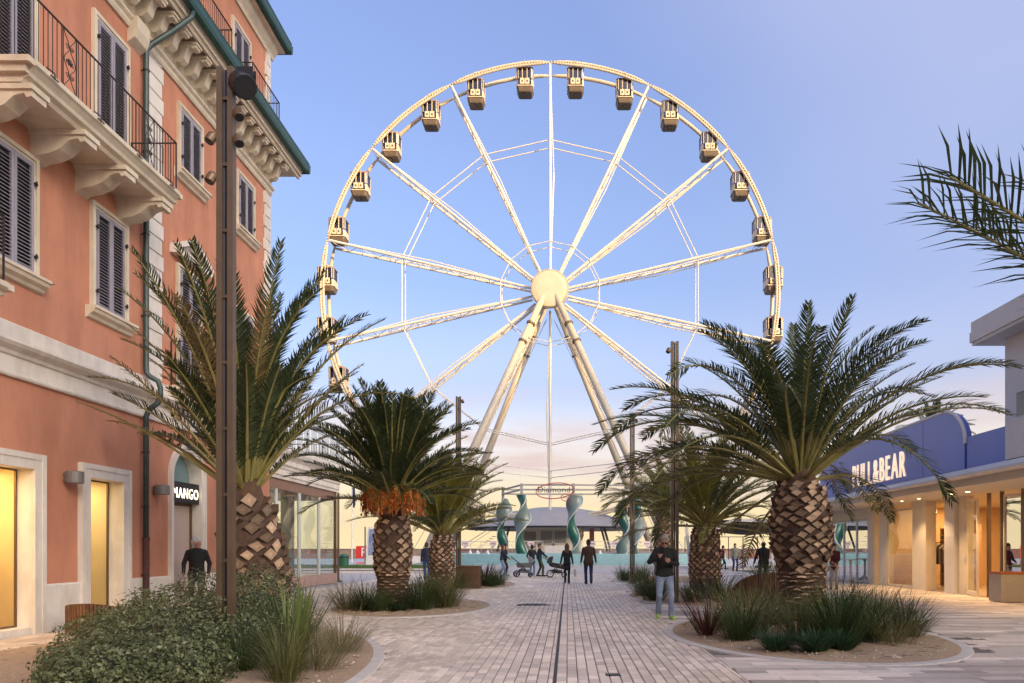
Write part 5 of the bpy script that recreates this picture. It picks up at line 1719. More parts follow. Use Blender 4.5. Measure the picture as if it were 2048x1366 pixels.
def palm(name_label, base, prof, lean, scar, crown, group=None, fruit=None, name='palm_tree', seed=1, avoid=None):
    """prof: [(z, r)] trunk; lean: (dx, dy) at the top; scar: (w, h, d, rows_from_z, split_z); crown: list of frond rings"""
    rg = random.Random(seed)
    x, y = base
    t = thing(name, name_label, 'palm tree', (x, y, .05), group)
    ztop = prof[-1][0]

    def ctr(z):
        f = (z / ztop) ** 1.3
        return x + lean[0] * f, y + lean[1] * f

    def rad(z):
        for (z0, r0), (z1, r1) in zip(prof, prof[1:]):
            if z0 <= z <= z1:
                u = (z - z0) / (z1 - z0); u = u * u * (3 - 2 * u); return r0 + (r1 - r0) * u
        return prof[-1][1]
    mb = MB(); ns, nr = 28, 30; vs = []
    for i in range(nr + 1):
        z = ztop * i / nr; cx, cy = ctr(z)
        for k in range(ns):
            a = 2 * PI * k / ns; r = rad(z) * (1 + .02 * math.sin(k * 3.1 + i * 1.3) + rg.uniform(-.012, .012))
            vs.append((cx + r * math.cos(a), cy + r * math.sin(a), z))
    mb.add(vs, [(i * ns + k, i * ns + (k + 1) % ns, (i + 1) * ns + (k + 1) % ns, (i + 1) * ns + k) for i in range(nr) for k in range(ns)])
    mb.add([vs[nr * ns + k] for k in range(ns)], [tuple(range(ns))])
    tr = mb.build('trunk', M_TRUNK, t, smooth=True)
    w, h, d, split = scar
    va = [scar_mesh(w, h, d, seed * 10 + k) for k in range(3)]
    vb = [scar_flat(w * 1.1, h * .62, d * .8, seed * 10 + k) for k in range(3)]
    z = .10; row = 0; cnt = 0
    while z < ztop - .04:
        flat = z < split
        n_ = max(6, int(2 * PI * rad(z) / (w * 1.02)))
        for k in range(n_):
            a = 2 * PI * (k + .5 * (row % 2)) / n_ + rg.uniform(-.03, .03)
            cx, cy = ctr(z); r = rad(z) - .012
            slope = math.atan2(rad(min(z + .1, ztop)) - rad(max(0, z - .1)), .2)
            # only the half that can be seen from the street side gets separate pieces
            me = rg.choice(vb if flat else va)
            if cnt < 298 and rg.random() > .09:
                put('leaf_base', me, tr, loc=(cx + r * math.cos(a), cy + r * math.sin(a), z + rg.uniform(-.015, .015)), rot=(rg.uniform(-.16, .16), slope * .6 + rg.uniform(-.15, .15), a), scale=(rg.uniform(.6, 1.35), rg.uniform(.8, 1.15), rg.uniform(.75, 1.2)), local=True)
                cnt += 1
        z += (h * .36 if flat else h * .53); row += 1
    fb_ = MB()
    for q in range(260):
        zz = rg.uniform(.15, ztop); a = rg.random() * 2 * PI; cx, cy = ctr(zz); r = rad(zz)
        p = Vector((cx + r * math.cos(a), cy + r * math.sin(a), zz)); ov = Vector((math.cos(a), math.sin(a), 0)); tv = Vector((-math.sin(a), math.cos(a), 0)); ln = rg.uniform(.05, .14)
        e = p + ov * ln * rg.uniform(.5, 1) + tv * rg.uniform(-.06, .06) + Vector((0, 0, rg.uniform(-.10, .08)))
        fb_.add([p - tv * .004, p + tv * .004, e], [(0, 1, 2)])
    tag(fb_.build('trunk_fibre', M_FIBRE, tr), kind='stuff')
    # crown
    cx, cy = ctr(ztop)
    heart = MB(); rt = prof[-1][1]
    heart.lathe([(rt * .98, ztop - .05), (rt * .8, ztop + .15), (rt * .45, ztop + .45), (0, ztop + .6)], 14, (cx, cy, 0)); heart.build('crown_heart', M_FIBRE, t)
    k_ = 0
    for ring in crown:
        mesh_list, count, tilt0, tilt1, off, az_list = ring
        for i in range(count):
            f = (i + .5) / count
            tilt = R(tilt0 + (tilt1 - tilt0) * rg.random())
            az = (az_list[i % len(az_list)] if az_list else (i * 2.39996 + off)) + rg.uniform(-.14, .14)
            if avoid and not az_list and tilt > avoid[2] and avoid[0] < math.atan2(math.sin(az), math.cos(az)) < avoid[1]:
                continue
            me = mesh_list[i % len(mesh_list)]
            o = bpy.data.objects.new('frond', me); COL.objects.link(o); o.parent = t
            r0 = rt * (.25 + .65 * min(1, tilt / R(80)))
            o.matrix_parent_inverse = Matrix.Translation(-t.location)
            zz = ztop + .30 - .32 * min(1, tilt / R(90))
            s = rg.uniform(.86, 1.08)
            # x axis of the frond points up for tilt 0, outwards for tilt 90 degrees
            rot = Matrix.Rotation(az, 4, 'Z') @ Matrix.Rotation(-(PI / 2 - tilt), 4, 'Y')
            o.matrix_basis = Matrix.Translation((cx + r0 * math.cos(az), cy + r0 * math.sin(az), zz)) @ rot @ Matrix.Rotation(rg.uniform(-.25, .25), 4, 'X') @ Matrix.Scale(s, 4)
            k_ += 1
    if fruit:
        for i, az in enumerate(fruit):
            mb = MB(); sh = rg.random
            p0 = Vector((cx + rt * .7 * math.cos(az), cy + rt * .7 * math.sin(az), ztop + .3))
            p1 = p0 + Vector((math.cos(az) * .32, math.sin(az) * .32, .25)); p2 = p0 + Vector((math.cos(az) * .48, math.sin(az) * .48, .22))
            mb.tube([p0, p1, p2], .018, 5, mi=1)
            for s_ in range(34):
                th = rg.random() * 2 * PI; ln = rg.uniform(.35, .85)
                e = p2 + Vector((math.cos(th) * .20 * rg.random(), math.sin(th) * .20 * rg.random(), -ln))
                mb.tube([p2, (p2 + e) / 2 + Vector((math.cos(th) * .08, math.sin(th) * .08, .02)), e], .006, 3, mi=1, caps=False)
                for q in range(9):
                    u = .3 + .7 * q / 9; c = p2.lerp(e, u) + Vector((rg.uniform(-.04, .04), rg.uniform(-.04, .04), rg.uniform(-.02, .02))); r_ = rg.uniform(.020, .031)
                    vv = [c + Vector(v_) * r_ for v_ in ((1, 0, 0), (-1, 0, 0), (0, 1, 0), (0, -1, 0), (0, 0, 1.4), (0, 0, -1.4))]
                    mb.add(vv, [(0, 2, 4), (2, 1, 4), (1, 3, 4), (3, 0, 4), (2, 0, 5), (1, 2, 5), (3, 1, 5), (0, 3, 5)], 0, rg.random())
            mb.build('fruit_cluster', [M_DATE, M_RACH], t, shade=True)
    return t


ML = (M_FROND, M_RACH, M_FRONDDRY)
ML2 = (M_FROND2, M_RACH, M_FRONDDRY)
upl_ = [frond_mesh(3.95, b, .46, 70, 300 + i, mats=ML, curl=c) for i, (b, c) in enumerate(((.5, .1), (.7, -.1), (.9, .15), (.35, -.05)))]
up_ = [frond_mesh(3.3, b, .50, 62, i, mats=ML, curl=c) for i, (b, c) in enumerate(((.55, .1), (.75, -.1), (.95, .15), (.4, -.05)))]
arch_ = [frond_mesh(4.2, b, .52, 70, 20 + i, mats=ML, curl=c, vee=.35) for i, (b, c) in enumerate(((1.2, .15), (1.5, -.2), (1.05, .1), (1.35, -.08), (1.7, .2)))]
light_ = [frond_mesh(3.5, b, .48, 60, 40 + i, mats=ML2, curl=c, vee=.4) for i, (b, c) in enumerate(((.9, .1), (1.2, -.15), (.7, .12)))]
dry_ = [frond_mesh(3.3, b, .36, 36, 60 + i, mats=(M_FRONDDRY, M_RACH, M_FROND), curl=c, vee=.2, bare=.42) for i, (b, c) in enumerate(((.35, .1), (.55, -.1)))]
mid_ = [frond_mesh(2.75, b, .46, 60, 180 + i, mats=ML, curl=c) for i, (b, c) in enumerate(((.5, .1), (.8, -.1), (1.05, .15), (.35, 0)))]
midl_ = [frond_mesh(3.1, b, .48, 62, 190 + i, mats=ML2, curl=c, vee=.45) for i, (b, c) in enumerate(((.5, .1), (.8, -.1), (1.1, .15)))]
short_ = [frond_mesh(2.4, b, .42, 52, 80 + i, mats=ML, curl=c) for i, (b, c) in enumerate(((.6, .1), (.9, -.1), (1.2, .15), (.45, 0)))]
shortl_ = [frond_mesh(2.3, b, .42, 50, 90 + i, mats=ML2, curl=c, vee=.4) for i, (b, c) in enumerate(((.8, .1), (1.15, -.1), (.55, .1)))]

# left foreground palm: upright fronds, some long spreading petioles
palm('tall shaggy palm with upright fronds behind the twin bronze lamp post', (-5.62, 13.8),
     [(0, .38), (.5, .42), (1.2, .50), (1.7, .50), (2.1, .41), (2.45, .34)], (-.3, 0), (.34, .30, .10, .0),
     [(upl_, 17, 3, 17, 0.3, None), (upl_, 12, 10, 25, 1.1, None), (dry_, 10, 18, 40, 0.6, None), (short_, 22, 6, 34, 0.9, None), (short_, 12, 30, 50, 0.2, None),
      (arch_[2:4], 2, 30, 36, 0, [PI * .97, -.1]), (dry_, 2, 46, 54, 0, [PI * 1.05, PI * .9])], seed=11, avoid=(-1.0, .6, R(33)))
# left middle palm with orange fruit
palm('dense dark palm hung with orange fruit clusters', (-4.42, 19.0),
     [(0, .34), (.5, .37), (1.2, .42), (1.9, .42), (2.3, .33), (2.6, .24)], (0, 0), (.24, .22, .07, .9),
     [(mid_, 38, 4, 28, .2, None), (mid_, 34, 22, 46, .7, None), (short_, 26, 40, 64, 1.3, None), (short_, 8, 62, 78, .5, None)],
     fruit=[R(a) for a in (200, 235, 262, 285, 310, 340, 20, 150)], seed=12)
# left far palm, yellower
palm('low yellow-green palm standing next to the square bronze planter', (-4.45, 26.6),
     [(0, .36), (.6, .41), (1.2, .40), (1.7, .36), (1.95, .28)], (0, 0), (.20, .17, .06, .0),
     [(midl_, 36, 3, 28, .2, None), (midl_, 32, 20, 46, .7, None), (midl_ + mid_, 18, 48, 76, 1.3, None)], seed=13)
# right big palm
palm('broad palm with thick scarred trunk in the right foreground bed', (4.76, 15.2),
     [(0, .42), (.6, .42), (1.1, .46), (1.5, .54), (2.0, .57), (2.5, .50), (2.85, .36)], (-.05, 0), (.27, .19, .075, 1.05),
     [(up_, 20, 4, 30, .3, None), (arch_, 18, 22, 50, .8, None), (arch_, 16, 42, 68, 1.5, None), (arch_, 9, 60, 84, .1, [.75 + .36 * k for k in range(9)]), (light_, 9, 45, 80, .9, [.7 + .36 * k for k in range(9)]), (dry_, 2, 96, 118, 0, [2.1, 1.6]),
      (arch_[2:3], 4, 46, 56, 0, [0.05, -.3, PI, PI * 1.04]), (up_, 4, 40, 50, 0, [-.2, .2, -.6, .5])], seed=14, avoid=(-1.15, .4, R(46)))
# right middle palm
palm('stocky palm between the slatted bench and the man with the phone', (4.8, 26.2),
     [(0, .48), (.6, .52), (1.2, .52), (1.8, .47), (2.3, .34)], (0, 0), (.22, .19, .06, .0),
     [(light_, 30, 5, 38, .2, None), (light_, 26, 32, 62, .7, None), (shortl_, 16, 55, 90, 1.3, None), (arch_[:3], 6, 50, 72, .2, None), (dry_, 4, 80, 115, .4, None)], seed=15)
# right far palm
palm('slim palm farthest along the right side, behind the man with the phone', (4.95, 38.6),
     [(0, .42), (.8, .46), (1.8, .47), (2.7, .42), (3.3, .30)], (0, 0), (.24, .22, .06, .0),
     [(light_, 24, 5, 40, .2, None), (light_, 22, 35, 70, .7, None), (short_, 18, 60, 98, 1.3, None)], seed=16)
# near palm at the right edge of the frame: only its fronds reach into view
near_ = [frond_mesh(3.6, b, 0.62, 56, 120 + i, mats=ML, curl=c, vee=.55, width=.028, bare=.22) for i, (b, c) in enumerate(((.25, .05), (.45, -.08), (.15, .0)))]
nearl_ = frond_mesh(4.75, .16, .66, 64, 140, mats=ML, curl=.02, vee=.5, width=.026, bare=.30, flat=True, wild=.75); nearm_ = frond_mesh(4.0, .2, .64, 54, 141, mats=ML, curl=.05, vee=.5, width=.026, bare=.30, flat=True, wild=.75)
palm('palm at the right edge whose big stiff fronds reach into the sky', (6.95, 6.6),
     [(0, .42), (.8, .44), (1.5, .52), (2.0, .50), (2.3, .36)], (0, 0), (.27, .19, .075, .8),
     [(near_, 6, 8, 30, .3, [-.9, -.4, 0, .4, .9, 1.3]), (near_, 9, 35, 65, .8, [-1.3, -1, -.6, -.2, .2, .5, .8, 1.1, 1.4]), (near_, 7, 60, 90, .2, [-1.2, -.8, -.3, 0, .3, .8, 1.2]), ([nearl_], 1, 57, 58, 0, [PI * .985]), ([nearm_], 2, 50, 56, 0, [PI * 1.06, PI * .93]), ([nearm_], 1, 41, 42, 0, [PI * .97])], seed=17)
# distant palm beyond the shop roof
palm('small dark palm crown showing above the shop roof', (22.5, 46.0),
     [(0, .3), (3, .3), (7.6, .26), (8.0, .22)], (0, 0), (.3, .3, .05, 0),
     [(short_, 26, 5, 60, .2, None), (short_, 20, 50, 105, .7, None)], seed=18)

# ================================================================ ornamental grasses, spiky plants, shrub
def tuft_mesh(n, h, spread, w, seed, droop=.5, upright=.2):
    rg = random.Random(seed); mb = MB()
    for k in range(n):
        a = rg.random() * 2 * PI; r0 = rg.random() ** .7 * spread * .28
        p = Vector((r0 * math.cos(a), r0 * math.sin(a), 0)); a += rg.uniform(-.5, .5)
        ln = h * rg.uniform(.55, 1.15); lean = upright + rg.random() ** .8 * spread / h * .9
        d = Vector((math.cos(a) * lean, math.sin(a) * lean, 1)).normalized()
        side = Vector((-math.sin(a), math.cos(a), 0)) * w * rg.uniform(.7, 1.2)
        q = 4; pts = [p]
        for i in range(q):
            pts.append(pts[-1] + d * ln / q); d = (d + Vector((math.cos(a), math.sin(a), 0)) * .10 * droop + Vector((0, 0, -.22 * droop * (i + 1) / q * (1 + lean)))).normalized()
        vs = []
        for i in range(q):
            ww = side * (1 - (i / q) ** 2 * .8) * (.7 if i == 0 else 1); vs += [pts[i] - ww, pts[i] + ww]
        vs.append(pts[q])
        fs = [(2 * i, 2 * i + 1, 2 * i + 3, 2 * i + 2) for i in range(q - 1)] + [(2 * q - 2, 2 * q - 1, 2 * q)]
        mb.add(vs, fs, 0, rg.random())
    return mb


def plain(mb, name, m_):
    me = bpy.data.meshes.new(name); me.from_pydata(mb.v, [], mb.f); me.materials.append(m_)
    a_ = me.attributes.new('shade', 'FLOAT', 'FACE'); a_.data.foreach_set('value', mb.s); me.update()
    return me


M_GR = leafmat('grass_green', (0.055, 0.085, 0.025), .45)
M_GR2 = leafmat('grass_olive', (0.12, 0.125, 0.04), .45)
M_GR3 = leafmat('grass_straw', (0.21, 0.19, 0.085), .4)
M_RED = leafmat('flax_red', (0.10, 0.035, 0.025), .5)
M_YUC = leafmat('yucca_green', (0.13, 0.17, 0.045), .35)
M_LOW = leafmat('groundcover_green', (0.035, 0.08, 0.03), .4)
TUFT = {
    'green': [plain(tuft_mesh(300, .80, .85, .0055, 200 + i, 1.25, .05), 'grass', M_GR) for i in range(3)],
    'olive': [plain(tuft_mesh(290, .82, .80, .0055, 210 + i, 1.1, .05), 'grass', M_GR2) for i in range(3)],
    'straw': [plain(tuft_mesh(260, .82, 1.0, .004, 220 + i, 1.1, .1), 'grass', M_GR3) for i in range(2)],
    'red': [plain(tuft_mesh(70, .80, .55, .014, 230 + i, .35, .25), 'flax', M_RED) for i in range(2)],
    'yucca': [plain(tuft_mesh(46, 1.0, .55, .026, 240 + i, .25, .1), 'yucca', M_YUC)for i in range(2)],
    'low': [plain(tuft_mesh(260, .34, .45, .008, 250 + i, .6, .3), 'low_plant', M_LOW) for i in range(2)],
}
NAMES = {'green': ('grass_tuft', 'grass'), 'olive': ('grass_tuft', 'grass'), 'straw': ('grass_tuft', 'grass'), 'red': ('flax_plant', 'plant'), 'yucca': ('yucca_plant', 'plant'), 'low': ('low_plant', 'plant')}


def plant(kind, x, y, s, label, group=None, k=0):
    o = put(NAMES[kind][0], TUFT[kind][k % len(TUFT[kind])], loc=(x, y, .04), rot=(0, 0, random.random() * 6.28), scale=(s * 1.18, s * 1.18, s * 1.2 * random.uniform(.92, 1.08)))
    return tag(o, label, NAMES[kind][1], group)


G1 = 'plants in the right foreground bed'
for i, (kind, x, y, s, lab) in enumerate((
        ('red', 2.35, 12.6, .85, 'dark red spiky flax at the left tip of the right foreground bed'),
        ('green', 2.75, 11.9, .95, 'round green grass tuft just right of the dark red spiky flax'),
        ('straw', 3.15, 12.7, 1.15, 'pale straw-coloured arching grass left of the thick scarred trunk'),
        ('straw', 3.3, 14.2, 1.2, 'pale arching grass behind the other straw grass by the slatted bench'),
        ('low', 3.0, 10.75, 1.0, 'low dark leafy plant at the front rim of the right foreground bed, left one'),
        ('low', 3.5, 10.6, 1.05, 'low dark leafy plant at the front rim of the right foreground bed, middle one'),
        ('low', 3.95, 10.8, 1.0, 'low dark leafy plant at the front rim of the right foreground bed, right one'),
        ('green', 4.1, 11.4, 1.15, 'big green grass mound in front of the thick scarred trunk'),
        ('green', 4.75, 11.9, 1.15, 'big green grass mound right below the thick scarred trunk'),
        ('olive', 5.2, 12.6, 1.0, 'olive grass tuft right of the big green mounds'),
        ('straw', 5.6, 13.4, 1.05, 'pale feathery grass at the right tip of the right foreground bed'),
        ('green', 5.35, 14.1, 1.15, 'green grass behind the pale feathery tuft, toward the shop'),
        ('olive', 3.6, 11.7, .9, 'olive grass tuft between the straw grass and the big green mound'),
        ('green', 4.0, 14.4, .9, 'green grass against the left of the thick scarred trunk'),
        ('straw', 2.9, 13.4, 1.1, 'straw-coloured grass behind the round green tuft of the right foreground bed'),
        ('olive', 4.45, 12.6, 1.1, 'olive grass touching the foot of the thick scarred trunk'),
        ('straw', 5.0, 11.5, .95, 'thin arching straw grass at the front right rim of the right foreground bed'),
        ('green', 5.65, 12.5, 1.0, 'green grass at the right rim in front of the pale feathery tuft'),
        )):
    plant(kind, x, y, s, lab, G1, i)
G2 = 'plants in the right middle bed'
for i, (kind, x, y, s, lab) in enumerate((
        ('green', 2.45, 21.2, 1.1, 'green grass just left of the man with the phone'),
        ('red', 2.6, 22.9, 1.0, 'dark red flax behind the left shoulder of the man with the phone'),
        ('olive', 2.35, 23.3, 1.1, 'olive grass behind the man with the phone'),
        ('green', 3.4, 20.3, .95, 'green grass at the front of the right middle bed, beside the slim lamp post'),
        ('red', 4.1, 21.6, 1.15, 'reddish spiky flax below the stocky palm'),
        ('green', 4.2, 20.4, 1.0, 'green grass in front of the reddish flax below the stocky palm'),
        ('olive', 5.4, 20.6, 1.35, 'olive grass mound leaning on the slatted bench'),
        ('green', 5.9, 21.4, 1.2, 'green grass mound behind the slatted bench'),
        ('straw', 5.0, 19.6, 1.1, 'straw grass at the near end of the slatted bench'),
        )):
    plant(kind, x, y, s, lab, G2, i)
G3 = 'plants in the right far bed'
for i, (kind, x, y, s, lab) in enumerate((
        ('green', 2.6, 34.2, 1.05, 'green grass at the left tip of the right far bed'),
        ('green', 3.1, 33.6, .9, 'green grass at the foot of the far slim lamp post'),
        ('olive', 3.6, 35.6, 1.0, 'olive grass in the middle of the right far bed'))):
    plant(kind, x, y, s, lab, G3, i)
G4 = 'plants below the fruiting palm'
for i, (kind, x, y, s, lab) in enumerate((
        ('straw', -5.3, 18.0, 1.1, 'pale spreading grass at the left end of the bed below the fruiting palm'),
        ('green', -4.75, 17.6, .95, 'green grass at the left foot of the fruiting palm'),
        ('green', -4.3, 17.35, .85, 'green grass straight in front of the fruiting palm trunk'),
        ('red', -3.75, 18.4, .8, 'small red flax between the fruiting palm and the yellow-tipped grass'),
        ('low', -3.9, 17.4, .9, 'low dark plant at the front rim below the fruiting palm'),
        ('green', -3.5, 17.9, 1.05, 'dark green grass right of the fruiting palm'),
        ('olive', -3.0, 18.5, 1.15, 'yellow-tipped grass at the right end of the bed below the fruiting palm'),
        ('olive', -3.7, 20.2, 1.2, 'olive grass behind the red flax, under the low yellow-green palm'))):
    plant(kind, x, y, s, lab, G4, i)
G5 = 'plants in the left far bed'
for i, (kind, x, y, s, lab) in enumerate((
        ('red', -3.3, 29.4, 1.25, 'tall dark red flax near the left pushchair'),
        ('green', -3.6, 28.4, 1.15, 'green grass in front of the tall dark red flax'),
        ('green', -3.0, 28.9, 1.05, 'green grass at the right end of the left far bed'),
        ('green', -2.75, 29.8, 1.0, 'green grass right of the tall dark red flax'),
        ('olive', -4.0, 27.6, 1.0, 'olive grass at the foot of the square bronze planter'))):
    plant(kind, x, y, s, lab, G5, i)
G6 = 'plants in the left foreground bed'
for i, (kind, x, y, s, lab) in enumerate((
        ('yucca', -3.75, 10.3, .85, 'light green yucca with broad upright blades near the left bottom corner'),
        ('olive', -3.5, 9.2, .78, 'olive grass in front of the light green yucca'),
        ('straw', -3.05, 9.1, .85, 'pale fine grass at the bottom edge, right of the yucca'),
        ('straw', -3.2, 10.6, .9, 'pale fine grass behind the yucca, to its right'),
        ('green', -3.9, 9.0, .7, 'dark green grass at the foot of the twin bronze lamp post'),
        ('green', -4.2, 11.6, .85, 'dark green grass between the grey-green shrub and the left palm trunk'),
        ('olive', -3.1, 8.2, .7, 'olive grass at the very bottom edge of the picture'))):
    plant(kind, x, y, s, lab, G6, i)

# grey-green rounded shrub: small leaves through overlapping mounds, on woody stems
M_SHR = leafmat('shrub_leaf', (0.115, 0.135, 0.055), .45)
M_SHR2 = leafmat('shrub_leaf_pale', (0.23, 0.245, 0.13), .3)
shrub = thing('leafy_shrub', 'broad grey-green leafy shrub filling the lower left corner', 'shrub', (-5.3, 9.8, .05))
mounds = [(-5.95, 10.1, .2, .8, .9, .50), (-5.7, 11.0, .33, 1.0, 1.0, .62), (-5.1, 10.9, .42, 1.0, 1.1, .74), (-4.7, 11.4, .45, .8, .9, .78), (-5.15, 9.6, .3, 1.0, 1.0, .60), (-4.9, 8.7, .22, .9, .9, .50), (-4.5, 9.8, .32, .7, .9, .58), (-4.35, 8.2, .18, .7, .7, .40), (-4.85, 7.9, .18, .7, .7, .38)]
mb = MB()
def inside_any(p, skip):
    for j, (cx, cy, cz, rx, ry, rz) in enumerate(mounds):
        if j != skip and ((p[0] - cx) / rx) ** 2 + ((p[1] - cy) / ry) ** 2 + ((p[2] - cz) / rz) ** 2 < .72:
            return True
    return False
cnt = 0
while cnt < 30000:
    j = random.randrange(len(mounds)); cx, cy, cz, rx, ry, rz = mounds[j]
    v = Vector((random.gauss(0, 1), random.gauss(0, 1), random.gauss(0, 1))).normalized()
    lump = 1 + .15 * math.sin(v.x * 9 + j) * math.sin(v.y * 8 + j * 2) + .06 * math.sin(v.z * 14 + v.x * 11)
    f = (1 - .38 * random.random() ** 2.2) * lump
    p = Vector((cx + v.x * rx * f, cy + v.y * ry * f, cz + v.z * rz * f))
    if p.z < .04 or inside_any(p, j): continue
    n_ = (v + Vector((random.gauss(0, .6), random.gauss(0, .6), random.gauss(0, .6) + .3))).normalized()
    a = n_.orthogonal().normalized(); a.rotate(Matrix.Rotation(random.random() * 6.28, 3, n_)); b = n_.cross(a)
    ln = random.uniform(.010, .034); wd = ln * random.uniform(.38, .6)
    mb.add([p - a * ln, p + b * wd, p + a * ln + n_ * ln * .2, p - b * wd], [(0, 1, 2, 3)], 1 if random.random() < .28 else 0, random.random()); cnt += 1
me = bpy.data.meshes.new('foliage'); me.from_pydata(mb.v, [], mb.f); me.materials.append(M_SHR); me.materials.append(M_SHR2)
me.polygons.foreach_set('material_index', mb.m); a_ = me.attributes.new('shade', 'FLOAT', 'FACE'); a_.data.foreach_set('value', mb.s); me.update()
put('foliage', me, shrub)
mb = MB()
for cx, cy, cz, rx, ry, rz in mounds:
    for k in range(22):
        t = random.random() * 2 * PI; e = Vector((cx + rx * .8 * math.cos(t) * random.random(), cy + ry * .8 * math.sin(t) * random.random(), cz + rz * random.uniform(.3, .95)))
        mb.tube([(cx + random.uniform(-.1, .1), cy + random.uniform(-.1, .1), .03), (cx + (e.x - cx) * .4, cy + (e.y - cy) * .4, e.z * .55), e], [.012, .008, .003], 4, caps=False)
tag(mb.build('woody_stems', M_FIBRE, shrub), kind='stuff')
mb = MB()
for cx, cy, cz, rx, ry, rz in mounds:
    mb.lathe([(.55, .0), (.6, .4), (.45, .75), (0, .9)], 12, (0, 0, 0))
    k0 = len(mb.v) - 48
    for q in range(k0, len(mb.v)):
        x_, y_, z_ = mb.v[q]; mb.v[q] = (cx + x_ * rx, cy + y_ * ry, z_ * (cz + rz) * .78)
tag(mb.build('inner_shade_core', mat('shrub_inner_shade', (.03, .04, .02), .95, var=.5, scale=25), shrub), kind='stuff')  # solid dark domes, coloured as the shade inside the foliage
# ================================================================ twin-bar lamp posts
M_BRZ = mat('bronze_post', (0.17, 0.115, 0.07), .45, metal=.55, var=.12, scale=4)
def lamp_post(x, y, h, label, spots):
    t = thing('lamp_post', label, 'lamp post', (x, y, 0), 'twin-bar lamp posts')
    for sx in (-1, 1):
        mb = MB()
        # open channel profile
        cx = x + sx * .068
        mb.box(cx - .036, cx + .036, y - .05, y - .038, .02, h); mb.box(cx - .036, cx - .024, y - .038, y + .05, .02, h); mb.box(cx + .024, cx + .036, y - .038, y + .05, .02, h)
        mb.build('post_bar', M_BRZ, t)
    mb = MB(); mb.box(x - .018, x + .018, y + .0, y + .02, .02, h - .02); mb.build('back_strip', M_BLACK, t)
    k = 0; z = .5
    while z < h:
        mb = MB(); mb.box(x - .031, x + .031, y - .03, y + .03, z, z + .04); mb.build('cross_piece', M_BRZ, t); z += .83
    mb = MB(); mb.box(x - .16, x + .16, y - .14, y + .14, 0, .03); mb.build('base_plate', M_BRZ, t)
    for (sx, z, tilt, big) in spots:
        o = MB(); r, ln = (.15, .26) if big else (.062, .13)
        c = Vector((x + sx * (.17 if not big else .22), y - .04, z))
        dv = Vector((sx * .35, -.35, -math.cos(tilt))).normalized()
        o.tube([c - dv * ln * .5, c - dv * ln * .3, c + dv * ln * .45, c + dv * ln * .5], [r * .8, r, r, r * .92], 14)
        b = o.build('spotlight', M_BLACK if big else M_BRZ, t, smooth=False)
        o = MB(); o.tube([c + dv * ln * .46, c + dv * ln * .505], r * .85, 14); o.build('lens', M_BLACK, b)
        o = MB(); o.bar((x + sx * .07, y - .02, z + ln * .2), (c.x, c.y, z + ln * .2), .02); o.build('spot_arm', M_BLACK, b)
        if big:
            o = MB()
            for s_ in (-1, 1):
                o.obox(c + Vector((sx * .05, -.05 * s_, r * .9)), (1, 0, 0), (0, 1, 0), (0, 0, 1), .10, .006, .06)
            o.build('barn_door', M_BLACK, b)


lamp_post(-4.30, 9.45, 7.55, 'tall twin-bar bronze lamp post in the left foreground with several spotlights', [(1, 7.32, 1.2, True), (1, 6.95, .6, False), (-1, 6.65, .5, False), (1, 6.62, .5, False), (-1, 6.15, .0, False)])
lamp_post(2.9, 20.3, 7.1, 'twin-bar lamp post behind the man with the phone', [(-1, 6.85, .6, False), (1, 5.6, .5, False), (-1, 5.0, .4, False)])
lamp_post(2.78, 32.2, 7.2, 'slim twin-bar lamp post at the left tip of the right far bed', [(1, 7.0, .7, False), (-1, 5.3, .5, False), (1, 5.2, .5, False)])
lamp_post(-4.45, 30.6, 7.7, 'twin-bar lamp post rising behind the low yellow-green palm', [(1, 7.5, .6, False), (-1, 6.2, .5, False)])

# square bronze planter at the left far bed
pl = thing('square_planter', 'square bronze planter box beside the low yellow-green palm', 'planter', (-3.72, 28.0, 0))
mb = MB(); mb.box(-4.1, -3.25, 27.6, 28.4, .03, .82); mb.build('planter_body', mat('corten', (0.12, 0.06, 0.03), .7, var=.2, scale=5), pl)
mb = MB()
for a, b, c, d in ((-4.12, -3.23, 27.58, 27.63), (-4.12, -3.23, 28.37, 28.42), (-4.12, -4.07, 27.63, 28.37), (-3.28, -3.23, 27.63, 28.37)):
    mb.box(a, b, c, d, .822, .86)
mb.build('planter_rim', M_BRZ, pl)

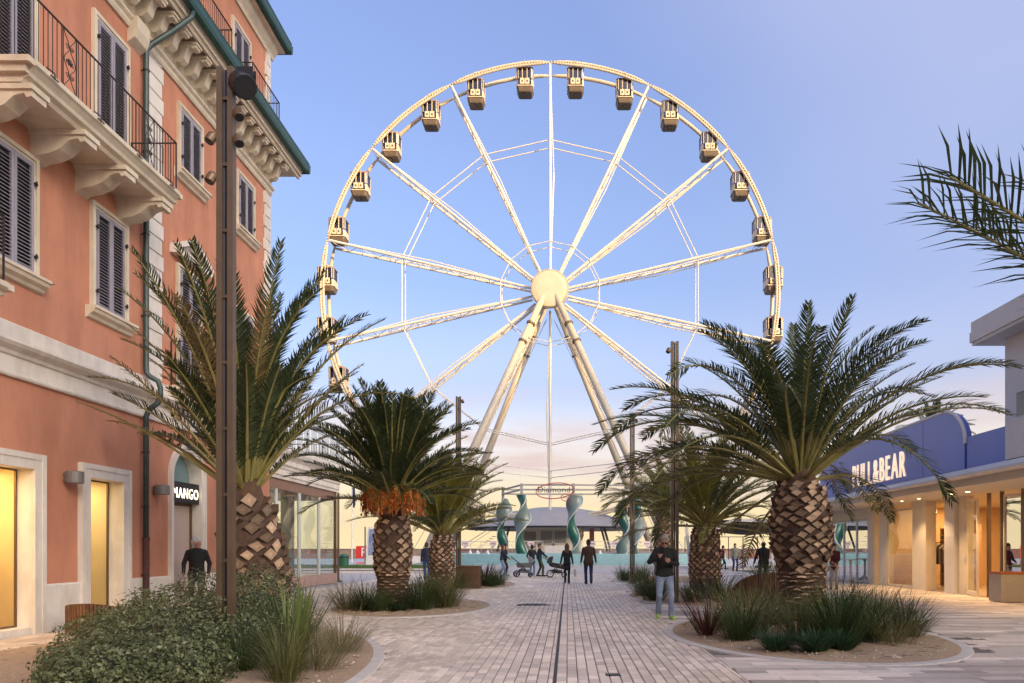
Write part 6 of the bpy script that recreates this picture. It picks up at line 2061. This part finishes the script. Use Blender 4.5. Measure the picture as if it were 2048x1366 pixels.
# curved slatted benches
M_SLATW = mat('bench_wood', (0.13, 0.062, 0.03), .65, var=.25, scale=6, piece=.3)
def slat_bench(cx, cy, r, a0, a1, n, hmax, label):
    t = thing('slatted_bench', label, 'bench', (cx, cy, 0), 'curved slatted benches')
    for k in range(n):
        f = k / (n - 1); a = a0 + (a1 - a0) * f
        h = hmax * math.sqrt(max(0.04, 1 - (2 * f - 1) ** 2))
        c = Vector((cx + r * math.cos(a), cy + r * math.sin(a), 0)); ax = Vector((-math.sin(a), math.cos(a), 0)); ay = Vector((math.cos(a), math.sin(a), 0))
        mb = MB(); mb.obox(c + Vector((0, 0, .05 + h / 2)), ax, ay, (0, 0, 1), .022, .05, h / 2); mb.build('slat', M_SLATW, t)
    mb = MB(); q = 20; vs = []
    for k in range(q + 1):
        a = a0 + (a1 - a0) * (.12 + .76 * k / q)
        for rr, z in ((r - .06, .40), (r - .55, .40), (r - .55, .46), (r - .06, .46)):
            vs.append((cx + rr * math.cos(a), cy + rr * math.sin(a), z))
    mb.add(vs, [(k * 4 + i, k * 4 + (i + 1) % 4, k * 4 + 4 + (i + 1) % 4, k * 4 + 4 + i) for k in range(q) for i in range(4)]); mb.build('seat', M_SLATW, t)
    mb = MB(); mb.tube([(cx + (r - .07) * math.cos(a0 + (a1 - a0) * k / q), cy + (r - .07) * math.sin(a0 + (a1 - a0) * k / q), .06 + hmax * .7 * math.sqrt(max(.04, 1 - (2 * k / q - 1) ** 2))) for k in range(q + 1)], .02, 6); mb.build('back_rail', M_BRZ, t)
slat_bench(5.35, 20.2, 1.0, R(190), R(350), 46, .84, 'dome-shaped slatted wooden bench back behind the right foreground grasses')
slat_bench(-8.15, 13.6, .75, R(170), R(350), 40, .50, 'low dome-shaped slatted wooden bench behind the grey-green shrub by the pink wall')
# ================================================================ people: one continuous skin per figure
def surface_nets(f, org, vox):
    """mesh the zero level of grid f (negative inside)"""
    ins = f < 0
    nx, ny, nz = f.shape
    c = np.zeros((nx - 1, ny - 1, nz - 1), np.int8)
    for dx in (0, 1):
        for dy in (0, 1):
            for dz in (0, 1):
                c += ins[dx:nx - 1 + dx, dy:ny - 1 + dy, dz:nz - 1 + dz]
    act = np.argwhere((c > 0) & (c < 8))
    idx = -np.ones(c.shape, np.int64)
    idx[act[:, 0], act[:, 1], act[:, 2]] = np.arange(len(act))
    acc = np.zeros((len(act), 3)); cnt = np.zeros(len(act))
    cor = [(0, 0, 0), (1, 0, 0), (0, 1, 0), (1, 1, 0), (0, 0, 1), (1, 0, 1), (0, 1, 1), (1, 1, 1)]
    eds = [(0, 1), (2, 3), (4, 5), (6, 7), (0, 2), (1, 3), (4, 6), (5, 7), (0, 4), (1, 5), (2, 6), (3, 7)]
    val = [f[act[:, 0] + a, act[:, 1] + b, act[:, 2] + d] for a, b, d in cor]
    for i, j in eds:
        m = (val[i] < 0) != (val[j] < 0)
        t = np.where(m, val[i] / np.where(m, val[i] - val[j], 1), 0)
        p = np.array(cor[i]) + t[:, None] * (np.array(cor[j]) - np.array(cor[i]))
        acc[m] += p[m]; cnt[m] += 1
    v = (act + acc / cnt[:, None]) * vox + org
    faces = []
    for ax in range(3):
        a1, a2 = (ax + 1) % 3, (ax + 2) % 3
        s0 = [slice(None)] * 3; s1 = [slice(None)] * 3
        s0[ax] = slice(0, -1); s1[ax] = slice(1, None)
        d = ins[tuple(s0)] != ins[tuple(s1)]
        e = np.argwhere(d)
        ok = (e[:, a1] >= 1) & (e[:, a2] >= 1) & (e[:, a1] < f.shape[a1] - 1) & (e[:, a2] < f.shape[a2] - 1)
        e = e[ok]
        def cell(o1, o2):
            q = e.copy(); q[:, a1] += o1; q[:, a2] += o2
            return idx[q[:, 0], q[:, 1], q[:, 2]]
        quad = np.stack([cell(-1, -1), cell(0, -1), cell(0, 0), cell(-1, 0)], 1)
        flip = ~ins[e[:, 0], e[:, 1], e[:, 2]]
        quad[flip] = quad[flip][:, ::-1]
        faces.append(quad)
    return v, np.concatenate(faces)


def body_mesh(prims, vox, mats):
    """prims: (p, q, r0, r1, label, k, flat) rounded cones blended with smooth union; label = material index"""
    P = np.array([list(p[0]) for p in prims] + [list(p[1]) for p in prims]); rm = max(max(p[2], p[3]) for p in prims)
    lo = P.min(0) - rm - .04; hi = P.max(0) + rm + .04
    n = np.ceil((hi - lo) / vox).astype(int) + 1
    f = np.full(n, 9.0, np.float32); lab = np.zeros(n, np.int8); best = np.full(n, 9.0, np.float32)
    for (p, q, r0, r1, lb, k, flat) in prims:
        p = np.array(p, float); q = np.array(q, float)
        mg = max(r0, r1) + k + 3 * vox
        a = np.clip(((np.minimum(p, q) - mg - lo) / vox).astype(int), 0, n - 1); b = np.clip(((np.maximum(p, q) + mg - lo) / vox).astype(int) + 2, 1, n)
        sl = tuple(slice(a[i], b[i]) for i in range(3))
        X = np.stack(np.meshgrid(*[np.arange(a[i], b[i]) * vox + lo[i] for i in range(3)], indexing='ij'), -1)
        pq = q - p; L2 = max(pq @ pq, 1e-9)
        t = np.clip(((X - p) @ pq) / L2, 0, 1)
        df = X - p - t[..., None] * pq
        if flat is not None:
            ax, fac = flat; ax = np.array(ax, float); ax /= np.linalg.norm(ax)
            df = df + ((fac - 1) * (df @ ax))[..., None] * ax
        d = (np.linalg.norm(df, axis=-1) - (r0 + (r1 - r0) * t)).astype(np.float32)
        F_ = f[sl]
        if k > 0:
            h = np.clip(.5 + .5 * (F_ - d) / k, 0, 1)
            new = F_ * (1 - h) + d * h - k * h * (1 - h)
        else:
            new = np.minimum(F_, d)
        f[sl] = new
        B = best[sl]; m = d < B
        lab[sl] = np.where(m, lb, lab[sl]); best[sl] = np.where(m, d, B)
    v, q = surface_nets(f, lo, vox)
    gi = np.clip(np.round((v - lo) / vox).astype(int), 0, n - 1)
    vl = lab[gi[:, 0], gi[:, 1], gi[:, 2]]
    me = bpy.data.meshes.new('body')
    me.from_pydata([tuple(x) for x in v], [], [tuple(x) for x in q])
    for m_ in mats: me.materials.append(m_)
    me.polygons.foreach_set('material_index', vl[q[:, 0]].astype(int).tolist())
    me.polygons.foreach_set('use_smooth', [True] * len(q))
    me.update()
    return me


def V(*a):
    return np.array(a, float)


def ik(a, b, l1, l2, hint):
    d = b - a; L = np.linalg.norm(d); L = min(L, (l1 + l2) * .999); u = d / np.linalg.norm(d)
    c = (l1 * l1 - l2 * l2 + L * L) / (2 * L); h = math.sqrt(max(l1 * l1 - c * c, 0))
    hn = hint - u * (hint @ u); hn /= np.linalg.norm(hn)
    return a + u * c + hn * h, a + u * L


def hand(prims, w, fwd, palm_n, side, lab, curl=.5, spread=.25, s=1.0):
    """palm, four fingers of unequal length with two bends, and a thumb from the side of the palm"""
    fwd = fwd / np.linalg.norm(fwd); pn = palm_n - fwd * (palm_n @ fwd); pn /= np.linalg.norm(pn)
    lat = np.cross(fwd, pn) * side            # towards the thumb
    k = w + fwd * .085 * s
    prims.append((w, w + fwd * .075 * s, .026 * s, .030 * s, lab, .012, (pn, 1.7)))
    prims.append((w + fwd * .05 * s + lat * .016 * s, w + fwd * .08 * s - lat * .02 * s, .020 * s, .018 * s, lab, .012, (pn, 1.3)))
    for i, (off, ln) in enumerate(((.030, .072), (.011, .080), (-.009, .075), (-.028, .060))):
        b = w + fwd * (.084 - .006 * abs(i - 1)) * s + lat * off * s
        d1 = fwd * math.cos(curl * .6) + pn * math.sin(curl * .6) + lat * spread * off * 6
        d1 /= np.linalg.norm(d1)
        d2 = fwd * math.cos(curl * 1.7) + pn * math.sin(curl * 1.7) + lat * spread * off * 5; d2 /= np.linalg.norm(d2)
        m_ = b + d1 * ln * .5 * s
        prims.append((b - fwd * .01, m_, .0095 * s, .0088 * s, lab, .004, None)); prims.append((m_, m_ + d2 * ln * .5 * s, .0088 * s, .0075 * s, lab, .003, None))
    b = w + fwd * .03 * s + lat * .026 * s
    d = fwd * .72 + lat * .62 + pn * .35; d /= np.linalg.norm(d)
    d2 = fwd * .9 + lat * .2 + pn * .5; d2 /= np.linalg.norm(d2)
    prims.append((b - lat * .008, b + d * .038 * s, .013 * s, .011 * s, lab, .008, None)); prims.append((b + d * .038 * s, b + d * .038 * s + d2 * .030 * s, .0105 * s, .009 * s, lab, .004, None))


SKIN, HAIR, TOP, BOT, SHOE, ACC, DARKF = 0, 1, 2, 3, 4, 5, 6


def person(loc, face, label, mats, H=1.75, feet=((-.10, 0.0, 0), (.10, 0.0, 0)), hands=None, hip_dy=0.0, lean=0.0, head_yaw=0.0, head_pitch=0.0,
           build=1.0, hair='short', coat=0.0, legw=1.0, hat=False, voxel=.0095, glasses=False, hood=False, skirt=False, group=None, curl=.6, sleeve=TOP, collar=False):
    """feet: ((x, y, heel lift) left, right) in body axes (x right, y forward); hands: wrists in body axes; coat: extra length below the hips"""
    pr = []
    s = 1.0
    hips = V(0, hip_dy, .93)
    waist = V(0, hip_dy + lean * .15, 1.08); chest = V(0, hip_dy + lean * .6, 1.30); neck0 = V(0, hip_dy + lean * .9, 1.46)
    B = build
    yx = V(0, 1, 0)
    # legs
    for sd, (fx_, fy_, lift) in zip((-1, 1), feet):
        hj = V(sd * .092 * B, hip_dy, .90); an = V(fx_, fy_, .085 + lift)
        kn, an = ik(hj, an, .43, .425, V(sd * .06, 1, 0))
        w_ = legw * B
        pr.append((hj, kn, .088 * w_, .060 * w_, BOT, .03, None)); pr.append((kn, an + V(0, 0, -.005), .060 * w_, .056 * w_ if legw <= 1.05 else .06 * w_, BOT, .02, None))
        tilt = math.atan2(lift, .16)
        toe = an + V(sd * .02, .175 * math.cos(tilt), -.055 - .10 * math.sin(tilt)); heel = an + V(0, -.055, -.052)
        toe[2] = max(toe[2], .035); heel[2] = max(heel[2], .035)
        pr.append((heel, toe, .044, .038, SHOE, .012, (V(1, 0, 0), .95))); pr.append((an + V(0, 0, -.01), an + V(0, .03, -.04), .045, .042, SHOE, .015, None))
        pr.append((heel + V(0, -.005, -.018), toe + V(0, .005, -.015), .030, .028, ACC if False else SHOE, .004, None))
    # pelvis, torso
    pr.append((hips + V(-.06 * B, 0, -.01), hips + V(.06 * B, 0, -.01), .112 * B, .112 * B, BOT, .05, (yx, 1.12)))
    tl = TOP
    pr.append((hips + V(-.062 * B, 0, .02 - coat), hips + V(.062 * B, 0, .02 - coat), .122 * B, .122 * B, tl, .03, (yx, 1.12)))
    pr.append((hips + V(0, 0, .05), waist, .158 * B, .150 * B, tl, .03, (yx, 1.35)))
    pr.append((waist, chest, .150 * B, .172 * B, tl, .05, (yx, 1.38)))
    pr.append((chest, chest + V(0, lean * .15, .08), .172 * B, .150 * B, tl, .05, (yx, 1.38)))
    pr.append((chest + V(-.135 * B, 0, .115), chest + V(.135 * B, 0, .115), .066, .066, tl, .06, None))
    if skirt:
        pr.append((hips, hips + V(0, 0, -.35), .15, .2, tl, .03, (yx, 1.2)))
    # neck and head
    hd = V(0, neck0[1] + .02 + .05 * math.sin(head_pitch), 1.625 - .015 * math.sin(head_pitch))
    cp, sp_ = math.cos(head_pitch), math.sin(head_pitch); cy, sy = math.cos(head_yaw), math.sin(head_yaw)

    def hp(x, y, z):
        y, z = y * cp + z * sp_, -y * sp_ + z * cp
        return hd + V(x * cy + y * sy, -x * sy + y * cy, z)
    pr.append((neck0, hd + V(0, -.02, -.05), .060, .054, SKIN, .02, None))
    if collar or hood:
        pr.append((neck0 + V(-.03, -.02, -.005), neck0 + V(.03, -.02, -.005), .076, .076, TOP, .02, None))
    if hood:
        pr.append((neck0 + V(-.06, -.08, .0), neck0 + V(.06, -.08, .0), .06, .06, TOP, .03, None))
    pr.append((hp(0, -.012, .035), hp(0, .0, .03), .094, .092, SKIN, .02, (V(cy, -sy, 0), 1.16)))
    pr.append((hp(0, .022, -.03), hp(0, .045, -.075), .066, .042, SKIN, .03, (V(cy, -sy, 0), 1.08)))
    pr.append((hp(0, .092, .01), hp(0, .112, -.022), .011, .016, SKIN, .012, None))
    pr.append((hp(-.02, .088, -.058), hp(.02, .088, -.058), .008, .008, SKIN, .008, None))
    pr.append((hp(-.016, .0965, -.058), hp(.016, .0965, -.058), .004, .004, DARKF, .0, None))
    for sx in (-1, 1):
        pr.append((hp(sx * .082, -.005, .018), hp(sx * .086, -.008, -.018), .016, .012, SKIN, .006, None))
        pr.append((hp(sx * .032, .083, .018), hp(sx * .034, .083, .018), .009, .009, DARKF, .0, None))
        pr.append((hp(sx * .02, .090, .038), hp(sx * .048, .082, .036), .006, .005, HAIR, .002, None))
    if glasses:
        for sx in (-1, 1):
            pr.append((hp(sx * .020, .098, .015), hp(sx * .050, .090, .014), .016, .016, DARKF, .0, None)); pr.append((hp(sx * .055, .085, .02), hp(sx * .088, .0, .02), .005, .005, DARKF, 0, None))
    if hat:
        pr.append((hp(0, -.010, .075), hp(0, -.005, .085), .102, .098, HAIR, .0, (V(cy, -sy, 0), 1.12)))
        pr.append((hp(-.05, .10, .062), hp(.05, .10, .062), .042, .042, HAIR, .01, (V(0, 0, 1), 3.5)))
        pr.append((hp(0, -.035, .0), hp(0, -.03, -.03), .082, .07, ACC, .01, None))
    elif hair == 'bald':
        pr.append((hp(0, -.035, .02), hp(0, -.03, -.03), .089, .07, HAIR, .0, None))
    else:
        pr.append((hp(0, -.020, .066), hp(0, -.030, .045), .101, .101, HAIR, .0, (V(cy, -sy, 0), 1.10)))
        pr.append((hp(-.03, .045, .112), hp(.03, .04, .116), .034, .034, HAIR, .02, None)); pr.append((hp(.0, .0, .135), hp(0, -.04, .12), .045, .05, HAIR, .03, None))
        pr.append((hp(0, -.045, .01), hp(0, -.045, -.035), .078, .062, HAIR, .01, None))
        if hair == 'long':
            pr.append((hp(0, -.055, .02), hp(0, -.075, -.22), .085, .075, HAIR, .03, (V(0, 1, 0), 1.3)))
            for sx in (-1, 1):
                pr.append((hp(sx * .06, -.03, .03), hp(sx * .07, -.04, -.17), .045, .035, HAIR, .02, None))
        if hair == 'bun':
            pr.append((hp(0, -.11, .06), hp(0, -.12, .06), .05, .05, HAIR, .01, None))
    # arms
    if hands is None:
        hands = ((-.26, .02, .82), (.26, .02, .82))
    for i, sd in enumerate((-1, 1)):
        sh = chest + V(sd * .175 * B, 0, .118)
        tgt = V(*hands[i][:3])
        el, wr = ik(sh, tgt, .285, .255, V(sd * .8, -1, -.15))
        pr.append((sh, el, .060 * B, .048 * B, sleeve, .03, None)); pr.append((el, wr, .049 * B, .036, sleeve, .012, None))
        fw = (wr - el); fw /= np.linalg.norm(fw)
        if len(hands[i]) > 3 and hands[i][3] is not None:
            fw2, pn = V(*hands[i][3]), V(*hands[i][4])
        else:
            fw2, pn = fw, V(-sd, .1, 0)
        hand(pr, wr + fw * .005, fw2, pn, sd if len(hands[i]) <= 5 else hands[i][5], SKIN, curl if len(hands[i]) <= 6 else hands[i][6])
    me = body_mesh(pr, voxel, mats)
    o = put('person', me, loc=(loc[0], loc[1], loc[2] if len(loc) > 2 else .004), rot=(0, 0, face), scale=[H / 1.755] * 3)
    return tag(o, label, 'person', group)


def pm_(name, col, rough=.85, **kw):
    return mat(name, col, rough, var=.12, scale=9, **kw)


SK = mat('skin', (0.42, 0.22, 0.15), .55, var=.08, scale=12)
SK2 = mat('skin_dark', (0.36, 0.18, 0.12), .55, var=.08, scale=12)  # slightly darker skin tone
HG = pm_('hair_grey', (.30, .27, .245), bump=.9); HB = pm_('hair_brown', (.045, .025, .015)); HK = pm_('hair_black', (.012, .010, .010)); HBR = pm_('hair_auburn', (.09, .04, .02))
BLK = pm_('cloth_black', (.010, .010, .012)); NAVY = pm_('cloth_navy', (.014, .018, .035)); JEANS = mat('cloth_jeans', (.09, .145, .26), .85, col2=(.30, .35, .44), scale=4.5); JDK = pm_('cloth_dark_jeans', (.018, .028, .085)); JLT = pm_('cloth_light_jeans', (.17, .23, .36))
OLIV = pm_('cloth_olive', (.045, .05, .022)); BRN = pm_('cloth_brown', (.055, .028, .016)); MAR = pm_('cloth_maroon', (.075, .012, .014)); GRYT = pm_('cloth_grey', (.35, .32, .30)); KHK = pm_('cloth_khaki', (.17, .17, .13)); GDK = pm_('cloth_dark_grey', (.05, .045, .045))
LIME = pm_('shoe_lime', (.30, .48, .10)); SHB = pm_('shoe_black', (.015, .013, .013)); SHW = pm_('shoe_white', (.5, .47, .43)); DK = mat('dark_feature', (.02, .012, .012), .4); REDC = pm_('cloth_red', (.35, .03, .03))
FRONT = PI     # facing the camera
# man with the phone
PX, PY = (1329 - 1135) / F_PX * 16.0, 16.0
person((PX, PY), FRONT, 'grey-haired man in black top and jeans walking while looking at his phone', [SK, HG, BLK, JEANS, LIME, BLK, DK], 1.77,
       feet=((-.13, .10, 0), (.12, -.12, .03)), hands=((-.09, .29, 1.19, (.75, .15, .45), (.3, -.6, .4), -1, .7), (.15, .28, 1.28, (-.25, .2, .9), (-.5, -.8, .1), 1, .55)), head_pitch=.42, head_yaw=.12,
       build=1.06, glasses=True, voxel=.006, collar=True)
PHX = PX - .115
ph_ = thing('phone', 'dark smartphone held up by the grey-haired man', 'phone', (PHX, PY - .33, 1.38))
mb = MB(); mb.obox((PHX, PY - .345, 1.425), (1, 0, 0), (0, .8, .6), (0, -.6, .8), .038, .005, .075); mb.build('phone_body', M_BLACK, ph_)
mb = MB(); mb.obox((PHX, PY - .3395, 1.428), (1, 0, 0), (0, .8, .6), (0, -.6, .8), .034, .0012, .070); mb.build('screen', mat('phone_screen', (.05, .05, .06), .1), ph_)
# man by the arched door, hands in pockets, looking to the right
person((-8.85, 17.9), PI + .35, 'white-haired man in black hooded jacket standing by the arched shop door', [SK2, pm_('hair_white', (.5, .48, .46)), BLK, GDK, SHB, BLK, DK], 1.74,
       hands=((-.27, .10, .92), (.27, .12, .92)), head_yaw=-1.15, head_pitch=.05, build=1.06, hair='short', hood=True, coat=.10)
# couple walking away
person(((1134 - 1135) / F_PX * 32, 32.0), .0, 'long-haired woman in black walking away beside the drain line', [SK, HBR, BLK, BLK, SHB, HK, DK], 1.68,
       feet=((-.07, -.16, .08), (.08, .14, 0)), hands=((-.30, .12, .86), (.27, -.10, .84)), hair='long', build=.92, coat=.25, hat=False, voxel=.0095)
person(((1177 - 1135) / F_PX * 31.6, 31.6), .03, 'man in brown jacket and dark cap walking away from the camera', [SK, HK, BRN, JDK, SHB, HB, DK], 1.84,
       feet=((-.09, .10, 0), (.10, -.12, .05)), hands=((-.31, .02, .84), (.31, .04, .86)), hat=True, build=1.10, coat=.08)
mb = MB(); bagx = (1134 - 1135) / F_PX * 32 + .33
bag = thing('shopping_bag', 'small white paper bag carried by the long-haired woman in black', 'bag', (bagx, 31.9, .3))
mb.box(bagx - .05, bagx + .05, 31.80, 32.02, .30, .62)
mb.build('bag_body', SHW, bag)
mb = MB(); mb.tube([(bagx, 31.84, .62), (bagx - .01, 31.9, .80), (bagx, 31.98, .62)], .005, 5); mb.build('bag_handle', SHW, bag)
# group with the pushchairs
person(((1003 - 1135) / F_PX * 40, 40.2), -PI / 2 + .15, 'woman in dark jacket and light jeans pushing the left pushchair', [SK, HBR, NAVY, JLT, SHW, HK, DK], 1.66,
       feet=((-.08, .16, 0), (.08, -.16, .06)), hands=((-.14, .40, 1.02), (.14, .40, 1.02)), hair='long', build=.96, lean=.08)
person(((1009 - 1135) / F_PX * 40.6, 41.0), -PI / 2 + .3, 'dark-haired woman half hidden beside the woman with light jeans', [SK, HK, BLK, BLK, SHB, HK, DK], 1.72,
       feet=((-.08, .05, 0), (.08, -.05, 0)), hair='long', build=.95)
person(((1064 - 1135) / F_PX * 39.6, 39.6), -.2, 'person in black jacket and blue jeans seen from behind between the pushchairs', [SK, HK, BLK, JLT, SHW, HK, DK], 1.66,
       feet=((-.10, 0, 0), (.10, .03, 0)), hands=((-.22, .16, .98), (.22, .30, 1.02)), hair='short', build=1.0, coat=.10)
person(((1079 - 1135) / F_PX * 40.2, 40.4), PI * .55 - PI, 'man in navy jacket and olive trousers holding the right pushchair', [SK, HB, NAVY, OLIV, SHB, HK, DK], 1.74,
       feet=((-.10, -.10, 0), (.10, .16, 0)), hands=((-.12, .42, 1.0), (.14, .42, 1.0)), hair='short', build=1.04, head_yaw=.5)
# man walking away on the left, in blue
person(((853 - 1135) / F_PX * 36, 36.0), .1, 'man in navy vest and jeans walking away past the low palm', [SK, HB, NAVY, pm_('cloth_blue', (.03, .06, .16)), SHB, HK, DK], 1.76,
       feet=((-.09, .12, 0), (.09, -.12, .05)), build=1.05)
# right side
person(((1527 - 1135) / F_PX * 29.5, 29.5), .15, 'broad man in black sweater walking away, seen beside the thick trunk', [SK, HB, BLK, GDK, SHB, HK, DK], 1.77,
       feet=((-.10, .10, 0), (.10, -.10, .04)), hands=((-.36, .06, .92), (.24, .22, .86)), build=1.16, hair='bald')
person(((1470 - 1135) / F_PX * 50, 50.0), FRONT + .1, 'man in khaki anorak with a strap bag under the dark awning', [SK, HB, KHK, JDK, SHB, HK, DK], 1.80, build=1.15, coat=.12, feet=((-.1, .08, 0), (.1, -.08, .02)))
person(((1446 - 1135) / F_PX * 54, 54.0), -PI / 2, 'person in black with red shoulders walking by the pavilion post', [SK, HK, REDC, BLK, SHB, HK, DK], 1.68, build=.98, feet=((-.08, .2, 0), (.08, -.2, .06)), sleeve=BOT)
person(((1487 - 1135) / F_PX * 62, 62.0), FRONT, 'small figure with long hair far behind the khaki anorak', [SK, HBR, GRYT, GDK, SHB, HK, DK], 1.62, hair='long', build=.9)
WXX = (1668 - 1135) / F_PX * 27.5
person((WXX, 27.5), FRONT - .35, 'woman in maroon jacket and pale trousers standing right of the thick trunk', [SK, HB, MAR, GRYT, SHB, HK, DK], 1.66,
       feet=((-.09, .05, 0), (.10, -.04, 0)), hands=((-.08, .26, 1.00), (.10, .28, 1.06)), hair='long', build=.98, coat=.12, head_yaw=-.5, head_pitch=.15)

# ---------------------------------------------------------------- pushchairs
def wheel_mesh(mbt, c, r, wd, ax):
    """tyre ring around axis ax"""
    ax = Vector(ax).normalized(); u = ax.orthogonal().normalized(); v = ax.cross(u)
    mbt.tube([Vector(c) + (u * math.cos(2 * PI * k / 20) + v * math.sin(2 * PI * k / 20)) * r for k in range(20)], wd, 6, closed=True)


def spoke_mesh(mbt, c, r, ax, n=5, w=.016):
    ax = Vector(ax).normalized(); u = ax.orthogonal().normalized(); v = ax.cross(u)
    for k in range(n):
        a = 2 * PI * k / n; mbt.tube([Vector(c), Vector(c) + (u * math.cos(a) + v * math.sin(a)) * r], w, 5)
    mbt.tube([Vector(c) - ax * .03, Vector(c) + ax * .03], .035, 8)


M_FAB = pm_('pram_fabric_grey', (.12, .115, .12)); M_FABD = pm_('pram_fabric_dark', (.02, .02, .022)); M_RUB = mat('rubber', (.015, .015, .015), .8); M_ALU = mat('pram_frame', (.03, .03, .03), .35, metal=.6); M_RIMW = mat('rim_white', (.55, .52, .5), .4)


def pushchair(x, y, label, style):
    t = thing('pushchair', label, 'pushchair', (x, y, 0), 'pushchairs')
    P = lambda a, b, z: (x + a, y + b, z)
    for wx, r in (((-.36, .17), (.36, .12)) if style == 0 else ((-.30, .19), (.42, .15))):
        for wy in (-.26, .26):
            mb = MB(); wheel_mesh(mb, P(wx, wy, r + .012), r - .02, .026, (0, 1, 0)); w_ = mb.build('wheel', M_RUB, t)
            mb = MB(); spoke_mesh(mb, P(wx, wy, r + .012), r - .03, (0, 1, 0)); mb.build('wheel_spokes', M_RIMW if style == 1 else M_ALU, w_)
    for wy in (-.24, .24):
        mb = MB(); mb.tube([P(-.36, wy, .2), P(-.05, wy, .45), P(.38, wy, .16)], .016, 6); mb.tube([P(-.36 if style == 0 else -.3, wy, .2), P(.05, wy, .62)], .016, 6)
        mb.tube([P(.22, wy, .25), P(-.12, wy, .66), P(-.62, wy, 1.04)], .017, 6); mb.build('chassis_tube', M_ALU, t)
    mb = MB(); mb.tube([P(-.62, -.24, 1.04), P(-.66, -.2, 1.06), P(-.66, .2, 1.06), P(-.62, .24, 1.04)], .02, 6); mb.build('handle', M_FABD, t)
    # carry cot / seat shell
    mb = MB(); n = 12; vs = []
    L = .42
    for (z, s_, dz) in ((.50, .82, 0), (.52, .92, 0), (.62, 1.0, 0), (.74, 1.03, .0)):
        for k in range(n):
            a = 2 * PI * k / n; vs.append(P(.05 + L * s_ * math.copysign(abs(math.cos(a)) ** .7, math.cos(a)), .24 * s_ * math.copysign(abs(math.sin(a)) ** .7, math.sin(a)), z + (.08 if style else 0) * math.cos(a) * -1))
    mb.add(vs, [(i * n + k, i * n + (k + 1) % n, (i + 1) * n + (k + 1) % n, (i + 1) * n + k) for i in range(3) for k in range(n)]); mb.add(vs[:n], [tuple(range(n))]); mb.add(vs[-n:], [tuple(range(n))])
    mb.build('carry_cot', M_FAB if style == 0 else M_FABD, t, smooth=True)
    mb = MB(); nr = 7; vs = []
    hx = .30 if style == 0 else -.22
    for i in range(nr):
        ph = R(5 + 105 * i / (nr - 1))
        for k in range(9):
            a = PI * k / 8; yy = .25 * math.cos(a); rr = .34 * math.sin(a) ** .6 if 0 < k < 8 else .0
            vs.append(P(hx + (1 if style == 0 else -1) * rr * math.cos(ph) * .75, yy, .72 + max(.02, rr) * math.sin(ph) * 1.1))
    mb.add(vs, [(i * 9 + k, i * 9 + k + 1, (i + 1) * 9 + k + 1, (i + 1) * 9 + k) for i in range(nr - 1) for k in range(8)]); mb.build('hood', M_FAB if style == 0 else M_FABD, t, smooth=True)
    mb = MB(); mb.prism([(-.28, .24), (.28, .22), (.34, .38), (-.22, .42)], lambda a, b, t_: P(a, t_, b), -.2, .2); mb.build('basket', M_FAB if style == 0 else M_FABD, t)


pushchair((1047 - 1135) / F_PX * 39.4, 39.4, 'grey carry-cot pushchair on the left', 0)
pushchair((1112 - 1135) / F_PX * 38.6, 38.6, 'black pushchair with large white-rimmed wheels near the woman in black', 1)

# trolley pulled by the broad man
tx, ty = (1553 - 1135) / F_PX * 29.2, 29.2
tr_ = thing('wheeled_trolley', 'black wheeled trolley next to the broad man in black sweater', 'trolley', (tx, ty, 0))
mb = MB(); mb.prism([(-.3, .06), (.26, .06), (.30, .14), (.0, .42), (-.28, .36)], lambda a, b, t: (tx + a, t, b), ty - .2, ty + .2); mb.build('trolley_body', M_FABD, tr_)
mb = MB(); mb.tube([(tx - .1, ty - .12, .36), (tx - .22, ty - .12, .98), (tx - .22, ty + .12, .98), (tx - .1, ty + .12, .36)], .016, 6); mb.build('handle', M_LAMPG, tr_)
for wx in (-.2, .2):
    for wy in (-.21, .21):
        mb = MB(); wheel_mesh(mb, (tx + wx, ty + wy, .07), .045, .02, (0, 1, 0)); mb.build('wheel', M_RUB, tr_)

# bicycle beside the woman in maroon, mostly behind the trunk
bx_, by_ = (1600 - 1135) / F_PX * 25.6, 25.6
bi = thing('bicycle', 'dark bicycle whose rear wheel shows right of the thick trunk', 'bicycle', (bx_, by_, 0))
for wx in (-.52, .52):
    mb = MB(); wheel_mesh(mb, (bx_ + wx, by_, .34), .315, .020, (0, 1, 0)); w_ = mb.build('wheel', M_RUB, bi)
    mb = MB(); spoke_mesh(mb, (bx_ + wx, by_, .34), .30, (0, 1, 0), 14, .0025); mb.build('wheel_spokes', M_RIMW, w_)
mb = MB()
for a, b in (((-.52, .34), (-.1, .30)), ((-.52, .34), (-.18, .82)), ((-.1, .30), (-.2, .88)), ((-.18, .80), (.36, .82)), ((-.1, .30), (.38, .72)), ((.36, .92), (.52, .34))):
    mb.tube([(bx_ + a[0], by_, a[1]), (bx_ + b[0], by_, b[1])], .018, 6)
mb.build('frame', M_FABD, bi)
mb = MB(); mb.prism([(-.14, .0), (.13, .01), (.13, .035), (-.14, .06)], lambda a, b, t: (bx_ - .22 + a, by_ + t * (.4 if a > 0 else 1), .88 + b), -.08, .08); mb.build('saddle', M_FABD, bi)
mb = MB(); mb.tube([(bx_ + .25, by_ - .28, 1.0), (bx_ + .36, by_ - .12, .98), (bx_ + .36, by_ + .12, .98), (bx_ + .25, by_ + .28, 1.0)], .014, 6); mb.build('handlebar', M_ALU, bi)
mb = MB(); mb.tube([(bx_ - .1, by_ - .08, .3), (bx_ - .1, by_ + .08, .3)], .05, 10); mb.tube([(bx_ - .1, by_ - .1, .3), (bx_ - .02, by_ - .1, .16)], .012, 5); mb.tube([(bx_ - .1, by_ + .1, .3), (bx_ - .18, by_ + .1, .44)], .012, 5); mb.build('crank', M_ALU, bi)
